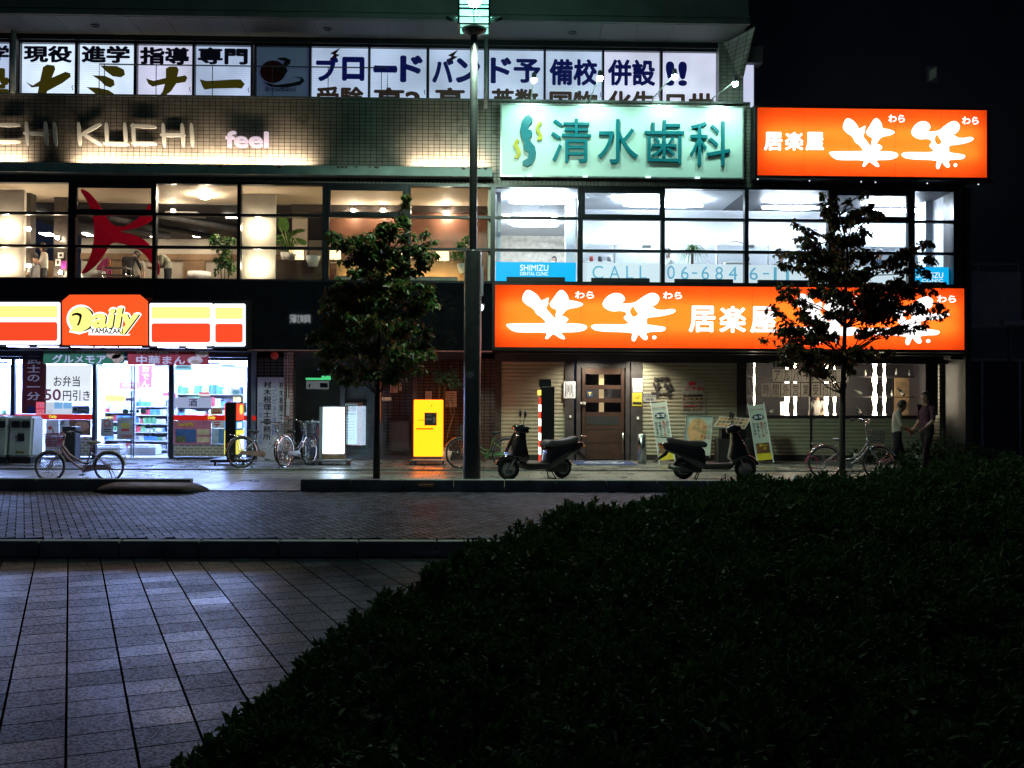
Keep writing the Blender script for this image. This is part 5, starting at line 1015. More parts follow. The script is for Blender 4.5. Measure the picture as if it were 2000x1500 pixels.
for px, w, l in ((1165,50,'white cabinet in the second clinic bay'),(1440,45,'white cabinet behind the last digits')):
    q = P(px, 512, 26.9); r = E('clinic_cabinet', (q.x, 26.9, ZF2), l, 'cabinet'); part('body', MB().bbox(q.x-.35, q.x+.35, 26.8, 27.15, ZF2, q.z, .02), WHITE, r); part('drawer', MB().box(q.x-.32, q.x+.32, 26.785, 26.798, q.z-.25, q.z-.04).box(q.x-.32, q.x+.32, 26.785, 26.798, q.z-.5, q.z-.28), mat('drawer_grey', (.5,.52,.55), .4), r)
    for k in range(6): pass
mbx = [(1155,'red capped'),(1172,'dark'),(1190,'grey'),(1460,'black')]
for px, l in mbx:
    q = P(px, 511, 26.95)+Vector((0,0,.07)); solo('jar', MB().lathe([(0,0),(.05,0),(.055,.1),(.04,.13),(0,.13)], q-Vector((0,0,.06)), 12), mat('jar_'+l.replace(' ','_'), {'red capped':(.4,.05,.05),'dark':(.06,.06,.07),'grey':(.3,.3,.32),'black':(.02,.02,.02)}[l], .4), 'small '+l+' container standing in the clinic behind the glass', 'container')
# ================================================================== street furniture
# street lamp
YL = 18.95; xl = FX(921.5, YL, 930); LAMPM = mat('lamp_post_paint', (.05,.055,.06), .32, .3, .15)
LP = E('street_lamp', (xl, YL, -.03), 'tall dark street lamp with a glowing glass lantern behind the kerb', 'street lamp')
zj = FZ(490, YL, 922); zp = FZ(62, YL, 924)
part('lower_post', MB().lathe([(.16,-.03),(.16,zj-.02),(.15,zj),(.07,zj+.01)], (xl,YL,0), 28), LAMPM, LP)
part('upper_post', MB().lathe([(.073,zj+.01),(.07,zp)], (xl,YL,0), 24), LAMPM, LP)
part('hatch', MB().lathe([(.162,2.0),(.162,2.001)], (xl,YL,0), 28), LAMPM, LP)
mb = MB(); c = P(917, 732, YL-.17); mb.prism([(c.x+.08*math.cos(q), c.z+.065*math.sin(q)) for q in np.linspace(0,6,20)], YL-.168, YL-.12); part('sticker', mb, mat('sticker_grey', (.3,.34,.33), .5), LP)
hw = .28; z1, z2, z3 = FZ(57,YL,924), FZ(28,YL,924), FZ(-40,YL,924)
part('cup', MB().lathe([(.07,zp-.08),(.22,zp),(.24,z1),(.1,z1)], (xl,YL,0), 20), LAMPM, LP)
mb = MB(); t = .018; xq = xl+.0
for sx in (-1,1):
    for sy in (-1,1): mb.box(xq+sx*hw-t, xq+sx*hw+t, YL+sy*hw-t, YL+sy*hw+t, z1, z3)
for z in (z1, (z1+z2)/2-.01, z2, z2+.07, z3):
    th = .02 if z != z2 else .035
    for s in (-1,1): mb.box(xq-hw+t, xq+hw-t, YL+s*hw-t, YL+s*hw+t, z-th/2, z+th/2); mb.box(xq+s*hw-t, xq+s*hw+t, YL-hw+t, YL+hw-t, z-th/2, z+th/2)
for s in (-1,1): mb.box(xq-.012, xq+.012, YL+s*hw-.012, YL+s*hw+.012, z1+.02, z3-.02); mb.box(xq+s*hw-.012, xq+s*hw+.012, YL-.012, YL+.012, z1+.02, z3-.02)
mb.box(xq-hw-.05, xq+hw+.05, YL-hw-.05, YL+hw+.05, z3, z3+.12); part('lantern_frame', mb, LAMPM, LP)
mb = MB(); LG, nt, N, L, b = nodes('lantern_glass'); N.remove(b)
_t = N.new('ShaderNodeBsdfTransparent'); _t.inputs[0].default_value = (.8,.95,.9,1); _e = N.new('ShaderNodeEmission'); _e.inputs[0].default_value = (.32,1,.78,1); _e.inputs[1].default_value = .8
_a = N.new('ShaderNodeAddShader'); L.new(_t.outputs[0], _a.inputs[0]); L.new(_e.outputs[0], _a.inputs[1]); L.new(_a.outputs[0], N['Material Output'].inputs[0])
ld = bpy.data.lights.new('lamp_light', 'SPOT'); ld.energy = 1000; ld.color = (.72,1,.78); ld.spot_size = rad(158); ld.spot_blend = .5; ld.shadow_soft_size = .15
lo = bpy.data.objects.new('lamp_light', ld); COL.objects.link(lo); lo.parent = LP; lo.location = (0, 0, zp-.25-(-.03)); lo.location.y = .38; lo.rotation_euler = (rad(40), 0, 0); ld.spot_size = rad(112)
l2 = bpy.data.lights.new('lamp_light', 'SPOT'); l2.energy = 1000; l2.color = (.72,1,.72); l2.spot_size = rad(150); l2.spot_blend = .6; l2.shadow_soft_size = .15
lp2 = bpy.data.objects.new('lamp_light', l2); COL.objects.link(lp2); lp2.parent = LP; lp2.location = (.1, -.4, zp-.22)
mp = mat('lantern_pane_milky', (.2,.32,.29), .4, 0, .05, trans=.6)
for s in (-1,1): mb.box(xq-hw+t, xq+hw-t, YL+s*hw-.003, YL+s*hw+.003, z1+.01, z3-.01); mb.box(xq+s*hw-.003, xq+s*hw+.003, YL-hw+t, YL+hw-t, z1+.01, z3-.01)
part('lantern_pane', mb, LG, LP)
part('reflector_plate', MB().box(xq-.2, xq+.2, YL-.2, YL+.2, (z1+z2)/2-.03, (z1+z2)/2-.01), mat('lamp_reflector', (.6,.75,.7), .5), LP)
part('bulb', MB().ell((xq,YL,z2+.3), .13, .13, .19, 16, 10), glow('street_bulb', (.56,1,.8), 230), LP)
part('diffuser', MB().ell((xq,YL,z2+.3), .2, .2, .26, 18, 12), glass('lantern_diffuser', (.97,1,1), .02), LP)
part('lower_glow', MB().box(xq-.22, xq+.22, YL-.22, YL+.22, z1+.03, z1+.06), glow('lantern_floor', (.5,1,.8), 1.0), LP)
mb = MB()
for s in (-1,1): mb.tube([(xq+s*.3,YL,z2-.08),(xq+s*.42,YL,z2-.1),(xq+s*.52,YL,z2-.07)], [.05,.05,.04], 10)
part('side_arm', mb, LAMPM, LP)
q = P(940, 600, F-.25); r = E('wall_lantern', q, 'small lit lantern on the black facade just behind the lamp post', 'lamp'); part('globe', MB().ell(q, .06, .06, .08), glow('small_globe', (.8,.95,1), 5), r); part('hood', MB().pbox(937, 520, 944, 578, F-.3, .2).lathe([(.0,.1),(.08,.08),(.09,.05)], q, 12), mat('hood_grey', (.22,.22,.25), .35, .5), r)
# ---- bicycles
TYRE = mat('tyre', (.015,.015,.016), .7, 0, .2); SPK = mat('spoke', (.45,.46,.48), .25, 1, .05)
def wheel(parent, c, R, rot=0, rimm=CHROME, tyrem=TYRE):
    M = Matrix.Translation(c) @ Matrix.Rotation(rot, 4, 'Z')
    w = part('wheel', MB().torus((0,0,0), R-.022, .012, 36, 6, 'y', 1.0).xf(M), rimm, parent)
    part('tyre', MB().torus((0,0,0), R-.004, .019, 40, 8).xf(M), tyrem, w)
    mb = MB()
    for k in range(28):
        q = 2*math.pi*k/28; s = .025 if k % 2 else -.025; mb.tube([(.02*math.cos(q+.8),s,.02*math.sin(q+.8)),((R-.03)*math.cos(q),0,(R-.03)*math.sin(q))], .0028, 3, False)
    part('spoke', mb.xf(M), SPK, w); part('hub', MB().lathe([(0,-.05),(.02,-.05),(.012,-.02),(.012,.02),(.02,.05),(0,.05)], (0,0,0), 10, 'y').xf(M), SPK, w)
def bicycle(label, rear, rot, R, wb, fm, bm, basket=True, steer=0, guard=None, sadm=None, hb=0, tyrem=TYRE, fender=CHROME, bsz=1, lean=0, ft=1):
    r = E('bicycle', rear, label, 'bicycle', 'parked bicycles', rot, True); r.rotation_euler = (lean, 0, rot); k = R/.33
    sadm = sadm or DARK; v = lambda x, z, y=0: Vector((x*wb/1.1, y, z*k if z <= .4 else z-.33+R*1.0 if False else z*(.45+.55*k)))
    H = Vector((wb, 0, R)); A = Vector((0, 0, R)); bb = v(.45, .28); st = v(.31, .72); h0 = v(.9, .64); h1 = v(.85, .84)
    wheel(r, A, R, 0, tyrem=tyrem); SM = Matrix.Translation(h1) @ Matrix.Rotation(steer, 4, 'Z') @ Matrix.Translation(-h1)
    wheel(r, SM @ H, R, steer, tyrem=tyrem)
    mb = MB(); mb.tube([bb, v(.33,.66), st], .016, 8); mb.tube([h0, h1], .02, 8)
    mb.tube([h0+Vector((-.01,0,.03)), v(.78,.5), v(.6,.35), bb], .017*ft, 8); mb.tube([h0+Vector((-.02,0,.12)), v(.74,.56), v(.56,.42), v(.41,.4)], .013*ft, 8)
    for s in (-1,1): y = .05*s; mb.tube([bb+Vector((0,y*.6,0)), A+Vector((0,y,0))], .009, 6); mb.tube([v(.335,.6)+Vector((0,y*.3,0)), A+Vector((0,y,0))], .008, 6)
    part('frame', mb, fm, r)
    mb = MB()
    for s in (-1,1): mb.tube([h0+Vector((.005,0,0)), h0+Vector((.02,.05*s,-.05)), H+Vector((-.04,.055*s,.1)), H+Vector((0,.055*s,0))], [.018,.014,.011,.009], 7)
    part('fork', mb.xf(SM), fm, r)
    mb = MB(); t = h1+Vector((-.03,0,.1+hb)); mb.tube([h1, t], .012, 7)
    for s in (-1,1): mb.tube([t, t+Vector((.05,.08*s,.01)), t+Vector((.04,.2*s,.07)), t+Vector((-.06,.27*s,.08)), t+Vector((-.2,.28*s,.05))], .011, 7)
    hbp = part('handlebar', mb.xf(SM), CHROME, r); mb = MB()
    for s in (-1,1): mb.tube([t+Vector((-.09,.275*s,.072)), t+Vector((-.21,.282*s,.048))], .017, 8)
    part('grip', mb.xf(SM), DARK, hbp); part('bell', MB().ell(t+Vector((.02,.1,.05)), .025,.025,.02, 8, 6).xf(SM), CHROME, hbp)
    s0 = st+Vector((-.02,0,.05)); mb = MB(); mb.tube([st, s0], .012, 6)
    bmm = bmesh.new(); bmesh.ops.create_uvsphere(bmm, u_segments=14, v_segments=8, radius=1)
    for q in bmm.verts: w = .1*(1-max(0,q.co.x)*.72)*1.0; q.co = Vector((q.co.x*.14, q.co.y*w, q.co.z*(.04 if q.co.z > 0 else .03)+.02*(q.co.x < 0)*abs(q.co.x)))
    mb.bm(bmm, Matrix.Translation(s0+Vector((0,0,.02))), True); part('saddle', mb, sadm, r)
    mb = MB(); mb.torus(A, R+.025, .022, 24, 6, 'y', 1.1, rad(-5), rad(175)); mb2 = MB().torus(H, R+.025, .022, 20, 6, 'y', 1.1, rad(25), rad(165))
    part('fender', mb, fender, r); part('fender', mb2.xf(SM), fender, r)
    mb = MB()
    for s in (-1,1): mb.tube([v(.3,.66)+Vector((0,.03*s,0)), Vector((-.18,.07*s,2*R+.07)), Vector((-.27,.06*s,2*R+.06))], .006, 5); mb.tube([A+Vector((0,.07*s,0)), Vector((-.12,.07*s,2*R+.07))], .005, 5)
    for x in (-.05,-.15,-.25): mb.tube([(x,-.07,2*R+.072),(x,.07,2*R+.072)], .004, 5)
    part('carrier', mb, CHROME, r)
    mb = MB(); mb.prism([(-.02,R-.045),(.2*wb,R-.06),(bb.x+.06,bb.z-.07),(bb.x+.1,bb.z),(bb.x+.04,bb.z+.08),(.2*wb,R+.03),(0,R+.045)], -.085, -.06); part('chain_guard', mb, guard or fm, r)
    mb = MB(); mb.tube([bb+Vector((0,-.1,0)), bb+Vector((.1,-.11,-.12))], .009, 6); mb.tube([bb+Vector((0,.1,0)), bb+Vector((-.1,.11,.12))], .009, 6); mb.tube([bb+Vector((0,-.1,0)), bb+Vector((0,.1,0))], .012, 6); cr = part('crank', mb, CHROME, r)
    part('pedal', MB().bbox(bb.x+.05, bb.x+.15, -.19, -.11, bb.z-.135, bb.z-.105, .008).bbox(bb.x-.15, bb.x-.05, .11, .19, bb.z+.105, bb.z+.135, .008), DARK, cr)
    mb = MB()
    for s in (-1,1): mb.tube([A+Vector((0,.06*s,-.01)), Vector((-.12,.11*s,.012))], .009, 6)
    mb.tube([(-.12,-.11,.012),(-.12,.11,.012)], .009, 6); part('kick_stand', mb, CHROME, r)
    if basket:
        b = MB(); x0, x1 = h1.x+.06, h1.x+.32*bsz; zb = h1.z-.1; zt = zb+.25*bsz; wv = .16*bsz
        def pt(u, vv, h): # trapezoid shell
            e = .82+.18*h; cx = (x0+x1)/2; return Vector((cx+(u*(x1-x0)/2)*e, vv*wv*e, zb+(zt-zb)*h))
        ring = [(-1,-1),(1,-1),(1,1),(-1,1)]; n = 9
        for i in range(4):
            a, c_ = ring[i], ring[(i+1) % 4]
            for j in range(n+1): u = a[0]+(c_[0]-a[0])*j/n; w = a[1]+(c_[1]-a[1])*j/n; b.tube([pt(u,w,0), pt(u,w,1)], .0035, 4, False)
            for h in (0,.2,.4,.6,.8,1): b.tube([pt(*a,h), pt(*c_,h)], .0042 if h < 1 else .009, 5, False)
        for j in range(n+1): u = -1+2*j/n; b.tube([pt(u,-1,0), pt(u,1,0)], .0035, 4, False); b.tube([pt(-1,u,0), pt(1,u,0)], .0035, 4, False)
        b.tube([h1+Vector((.01,0,.02)), pt(-1,0,.5)], .008, 5); part('basket', b.xf(SM), bm, r)
    part('reflector', MB().box(-.3*k-.06, -.3*k-.045, -.02, .02, R+.16, R+.2), mat('red_reflector', (.4,.02,.02), .2), r)
    return r
PINKF = mat('pink_frame', (.62,.42,.52), .3, 0, .06); SILV = mat('silver_frame', (.42,.44,.5), .28, .6, .06); GREENF = mat('green_frame', (.14,.32,.12), .3, .1, .06); DKF = mat('dark_frame_paint', (.1,.11,.14), .3, .4, .1)
PBASK = mat('pink_basket', (.42,.07,.19), .5); GBASK = mat('grey_basket', (.09,.09,.1), .5)
zl = -.03
def at(px, Y, z=0): return Vector((FX(px, Y, 900), Y, z))
bicycle('pink child size bicycle with a pink basket parked behind the kerb', at(213, 19.6, zl), math.pi+rad(2), .268, 1.09, PINKF, PBASK, sadm=mat('cream_saddle', (.5,.46,.38), .5), fender=mat('cream_fender', (.5,.48,.44), .4), tyrem=mat('grey_tyre', (.10,.10,.11), .7), hb=.0, bsz=.95, ft=1.5)
bicycle('silver bicycle with pinkish chain guard parked before the store stand sign', at(471, 22.95), rad(38), .335, 1.12, SILV, GBASK, guard=mat('guard_brown', (.3,.17,.15), .4), steer=rad(18))
bicycle('dark bicycle with a black basket seen nearly end on beside the silver one', at(556, 23.0), rad(70), .335, 1.1, DKF, GBASK, hb=.03)
bicycle('green bicycle standing behind the lamp post and the first scooter', at(991, 22.9), math.pi+rad(-3), .335, 1.04, GREENF, GBASK, basket=True, bsz=.8)
b5 = bicycle('grey bicycle with a dark front basket parked behind the right tree trunk', at(1611, 20.6, zl), rad(-2), .325, 1.1, SILV, GBASK, guard=mat('guard_silver', (.4,.41,.43), .35, .4), sadm=mat('light_saddle', (.2,.2,.22), .4), hb=.2)
part('cable_lock', MB().torus((-.28,-.03,.33), .13, .008, 24, 5, 'y'), mat('pink_cable', (.6,.05,.2), .4), b5)
# ---- motor scooters
BODY = mat('scooter_black', (.008,.007,.009), .16, .0, .2, coat=.6, rv=.05); SEAT = mat('scooter_seat', (.03,.028,.032), .55, 0, .2); PLAS = mat('scooter_plastic', (.012,.012,.013), .5)
def slab(poly, w0, w1=None, r=.03, zt=None):
    """side profile with width tapering from w0 (bottom) to w1 (top), softened edges"""
    zs_ = [p[1] for p in poly]; lo, hi = min(zs_), max(zs_); w1 = w1 or w0; bm = bmesh.new(); n = len(poly); L = []
    for s in (-1, 1): L.append([bm.verts.new((p[0], s*(w0+(w1-w0)*(p[1]-lo)/max(hi-lo,1e-6))/2, p[1])) for p in poly])
    bm.faces.new(L[0]); bm.faces.new(L[1][::-1])
    for i in range(n): bm.faces.new((L[0][(i+1) % n], L[0][i], L[1][i], L[1][(i+1) % n]))
    bmesh.ops.recalc_face_normals(bm, faces=bm.faces[:]); bmesh.ops.bevel(bm, geom=bm.edges[:], offset=r, segments=3, affect='EDGES', profile=.5, clamp_overlap=True)
    return MB().bm(bm, None, True)
def scooter(label, rear, rot, steer=0, bodym=BODY, seatm=SEAT, accent=None):
    r = E('motor_scooter', rear, label, 'scooter', 'parked motor scooters', rot, True); A = Vector((0,0,.215)); H = Vector((1.23,0,.215)); R = .215
    piv = Vector((1.02,0,.8)); SM = Matrix.Translation(piv) @ Matrix.Rotation(steer, 4, 'Z') @ Matrix.Translation(-piv)
    for c, M in ((A, Matrix()), (H, SM)):
        w = part('wheel', MB().lathe([(.0,-.03),(.1,-.04),(.135,-.045),(.14,0),(.135,.045),(.1,.04),(0,.03)], c, 24, 'y').xf(M), mat('scooter_rim', (.25,.25,.26), .3, .8), r)
        part('tyre', MB().torus(c, R-.048, .048, 32, 10, 'y', 1.05).xf(M), RUBBER, w)
    part('rear_body', slab([(.43,.34),(.41,.6),(.3,.66),(-.2,.735),(-.42,.73),(-.47,.66),(-.36,.56),(-.12,.47),(.14,.3),(.3,.22),(.42,.22)], .36, .28, .04), bodym, r)
    part('seat', slab([(.45,.645),(.46,.73),(.36,.775),(.1,.77),(-.12,.8),(-.3,.85),(-.34,.8),(-.3,.72),(0,.665),(.3,.63)], .3, .25, .035), seatm, r)
    part('floorboard', slab([(.36,.2),(.9,.2),(1.02,.32),(1.0,.4),(.93,.33),(.42,.32),(.36,.3)], .34, .34, .03), PLAS, r)
    fs = part('front_shield', slab([(.98,.34),(1.1,.44),(1.26,.47),(1.27,.52),(1.2,.68),(1.1,.88),(1.04,.95),(.95,.93),(.95,.7),(.9,.42)], .44, .3, .04), bodym, r)
    if accent: part('stripe', slab([(1.275,.53),(1.29,.54),(1.22,.7),(1.12,.9),(1.1,.9)], .2, .08, .004), accent, fs)
    part('front_fender', MB().torus(H, R+.02, .05, 16, 8, 'y', 1.3, rad(20), rad(140)).xf(SM), bodym, r)
    mb = MB()
    for s in (-1,1): mb.tube([(1.06,.08*s,.55),(1.23,.08*s,.215)], .016, 8)
    part('fork', mb.xf(SM), STEEL, r)
    hb = part('handlebar_cowl', slab([(.86,.92),(1.04,.93),(1.16,1.0),(1.13,1.07),(1.0,1.1),(.85,1.05)], .42, .28, .035).xf(SM), bodym, r)
    part('headlight', MB().ell((1.115,0,1.01), .03, .11, .045, 14, 8).xf(SM), mat('headlight_glass', (.35,.36,.38), .08), hb)
    mb = MB()
    for s in (-1,1): mb.tube([(.98,.15*s,1.02),(.93,.24*s,1.03),(.88,.35*s,1.02)], .018, 8); mb.tube([(1.0,.18*s,1.04),(.95,.33*s,1.05)], .007, 5)
    part('grip', mb.xf(SM), RUBBER, hb)
    for s in (-1,1):
        mb = MB().tube([(.97,.17*s,1.05),(.97,.21*s,1.16),(.96,.25*s,1.24)], .007, 6); e_ = MB().ell((0,0,0), .03, .055, .078, 14, 8).xf(Matrix.Translation((.955,.27*s,1.3)) @ Matrix.Rotation(.35*s, 4, 'X')); part('mirror', mb.join(e_).xf(SM), PLAS, hb)
    part('tail_light', MB().bbox(-.485, -.45, -.09, .09, .66, .715, .012), mat('tail_red', (.35,.03,.02), .12), r); part('indicator', MB().ell((-.44,.13,.64), .04,.03,.025, 10, 6).ell((-.44,-.13,.64), .04,.03,.025, 10, 6), mat('amber_lens', (.6,.2,.03), .15), r)
    part('mudflap', slab([(-.3,.56),(-.36,.56),(-.6,.34),(-.585,.33),(-.34,.48)], .12, .16, .006), PLAS, r); part('number_plate', MB().box(-.5, -.49, -.08, .08, .48, .58), mat('plate_white', (.4,.4,.42), .5), r)
    mb = MB()
    for s in (-1,1): mb.tube([(-.25,.1*s,.76),(-.34,.1*s,.83),(-.55,.07*s,.84),(-.56,0,.84)], .009, 6)
    part('carrier', mb, CHROME, r)
    part('engine', slab([(-.08,.12),(.36,.14),(.36,.27),(.1,.33),(-.1,.28)], .2, .2, .03), PLAS, r); part('exhaust', MB().tube([(.2,-.13,.16),(-.05,-.15,.2),(-.32,-.16,.26)], [.02,.045,.05], 12), mat('exhaust_dark', (.1,.1,.1), .35, .8), r)
    mb = MB()
    for s in (-1,1): mb.tube([(.32,.07*s,.18),(.24,.14*s,.01)], .012, 6)
    mb.tube([(.24,-.14,.01),(.24,.14,.01)], .012, 6); part('centre_stand', mb, BLACK, r)
    return r
scooter('black scooter with grey seat and turned front wheel beside the lamp post', at(1098, 20.6, zl), math.pi+rad(30), rad(-22), seatm=mat('grey_seat', (.06,.057,.066), .5))
scooter('black scooter with a reddish front stripe parked before the menu boards', at(1335, 20.45, zl), rad(-3), rad(-6), accent=mat('accent_red', (.3,.05,.07), .25))
# ---- bins
BINM = mat('bin_grey', (.58,.62,.63), .45, 0, .08); 
for k, (a, b) in enumerate(((-36, 12), (13.5, 61))):
    Y = 24.3; X0, X1 = FX(a, Y, 860), FX(b, Y, 860); r = E('waste_bin', ((X0+X1)/2, Y+.33, 0), ('grey store waste bin at the frame edge' if not k else 'grey store waste bin with an emblem next to the pink bicycle'), 'bin', 'waste bins before the store')
    part('plinth', MB().box(X0+.03, X1-.03, Y+.04, Y+.64, 0, .14), DARK, r)
    bm = bmesh.new(); bmesh.ops.create_cube(bm, size=1)
    for v in bm.verts: v.co = ((X0+X1)/2+v.co.x*(X1-X0), Y+.34+v.co.y*.66, .62+v.co.z*.96)
    for v in bm.verts:
        if v.co.z > 1: v.co.y = v.co.y+.1 if v.co.y < Y+.3 else v.co.y
    bmesh.ops.bevel(bm, geom=bm.edges[:], offset=.05, segments=3, affect='EDGES'); part('body', MB().bm(bm), BINM, r)
    for c in (.3, .72): x = X0+(X1-X0)*c; part('slot', MB().bbox(x-.1, x+.1, Y+.055, Y+.09, .83, .99, .03), INK, r)
    x = X0+(X1-X0)*.55; part('label_plate', MB().box(x-.08, x+.08, Y+.02, Y+.035, .52, .7), DARK, r); mb = MB(); textw(mb, 'Daily', x-.1, x+.1, .22, .3, Y+.012, .006, .05); part('lettering', mb, mat('dim_yellow', (.3,.28,.05), .5), r)
    part('seam', MB().box(X0+.03, X1-.03, Y+.03, Y+.04, .77, .78), DARK, r)
x0, x1 = FX(124, 24.9, 870), FX(150, 24.9, 870); solo('ash_stand', MB().bbox(x0, x1, 24.8, 25.15, 0, .85, .02).box(x0+.02, x1-.02, 24.78, 24.8, .62, .78), mat('ash_dark', (.04,.042,.05), .45), 'dark narrow ash stand between bins and store glass', 'ash stand')
# ---- store stand sign
r = E('stand_sign', at(459, 24.2), 'black sided lit stand sign with red and yellow panels by the store corner', 'sign'); X, Y = r.location.x, 24.1; z0, z1 = .2, FZ(785, Y, 459)
part('casing', MB().bbox(X-.13, X+.12, Y-.35, Y+.35, z0, z1, .03), BLACK, r); hz = z1-z0
for s, xf_ in ((1, X+.121), (-1, X-.146)):
    for a, b, m_ in ((.66,.97,glow('stand_red', (1,.08,.03), .9)),(.5,.64,glow('stand_blue', (.15,.55,1), .8)),(.04,.48,glow('stand_yellow', (1,.9,.12), .95))): part('panel', MB().box(xf_, xf_+.025, Y-.33, Y+.33, z0+a*hz, z0+b*hz), m_, r)
xf_ = X+.148; mb = MB(); mb.prism([(Y+.05+.17*math.cos(q), z0+hz*.86+.12*math.sin(q)) for q in np.linspace(0,6,20)], xf_, xf_+.003, ax='x'); part('emblem', mb, glow('stand_emblem', (1,.85,.15), 1), r)
part('white_area', MB().box(xf_, xf_+.003, Y-.1, Y+.33, z0+.12*hz, z0+.4*hz).box(xf_, xf_+.003, Y-.3, Y+.1, z0+.52*hz, z0+.62*hz), glow('stand_white', (.95,1,.9), 1.1), r)
part('base', MB().bbox(X-.45, X+.4, Y-.4, Y+.4, .07, .14, .02).tube([(X-.35,Y-.35,0),(X-.35,Y-.35,.08)], .03, 8).tube([(X+.3,Y-.35,0),(X+.3,Y-.35,.08)], .03, 8).box(X-.1, X+.09, Y-.3, Y+.3, .14, .205), BLACK, r)
# ---- white and yellow lit cabinets
def castered(r, X0, X1, Y0, Y1, m):
    mb = MB().bbox(X0, X1, Y0, Y1, .09, .13, .012)
    for x in (X0+.08, X1-.08):
        for y in (Y0+.06, Y1-.06): mb.lathe([(0,-.015),(.04,-.015),(.04,.015),(0,.015)], (x,y,.042), 12, 'y').tube([(x,y,.05),(x,y,.1)], .012, 5)
    part('base', mb, m, r)
Y = 24.0; X0, X1 = FX(631, Y, 850), FX(672, Y, 850); z0, z1 = .22, FZ(794, Y, 650); r = E('stand_sign', ((X0+X1)/2, Y+.1, 0), 'blank white glowing stand sign with a bowed face left of the slim tree', 'sign'); zb_ = FZ(886, Y, 650)
mb = MB(); n = 12; pts = [(X0+(X1-X0)*i/n, Y-.05*math.sin(math.pi*i/n)) for i in range(n+1)]+[(X1,Y+.12),(X0,Y+.12)]; mb.prism(pts, zb_+.004, z1-.02, ax='z'); part('light_panel', mb, glow('white_stand', (.6,.78,1), 8), r)
part('side_frame', MB().box(X0-.09, X0-.002, Y, Y+.16, .13, z1).box(X1+.002, X1+.03, Y, Y+.16, .13, z1).box(X0-.001, X1+.001, Y-.03, Y+.16, z1-.018, z1+.01), mat('stand_grey', (.35,.35,.4), .4, .3), r); part('kick_board', MB().box(X0, X1, Y-.03, Y+.13, .135, zb_), mat('tan_board', (.35,.22,.15), .5), r); castered(r, X0-.2, X1+.17, Y-.15, Y+.35, STEEL)
solo('cable', MB().tube([P(600,899,24.6),(X0-.5,24.4,.012),(X0-.25,24.3,.012),(X0-.12,24.2,.1)], .012, 5), RUBBER, 'black power cable running to the white stand sign', 'cable')
Y = 24.1; X0, X1 = FX(808, Y, 850), FX(864, Y, 850); z0, z1 = .2, FZ(781, Y, 836); r = E('lit_cabinet', ((X0+X1)/2, Y+.3, 0), 'bright yellow glowing cabinet on casters with a dark notice on it', 'sign')
part('light_panel', MB().bbox(X0, X1, Y, Y+.42, z0, z1, .012), glow('yellow_cabinet', (1,.18,.0035), 4.9), r); part('plinth', MB().box(X0+.03, X1-.03, Y+.03, Y+.4, .13, z0-.001), STEEL, r); castered(r, X0-.08, X1+.1, Y-.1, Y+.5, STEEL)
part('notice', MB().pbox(829, 806, 853, 831, Y-.008, .006), mat('notice_dark', (.06,.045,.05), .5), r); part('notice_print', MB().pbox(831, 810, 842, 812, Y-.012, .003).pbox(831, 817, 843, 821, Y-.012, .003).pbox(846, 815, 851, 827, Y-.012, .003), mat('notice_grey', (.25,.2,.2), .6), r)
part('slot', MB().pbox(813, 836, 846, 839, Y-.006, .004).pbox(816, 820, 829, 821.2, Y-.006, .004).pbox(842, 791, 844, 793.5, Y-.006, .004), glow('slot_orange', (.8,.3,.0), .5), r)
solo('pot_block', MB().pbox(865, 874, 876, 890, 25.6, .3), mat('stone_pot', (.35,.33,.3), .7), 'pale block planter to the side of the yellow cabinet', 'planter')
bush('bare stemmed shrub with thin foliage behind the yellow cabinet', [(868,738,24,14),(885,748,18,10),(854,735,10,12),(852,722,6,10),(878,728,14,8)], 25.7, 260, .1, (870,880), [[(868,880),(864,830),(858,800),(858,770),(860,745)],[(870,880),(875,840),(884,815),(878,795),(866,775),(872,745)],[(868,878),(880,830),(888,805),(882,780),(884,755)],[(868,860),(856,810),(860,780)]], leafmat('shrub_leaf', (.02,.05,.025), (.04,.08,.04), (.06,.09,.05)), name='shrub', zbase=0)
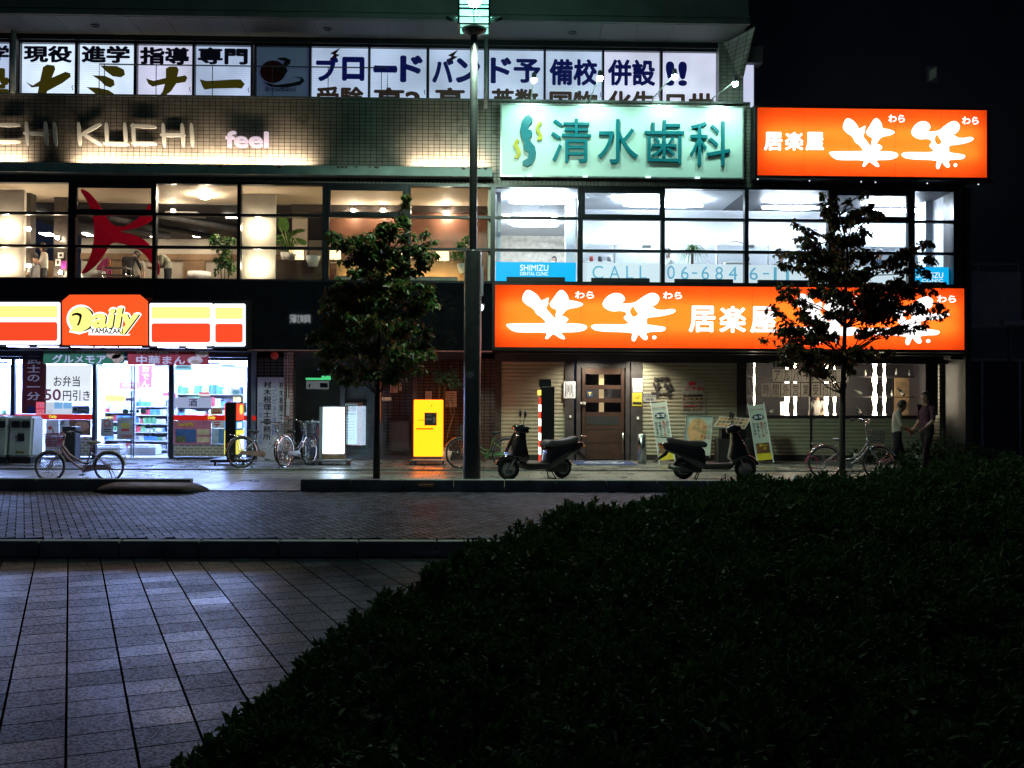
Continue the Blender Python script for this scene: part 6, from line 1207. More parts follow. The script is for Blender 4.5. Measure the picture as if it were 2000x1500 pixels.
# advert boards
def corners_board(label, TL, TR_, BR, BL, Yt, Yb, name='advertising_stand', cat='sign', group=None):
    tl, tr, br, bl = P(*TL, Yt), P(*TR_, Yt), P(*BR, Yb), P(*BL, Yb); u = br-bl; v = tl-bl; n = u.cross(v).normalized()
    M = Matrix(((u.x,-n.x,v.x,bl.x),(u.y,-n.y,v.y,bl.y),(u.z,-n.z,v.z,bl.z),(0,0,0,1))); return E(name, (bl+br)/2, label, cat, group), M
BAN = mat('banner_cloth', (.55,.58,.54), .7, 0, .04)
for TL, TR_, BR, BL, yt, yb, lab in (((1271,788),(1301,786),(1318,897),(1287,900),25.3,24.7,'leaning white beer advertising stand right of the steel ash bin'),((1461,792),(1491,790),(1510,897),(1478,900),25.4,24.8,'leaning white beer advertising stand below the restaurant window')):
    r, M = corners_board(lab, TL, TR_, BR, BL, yt, yb, group='beer advertising stands')
    part('cloth', MB().box(.02,.98,0,.012,.0,1).xf(M), BAN, r); mb = MB(); mb.box(-.02,.02,-.015,.02,-.09,1.03); mb.box(.98,1.02,-.015,.02,-.06,1.03); part('pole', mb.xf(M), WHITE, r)
    mb = MB(); mb.prism([(.5+.36*math.cos(q), .77+.055*math.sin(q)) for q in np.linspace(0,6,24)], -.006, -.001); part('emblem', mb.xf(M), NAVY, r)
    mb = MB(); logo_m = WLET
    for l, oy in ((L1,0),(L2,0)):
        for j, p in enumerate(l): mb.prism([(.2+(x-150)*.00046, .80-(y-945)*.00015) for x, y in p], -.010-.001*j, -.006)
    mb2 = MB(); mb2.box(.1,.9,-.008,-.001,.125,.3); part('character', mb.xf(M), logo_m, r); part('picture', mb2.xf(M), mat('food_print', (.18,.07,.03), .5, 0, .6, 14), r)
    mb = MB(); mb.box(.05,.95,-.006,-.001,.0,.12); part('yellow_band', mb.xf(M), YEL, r)
    mb = MB(); vtextw(mb, 'おいしい', .78, .97, .45, .68, -.003, .003, .02); vtextw(mb, 'お待ちして', .3, .48, .38, .68, -.003, .003, .02); vtextw(mb, 'おります', .08, .26, .44, .68, -.003, .003, .02); part('lettering', mb.xf(M), NAVY, r)
    mb = MB(); vtextw(mb, '生ビール', .52, .76, .4, .68, -.003, .003, .03); textw(mb, 'ドリンク・おつまみ', .1, .9, .9, .925, -.003, .003, .02); part('lettering', mb.xf(M), REDP, r)
    mb = MB(); textw(mb, '地鶏ちゃんこ', .3, .8, .24, .28, -.010, .003, .03); textw(mb, '鍋', .55, .68, .18, .225, -.010, .003, .03); part('lettering', mb.xf(M), YEL, r)
r, M = corners_board('white menu board with an orange disc and hand drawn letters behind the second scooter', (1341,812), (1389,813), (1386,890), (1334,888), 25.6, 25.3, 'menu_board', 'menu board')
part('board', MB().box(0,1,0,.03,0,1).xf(M), mat('whiteboard', (.5,.56,.52), .3, 0, .05), r); mb = MB(); mb.box(-.02,.0,-.02,.04,-.05,1.02); mb.box(1.0,1.02,-.02,.04,-.05,1.02); mb.box(0,1,-.02,.04,1.0,1.02); part('frame', mb.xf(M), mat('board_frame', (.4,.45,.43), .35, .6), r)
mb = MB(); mb.prism([(.45+.37*math.cos(q), .62+.33*math.sin(q)) for q in np.linspace(0,6.1,26)], -.003, -.001); part('drawing', mb.xf(M), mat('orange_chalk', (.6,.36,.18), .7, 0, .15, 9), r)
mb = MB(); textw(mb, 'フルーツ', .62, .95, .68, .78, -.005, .002, .01, .2); textw(mb, 'チョコ', .58, .95, .42, .52, -.005, .002, .01, .2); part('lettering', mb.xf(M), REDP, r); mb = MB(); textw(mb, 'バジル', .6, .95, .55, .65, -.005, .002, .01, .2); part('lettering', mb.xf(M), GRN, r)
mb = MB()
for cx, cyy, rr_ in ((.45,.82,.05),(.35,.7,.05),(.52,.66,.06),(.4,.3,.1),(.3,.2,.08),(.45,.92,.05)): mb.torus((cx,-.004,cyy), rr_, .004, 16, 4)
part('drawing', mb.xf(M), mat('green_ink', (.05,.22,.12), .6), r)
r, M = corners_board('slanted picture menu stand between the second scooter and the beer stand', (1406,813), (1466,815), (1455,837), (1393,833), 25.5, 25.0, 'menu_stand', 'menu stand')
part('board', MB().box(0,1,0,.03,0,1).xf(M), mat('menu_sheet', (.5,.5,.45), .35), r); mb = MB()
for i in range(7):
    for j in range(3): mb.box(.04+i*.135, .15+i*.135, -.004, -.001, .08+j*.31, .3+j*.31)
part('picture', mb.xf(M), mat('dish_print2', (.3,.16,.07), .5, 0, .6, 9, island=.7), r); b = at(1432, 25.3); part('pedestal', MB().box(b.x-.4, b.x+.4, 25.2, 25.6, 0, .6).box(b.x-.3, b.x+.3, 25.25, 25.55, .6, FZ(835,25.3,1432)), HDK, r)
q = at(1253.5, 24.9); r = E('ash_bin', q, 'tall brushed steel cylinder ash bin by the wooden door', 'ash bin'); hz = FZ(848, 24.9, 1253); part('cylinder', MB().lathe([(0,.002),(.105,.002),(.105,hz),(.08,hz+.004),(.075,hz-.03),(0,hz-.03)], q, 28), STEEL, r); mb = MB().lathe([(.1065,hz-.24),(.1065,hz-.14)], q, 28); part('opening', MB().bbox(q.x-.107, q.x-.045, q.y-.1075, q.y-.06, hz-.25, hz-.15, .01), INK, r)
r = E('door_mat', at(1180, 24.9, .004), 'blue door mat with a white oval emblem before the wooden door', 'mat'); X0, X1 = FX(1122, 24.9, 904), FX(1238, 24.9, 904); part('carpet', MB().box(X0, X1, 24.2, 25.7, .003, .015), mat('blue_carpet', (.02,.035,.13), .9, 0, .2, bump=.3), r)
mb = MB(); a = [(r.location.x+.5*math.cos(q), 24.95+.5*math.sin(q)) for q in np.linspace(0,6.15,32)]; mb.prism(a, .016, .018, [[(r.location.x+.44*math.cos(q), 24.95+.44*math.sin(q)) for q in np.linspace(0,6.15,32)]], 'z')
for s in (-.22,.2):
    for l in (L1 if s < 0 else L2)[:2]:
        lx_ = [p[0] for p in l]; mb.prism([(r.location.x+s*1.0+(x-(470 if s < 0 else 1145))*.0006, 24.95-(y-1140)*.0011) for x, y in l], .016, .018, ax='z')
part('emblem', mb, mat('carpet_white', (.4,.42,.5), .9), r)
# striped lit board beside the siding
X0, X1 = FX(1057, 23.8, 800), FX(1083, 23.8, 800); r = E('stand_sign', ((X0+X1)/2, 24, 0), 'dark standing sign with a red and white lit edge before the cream siding', 'sign'); z1 = FZ(755, 23.8, 1070)
part('casing', MB().bbox(X0, X1, 23.8, 24.35, .02, z1, .015).box(X0-.03, X1-.06, 24.1, 24.4, z1+.002, FZ(741,24.1,1064)), BLACK, r); nseg = 9
for k in range(nseg): part('lit_stripe', MB().box(X0-.03, X0-.001, 23.82, 24.33, .1+(z1-.35)*k/nseg, .1+(z1-.35)*(k+1)/nseg-.004), glow('stripe_red', (1,.06,.03), .8) if k % 2 == 0 else glow('stripe_white', (1,.88,.7), 4), r)
part('lamp', MB().box(X0-.06, X0-.002, 23.85, 24.3, z1-.2, z1-.08), glow('stripe_amber', (1,.65,.1), 2), r)
# indoor stand behind the white sign
r, M = corners_board('dark blue portrait stand with white frame half hidden by the white stand sign', (596,822), (630,822), (630,888), (596,888), 25.9, 25.9, 'poster_stand', 'sign'); part('board', MB().box(.08,1,0,.03,0,.93).xf(M), mat('indigo_print', (.02,.03,.07), .5, 0, .4, 6), r); part('frame', MB().box(0,.075,-.01,.04,0,1).box(.08,1,-.01,.04,.935,1).xf(M), mat('frame_pale', (.45,.55,.65), .4), r); mb = MB(); vtextw(mb, '成人式', .3, .62, .22, .45, -.004, .003, .03); part('lettering', mb.xf(M), WLET, r); mb = MB(); mb.prism([(.8+.16*math.cos(q), .68+.2*math.sin(q)) for q in np.linspace(0,6,18)], -.003, -.001); part('picture', mb.xf(M), mat('maroon_blot', (.12,.03,.05), .6), r); part('foot', MB().box(.0,1,-.03,.06,-.12,-.002).xf(M), DARK, r)
w = PZ(1522, 938, 0); solo('kerb_wedge', MB().add([(w.x-.2,YK+.2,-.03),(w.x+.2,YK+.2,-.03),(w.x+.2,YK+.5,-.03),(w.x-.2,YK+.5,-.03),(w.x-.03,YK+.35,.2)], [(0,1,4),(1,2,4),(2,3,4),(3,0,4),(0,3,2,1)]), mat('pale_blue_plastic', (.35,.42,.48), .5), 'small pale pyramid shaped marker behind the kerb among the hedge tips', 'marker')
# ================================================================== trees
BARK = mat('tree_bark', (.045,.042,.036), .85, 0, .4, 8, .5, 60)
def limb(a, b, n=5, sag=.0, j=.05):
    a, b = Vector(a), Vector(b); return [a+(b-a)*(i/n)+Vector((random.uniform(-j,j),random.uniform(-j,j),random.uniform(-j,j)-sag*math.sin(math.pi*i/n)))*(0 if i in (0,n) else 1) for i in range(n+1)]
def tree(label, base_px, Y, trunk_px, blobs, lm, ln, r0, depth, dens):
    b = at(base_px, Y, -.05); r = E('street_tree', b, label, 'tree', 'street trees behind the kerb')
    tp = [P(x, y, Y) for x, y in trunk_px]; tp[0] = Vector(b); n = len(tp); mb = MB(); mb.tube(tp, [r0*(1-.86*i/(n-1)) for i in range(n)], 10); part('trunk', mb, BARK, r)
    br = MB(); pts = []; nrm = []
    for x, y, a, c, k in blobs:
        k = int(k*dens)
        dy = random.uniform(-depth, depth)*min(1, a/40); q = P(x, y, Y+dy); s = Y/2000
        # join to the trunk a little lower than the clump
        i = min(range(n), key=lambda i: abs(tp[i].z-(q.z-.25-.3*abs(q.x-tp[i].x)))); lb = limb(tp[i], q, 5, -.06, .05)
        br.tube(lb, [.017-.0027*t for t in range(6)], 5)
        for m in range(max(3, k//30)):
            u = uv3(1)[0]; e2 = q+Vector((u[0]*a*s, u[1]*a*s*.8, u[2]*c*s)); tw = limb(lb[random.choice((3,4,5))], e2, 4, 0, .04); br.tube(tw, [.007,.006,.005,.004,.003], 4)
            kk = max(3, int(k/max(3, k//30)))
            t = rng.random(kk)**.6; ia = np.array([tw[min(4,int(tt*4.999))] for tt in t]); pts.append(ia+uv3(kk)*np.array([a,a*.8,c])*s*.5*rng.random((kk,1)))
    pts = np.concatenate(pts); k = len(pts); D = uv3(k)*.75+np.array([0,0,-.7]); V, Fq = leaves_np(pts, D, uv3(k)+np.array([0,-.2,.5]), ln*(.6+.7*rng.random(k)), ln*.24*(.8+.5*rng.random(k)), .35)
    part('branch', br, BARK, r); npart('crown', V, Fq, lm, r, r.location); return r
T1 = leafmat('tree_leaf_a', (.03,.08,.02), (.06,.13,.03), (.2,.07,.03), .42, .3); T2 = leafmat('tree_leaf_b', (.03,.042,.012), (.06,.065,.02), (.17,.07,.025), .45, .3)
tree('slim street tree with a dense drooping crown left of the lamp post', 735.5, 19.1, [(735,940),(736,850),(737,770),(738,700),(742,640),(745,580),(748,520),(762,470),(780,420)],
 [(793,398,9,18,40),(788,425,14,16,70),(766,443,20,13,90),(742,452,26,13,110),(705,462,26,15,110),(728,475,30,16,130),(650,462,10,10,26),(640,450,6,6,14),(668,475,20,10,60),(757,486,28,14,110),(696,500,26,16,120),(730,507,34,20,170),(772,505,28,18,130),(806,490,20,14,80),(822,478,8,10,24),(838,492,14,12,40),(795,455,9,8,24),(820,515,20,16,90),(786,530,14,14,60),(742,530,34,12,110),(705,530,20,10,60),(836,452,8,5,12),(848,468,7,6,14),
  (680,560,36,14,140),(735,560,40,16,160),(800,560,36,14,140),(840,568,14,12,40),(650,575,24,14,90),(690,590,40,20,190),(760,590,44,20,210),(820,600,30,18,140),(640,610,22,18,100),(660,640,44,20,210),(720,630,44,22,210),(790,640,44,22,210),(845,640,16,18,60),(620,655,24,12,70),(600,650,10,6,14),(650,680,40,18,170),(715,680,44,20,190),(780,685,44,20,200),(835,680,22,18,90),(660,715,40,16,150),(720,720,40,16,150),(790,720,40,14,140),(690,740,30,9,60),(770,742,30,8,50),(635,715,12,8,24)], T1, .13, .068, .9, 1.6)
tree('street tree with a sparse twiggy crown before the orange sign', 1645, 19.2, [(1645,940),(1645,850),(1646,770),(1648,700),(1650,640),(1652,560),(1655,480),(1640,420),(1622,385)],
 [(1606,385,5,12,12),(1622,392,6,10,16),(1608,415,12,16,45),(1625,432,12,16,50),(1690,378,7,9,10),(1697,410,16,12,60),(1675,425,22,14,90),(1650,432,14,10,40),(1712,415,10,10,30),(1660,395,10,5,12),(1563,455,14,14,30),(1552,440,8,8,14),(1582,475,18,14,70),(1628,465,18,18,90),(1665,465,24,18,120),(1690,452,8,8,20),(1570,498,20,12,80),(1545,500,12,9,24),(1520,495,8,8,12),(1600,500,24,16,120),(1650,505,30,20,170),(1695,500,16,16,70),(1812,470,12,12,24),(1795,485,10,10,24),(1818,505,14,10,30),(1768,495,16,10,50),(1745,510,16,10,45),(1760,520,12,8,30),(1530,520,14,8,30),(1560,525,14,14,40),(1590,535,24,14,110),(1640,540,34,16,180),(1690,535,26,14,110),(1800,530,16,14,50),(1755,545,16,10,40),(1600,565,22,14,100),(1650,575,34,16,170),(1710,565,30,14,140),(1760,565,24,14,110),(1800,555,16,10,50),(1540,570,22,14,60),(1522,560,10,8,14),(1550,585,16,10,40),(1830,560,10,10,26),(1690,590,30,16,150),(1745,590,30,18,150),(1790,600,14,12,50),(1720,615,34,14,150),(1660,615,26,10,80),(1620,608,20,10,60),(1505,605,14,10,30),(1560,610,20,10,60),(1590,630,26,12,90),(1830,600,20,7,30),(1845,610,8,6,14),(1535,640,24,16,90),(1570,655,26,16,110),(1610,650,24,12,80),(1740,640,24,10,60),(1700,645,26,10,70),(1800,635,12,8,24),(1490,660,6,8,10),(1540,675,24,12,90),(1530,700,16,10,40),(1580,690,26,14,110),(1630,695,30,16,130),(1680,690,30,14,120),(1600,720,24,12,70),(1660,715,20,10,50),(1720,685,20,8,40),(1575,710,16,10,30)], T2, .1, .062, .8, 2.9)
# ================================================================== hedge
def hz_(x, y):
    """top of the clipped planting: rises away from the camera, drops at its curved left edge"""
    bx = np.interp(y, [0,2.2,4.5,6,8.5,9.6,10.4,11.0,11.6], [-1.85,-1.75,-1.36,-1.08,-.22,.5,1.6,3.1,6.5])
    s = x-bx; s = np.where(y > 9.4, np.minimum(s, (11.75-y)*1.5+np.maximum(s-1,0)*.2), s)
    top = .10+.08*np.minimum(y-4.5,4.2)+.075*np.maximum(x,0)
    top = top+.05*np.sin(2.3*x+1.1*y)*np.sin(1.7*y-.6*x+1)+.045*np.sin(6.1*x+3.3*y)*np.sin(5.4*y-2*x)+.02*np.sin(11*x-7*y)*np.sin(9*y+4*x)
    return np.where(s > 0, ZP+(top-ZP)*np.clip(s/.38, 0, 1)**.55, ZP-.1), s
def hedge(label, samp, n, ln):
    r = E('hedge', (1.5, 7, ZP), label, 'hedge')
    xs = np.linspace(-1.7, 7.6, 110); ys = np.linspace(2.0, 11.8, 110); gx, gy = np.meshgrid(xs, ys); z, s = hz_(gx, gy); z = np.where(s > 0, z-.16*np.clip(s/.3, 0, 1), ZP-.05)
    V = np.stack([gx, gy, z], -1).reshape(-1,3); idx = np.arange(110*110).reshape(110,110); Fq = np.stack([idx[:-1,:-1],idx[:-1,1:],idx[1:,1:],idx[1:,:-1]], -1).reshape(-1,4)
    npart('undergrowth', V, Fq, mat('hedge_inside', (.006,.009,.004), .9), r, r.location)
    x = rng.uniform(-1.75, 7.5, n*3); y = 2.2+9.5*rng.random(n*3)**.8; z, s = hz_(x, y); ok = (s > .0) & (np.abs(x) < y*.56+.6); x, y, z, s = x[ok][:n], y[ok][:n], z[ok][:n], s[ok][:n]
    # shaded flank along the curved edge gets its own leaves
    m = int(n*.22); yb = rng.uniform(2.2, 11.3, m); sb = rng.uniform(.0, .3, m); bx = np.interp(yb, [0,2.2,4.5,6,8.5,9.6,10.4,11.0,11.6], [-1.85,-1.75,-1.36,-1.08,-.22,.5,1.6,3.1,6.5]); xb = bx+sb; zt, s2 = hz_(xb, yb)
    zb = ZP+.05+(np.maximum(zt, ZP+.12)-ZP-.05)*rng.random(m); x = np.concatenate([x, xb-.03]); y = np.concatenate([y, yb]); z = np.concatenate([z, zb]); N = len(x)
    z = z+rng.normal(0, .028, N)+.05*(rng.random(N) > .9); lift = np.stack([rng.normal(0,.28,N), rng.normal(-.12,.28,N), np.ones(N)], 1); lift[len(x)-m:] += np.array([-.9,-.3,-.3]); lift /= np.linalg.norm(lift, axis=1, keepdims=True)
    a1 = np.cross(lift, np.array([1.,0,0])); a1 /= np.linalg.norm(a1, axis=1, keepdims=True); a2 = np.cross(lift, a1); PT = []; DD = []; NN = []; LL = []
    c = np.stack([x, y, z], 1); size = ln*(.55+.75*rng.random(N)**1.3); ph = rng.random(N)*6.28
    for k in range(10):
        th = ph+k*2.4; el = .25+.11*k+rng.normal(0,.1,N); d = (a1*np.cos(th)[:,None]+a2*np.sin(th)[:,None])*np.cos(el)[:,None]+lift*np.sin(el)[:,None]
        PT.append(c+lift*(.007*(k-9))[None] if False else c+lift*(.009*(k-8))); DD.append(d); NN.append(lift); LL.append(size*(1-.045*k))
    PT = np.concatenate(PT); DD = np.concatenate(DD); NN = np.concatenate(NN); LL = np.concatenate(LL)
    V, Fq = leaves_np(PT, DD, NN+.01, LL, LL*.2, .3); npart('foliage', V, Fq, leafmat('hedge_leaf', (.03,.085,.016), (.06,.14,.03), (.1,.2,.045), .75, .12), r, r.location); return r
hedge('big dark evergreen hedge mounding up over the lower part of the place', None, 9500, .088)
# dark low planting by the restaurant end
def clump(label, blobs, Y, n, ln):
    bush(label, blobs, Y, n, ln, (blobs[0][0], 910), [[(b[0],905),(b[0],b[1])] for b in blobs], leafmat('planter_leaf', (.012,.03,.01), (.02,.05,.015), (.035,.06,.02)), name='shrub', zbase=0, droop=-.4, spread=.7)
clump('low dark shrub behind the basket of the grey bicycle', [(1680,893,24,16),(1705,890,24,22),(1730,893,20,18)], 25.3, 500, .1)
clump('taller dark shrub before the louvred gate by the two people', [(1800,885,30,28),(1850,882,34,30),(1900,888,30,26),(1760,895,26,18),(1950,895,30,20)], 25.0, 1200, .1)
# ================================================================== people
def skinned(J, Eg, Rd, sub=2):
    names = list(J); ix = {k: i for i, k in enumerate(names)}
    me = bpy.data.meshes.new('body'); me.from_pydata([J[k] for k in names], [(ix[a], ix[b]) for a, b in Eg], []); o = bpy.data.objects.new('body', me); COL.objects.link(o)
    o.modifiers.new('s', 'SKIN'); sd = o.modifiers.new('u', 'SUBSURF'); sd.levels = sub; sd.render_levels = sub
    sv = me.skin_vertices[0].data
    for k in names: rr_ = Rd[k]; sv[ix[k]].radius = rr_ if isinstance(rr_, tuple) else (rr_, rr_); sv[ix[k]].use_root = (k == 'pelvis')
    bpy.context.view_layer.update(); dg = bpy.context.evaluated_depsgraph_get(); m2 = bpy.data.meshes.new_from_object(o.evaluated_get(dg))
    vs = [tuple(v.co) for v in m2.vertices]; fs = [list(p.vertices) for p in m2.polygons]; bpy.data.objects.remove(o); return vs, fs
SKIN = mat('skin', (.42,.25,.18), .55, 0, .08); HAIR = mat('dark_hair', (.012,.009,.008), .5, 0, .2)
def person(label, loc, rot, pose, top, bottom, shoe=DARK, h=1.68, hair='short', mask=False, sleeve='short', group=None):
    """local: facing +x, feet at the origin"""
    r = E('person', loc, label, 'person', group, rot, True)
    J = dict(pelvis=(0,0,.93), spine=(0,0,1.1), chest=(0,0,1.29), neck=(.01,0,1.44), head0=(.025,0,1.5), head=(.035,0,1.58),
             ls=(0,.17,1.385), le=(-.02,.22,1.12), lw=(.05,.23,.89), rs=(0,-.17,1.385), re=(-.02,-.22,1.12), rw=(.05,-.23,.89),
             lh=(0,.09,.88), lk=(.02,.095,.49), la=(-.02,.095,.09), lt=(.13,.1,.045), rh=(0,-.09,.88), rk=(.02,-.095,.49), ra=(-.02,-.095,.09), rt=(.13,-.1,.045)); J.update(pose)
    s = h/1.68; J = {k: tuple(c*s for c in v) for k, v in J.items()}
    Rd = dict(pelvis=(.13,.105), spine=(.125,.1), chest=(.145,.105), neck=.056, head0=.062, head=.075, ls=.065, le=.045, lw=.031, rs=.065, re=.045, rw=.031, lh=.095, lk=.062, la=.046, lt=.036, rh=.095, rk=.062, ra=.046, rt=.036)
    Rd = {k: (tuple(c*s for c in v) if isinstance(v, tuple) else v*s) for k, v in Rd.items()}
    Eg = [('pelvis','spine'),('spine','chest'),('chest','neck'),('neck','head0'),('head0','head'),('chest','ls'),('ls','le'),('le','lw'),('chest','rs'),('rs','re'),('re','rw'),('pelvis','lh'),('lh','lk'),('lk','la'),('la','lt'),('pelvis','rh'),('rh','rk'),('rk','ra'),('ra','rt')]
    vs, fs = skinned(J, Eg, Rd); seg = {'neck':0,'head0':0,'head':0}
    cl = {('pelvis','spine'):1,('spine','chest'):1,('chest','neck'):1,('neck','head0'):0,('head0','head'):0,('chest','ls'):1,('ls','le'):1,('le','lw'):1 if sleeve == 'long' else 0,('chest','rs'):1,('rs','re'):1,('re','rw'):1 if sleeve == 'long' else 0,('pelvis','lh'):2,('lh','lk'):2,('lk','la'):2,('la','lt'):3,('pelvis','rh'):2,('rh','rk'):2,('rk','ra'):2,('ra','rt'):3}
    A = np.array([J[a] for a, b in Eg]); B = np.array([J[b] for a, b in Eg]); C = np.array([cl[e_] for e_ in Eg]); mb = MB()
    va = np.array(vs)
    mb.v = [tuple(v) for v in vs]
    for f in fs:
        c = va[f].mean(0); t = np.clip(((c-A)*(B-A)).sum(1)/((B-A)**2).sum(1), 0, 1); i = int(np.argmin(np.linalg.norm(A+(B-A)*t[:,None]-c, axis=1))); k = int(C[i])
        if Eg[i] == ('chest','neck') and t[i] > .88: k = 0
        if Eg[i] == ('pelvis','spine') and t[i] < .35: k = 2
        mb.f.append(f); mb.m.append(k); mb.s.append(True)
    mb.cur = 0; Hd = Vector(J['head']); nk = Vector(J['neck']); ax = (Hd-nk).normalized(); q = Vector((0,0,1)).rotation_difference(ax).to_matrix().to_4x4(); Mh = Matrix.Translation(Hd) @ q @ Matrix.Scale(s, 4)
    hd = MB().ell((0,0,.01), .092,.074,.115, 20, 14); hd.ell((.03,0,-.06), .062,.055,.05, 14, 8); hd.ell((.093,0,-.012), .014,.011,.02, 8, 6); hd.ell((-.0,.075,-.01), .02,.01,.03, 8, 6); hd.ell((-.0,-.075,-.01), .02,.01,.03, 8, 6)
    mb.join(hd.xf(Mh))
    for sd, w, e_ in ((1,'lw','le'),(-1,'rw','re')):
        w_ = Vector(J[w]); d = (w_-Vector(J[e_])).normalized(); side = Vector((1,0,0)); side = (side-d*side.dot(d)).normalized(); nrm = d.cross(side)
        mb.tube([w_-d*.02*s, w_+d*.04*s, w_+d*.085*s], [.028*s,.036*s,.034*s], 8)
        for i, L in enumerate((.072,.08,.075,.058)): b = w_+d*.08*s+side*(.026-.0175*i)*s; mb.tube([b, b+d*L*.5*s+nrm*.006*s, b+d*L*.85*s+nrm*.02*s*sd], [.0095*s,.0088*s,.007*s], 6)
        b = w_+d*.035*s+side*.028*s; mb.tube([b, b+(d*.6+side*.6)*.045*s, b+(d+side*.3)*.07*s], [.011*s,.01*s,.008*s], 6)
    bd = part('body', mb, [SKIN, top, bottom, shoe], r)
    hm = MB(); n = 22
    for v in [0]:
        bm = bmesh.new(); bmesh.ops.create_uvsphere(bm, u_segments=22, v_segments=14, radius=1)
        for vv in list(bm.verts):
            if (vv.co.x > .35 and vv.co.z < .42) or vv.co.z < (-.45 if hair == 'short' else -.95): bm.verts.remove(vv)
        for vv in bm.verts: k = 1+(.05*math.sin(9*vv.co.y+7*vv.co.z)); vv.co = Vector((vv.co.x*.102*k-.006, vv.co.y*.086*k, vv.co.z*(.126 if vv.co.z > 0 or hair == 'short' else .2)+.018))
        hm.bm(bm, Mh, True)
    part('hair', hm, HAIR, r); fm = MB()
    for sd in (-1,1): fm.ell((.083,.03*sd,.012), .009,.012,.007, 8, 6)
    part('eyes', fm.xf(Mh), INK, r); part('mouth', MB().ell((.087,0,-.062), .007,.02,.005, 8, 6).xf(Mh), mat('lips', (.25,.09,.08), .5), r)
    if mask: part('face_mask', MB().ell((.06,0,-.05), .045,.062,.045, 12, 8).xf(Mh), WHITE, r)
    return r
CLO = lambda n, c: mat('cloth_'+n, c, .85, 0, .12, 5, .3, 50)
walk = lambda a, b: dict(lk=(.1+a,.09,.5), la=(.16+a,.09,.1), lt=(.32+a,.09,.05), rk=(-.04-b,-.09,.5), ra=(-.26-b,-.09,.14), rt=(-.12-b,-.09,.05))
CLO_W = CLO('white_shirt', (.5,.46,.4)); CLO_N = CLO('navy', (.02,.02,.03)); CLO_P = CLO('plum', (.06,.02,.045)); CLO_K = CLO('black', (.012,.012,.014)); CLO_G = CLO('grey_green', (.25,.25,.19)); CLO_S = CLO('silver', (.34,.32,.28))
Yp = 21.0
person('pedestrian in a loose white shirt and dark trousers walking past the restaurant end', at(1752, Yp, -.03), rad(-20), dict(walk(.02,.0), head=(.09,0,1.55), head0=(.06,0,1.48), neck=(.03,0,1.43), re=(.08,-.23,1.14), rw=(.28,-.2,1.06), le=(.05,.23,1.13), lw=(.24,.2,1.02)), CLO_W, CLO_N, h=1.6, group='two people walking together')
person('taller pedestrian in dark plum clothes walking beside the one in white', at(1810, Yp+.5, -.03), rad(-160), dict(walk(.0,.02), re=(-.05,-.24,1.12), rw=(.1,-.26,.92), le=(.06,.24,1.12), lw=(.22,.2,.98)), CLO_P, CLO_K, h=1.76, group='two people walking together')
def up(label, px, Y, rot, pose, top, bottom, **k): return person(label, Vector((FX(px, Y, 520), Y, ZF2)), rot, pose, top, bottom, **k)
up('woman with long dark hair in a silver top standing behind a seated salon customer', 86, 27.1, rad(200), dict(re=(.1,-.24,1.16), rw=(.3,-.1,1.2), le=(.08,.24,1.16), lw=(.3,.08,1.22)), CLO_S, CLO_K, h=1.62, hair='long')
seat = {k: (v[0], v[1], v[2]) for k, v in dict(pelvis=(0,0,.55), spine=(0,0,.75), chest=(.0,0,.95), neck=(.01,0,1.1), head0=(.02,0,1.16), head=(.03,0,1.24), ls=(0,.17,1.05), le=(.05,.22,.8), lw=(.25,.2,.7), rs=(0,-.17,1.05), re=(.05,-.22,.8), rw=(.25,-.2,.7), lh=(.05,.09,.52), lk=(.45,.1,.52), la=(.45,.1,.1), lt=(.6,.1,.05), rh=(.05,-.09,.52), rk=(.45,-.1,.52), ra=(.45,-.1,.1), rt=(.6,-.1,.05)).items()}
up('seated customer with dark hair in a striped grey cape at the salon end', 69, 26.9, rad(170), seat, CLO('grey_cape', (.18,.18,.19)), CLO_K, h=1.66)
up('person in black seen from behind bending in front of the red star', 250, 27.3, rad(80), dict(chest=(.1,0,1.27), neck=(.24,0,1.37), head0=(.3,0,1.4), head=(.38,0,1.42), ls=(.1,.18,1.36), rs=(.1,-.18,1.36), le=(.2,.24,1.12), re=(.2,-.24,1.12), lw=(.4,.16,1.08), rw=(.4,-.16,1.08)), CLO_K, CLO_K, h=1.62, sleeve='long')
up('person in a pale top partly hidden by the person in black', 268, 28.0, rad(-100), dict(), CLO_S, CLO_K, h=1.55)
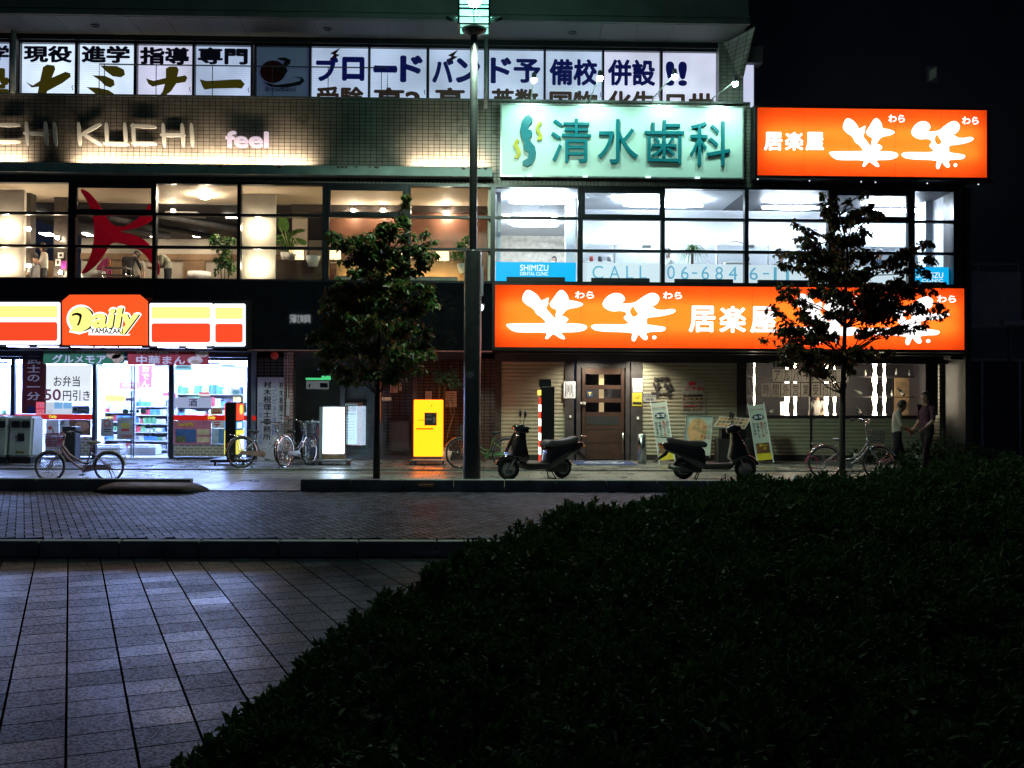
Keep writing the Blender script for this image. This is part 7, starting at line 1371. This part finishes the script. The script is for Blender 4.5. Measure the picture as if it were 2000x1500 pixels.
up('person in a grey green shirt leaning forward to the left of the bamboo', 328, 26.9, rad(190), dict(chest=(.12,0,1.25), neck=(.27,0,1.33), head0=(.33,0,1.36), head=(.42,0,1.36), ls=(.12,.18,1.33), rs=(.12,-.18,1.33), le=(.16,.22,1.06), re=(.16,-.22,1.06), lw=(.4,.1,1.02), rw=(.4,-.1,1.02)), CLO_G, CLO_N, h=1.62)
up('receptionist with dark hair behind the salon counter near the lamp post', 832, 27.6, rad(-110), dict(), CLO_K, CLO_K, h=1.5)
up('masked person with dark hair bent behind the deep blue board next to the salon', 1083, 27.4, rad(-120), dict(), CLO('clinic_blue', (.25,.35,.5)), CLO_N, h=1.42, mask=True)
up('person with dark hair by the palm like plant in the clinic', 1306, 26.8, rad(-150), dict(), CLO('clinic_white_coat', (.6,.62,.65)), CLO_N, h=1.58, mask=True)
up('person with dark hair behind the frosted screen right of the twiggy tree', 1716, 26.9, rad(-60), dict(), CLO('clinic_blue', (.25,.35,.5)), CLO_N, h=1.6)
up('person sitting behind the last blue digits in the clinic', 1526, 26.8, rad(-120), dict(), CLO('clinic_white_coat', (.6,.62,.65)), CLO_N, h=1.44)
q = at(1597, 27.2, .95); person('guest with reddish dark hair and white top sitting inside the restaurant window', Vector((q.x, 27.2, .62)), rad(-120), seat, CLO('guest_white', (.5,.48,.46)), CLO_K, h=1.45)

# lit station lettering across the plaza, seen only as a mirror image in the black facade panel
YM = 2*(F-.06)+14; X0, X1, Z0, Z1 = RC(566, 615, 606, 631, YM); cx = (X0+X1)/2
r = E('station_sign', (cx, -14, Z0-.4), 'lit white station lettering behind the viewer, mirrored in the black facade panel beside the tree', 'sign')
Mr = Matrix.Translation((cx, -14, 0)) @ Matrix.Rotation(math.pi, 4, 'Z') @ Matrix.Translation((-cx, 0, 0))
mb = MB(); textw(mb, '岡町駅', X0, X1, Z0, Z1, 0, .02, .03, 0, Mr); part('lettering', mb, glow('station_white', (.85,.93,1), 7), r)
mb = MB().box(X0-.25, X1+.25, -14.3, -14.01, Z0-.2, Z1+.2); mb.box(cx-.1, cx+.1, -14.25, -14.1, -.3, Z0-.2); part('board', mb, DARK, r)
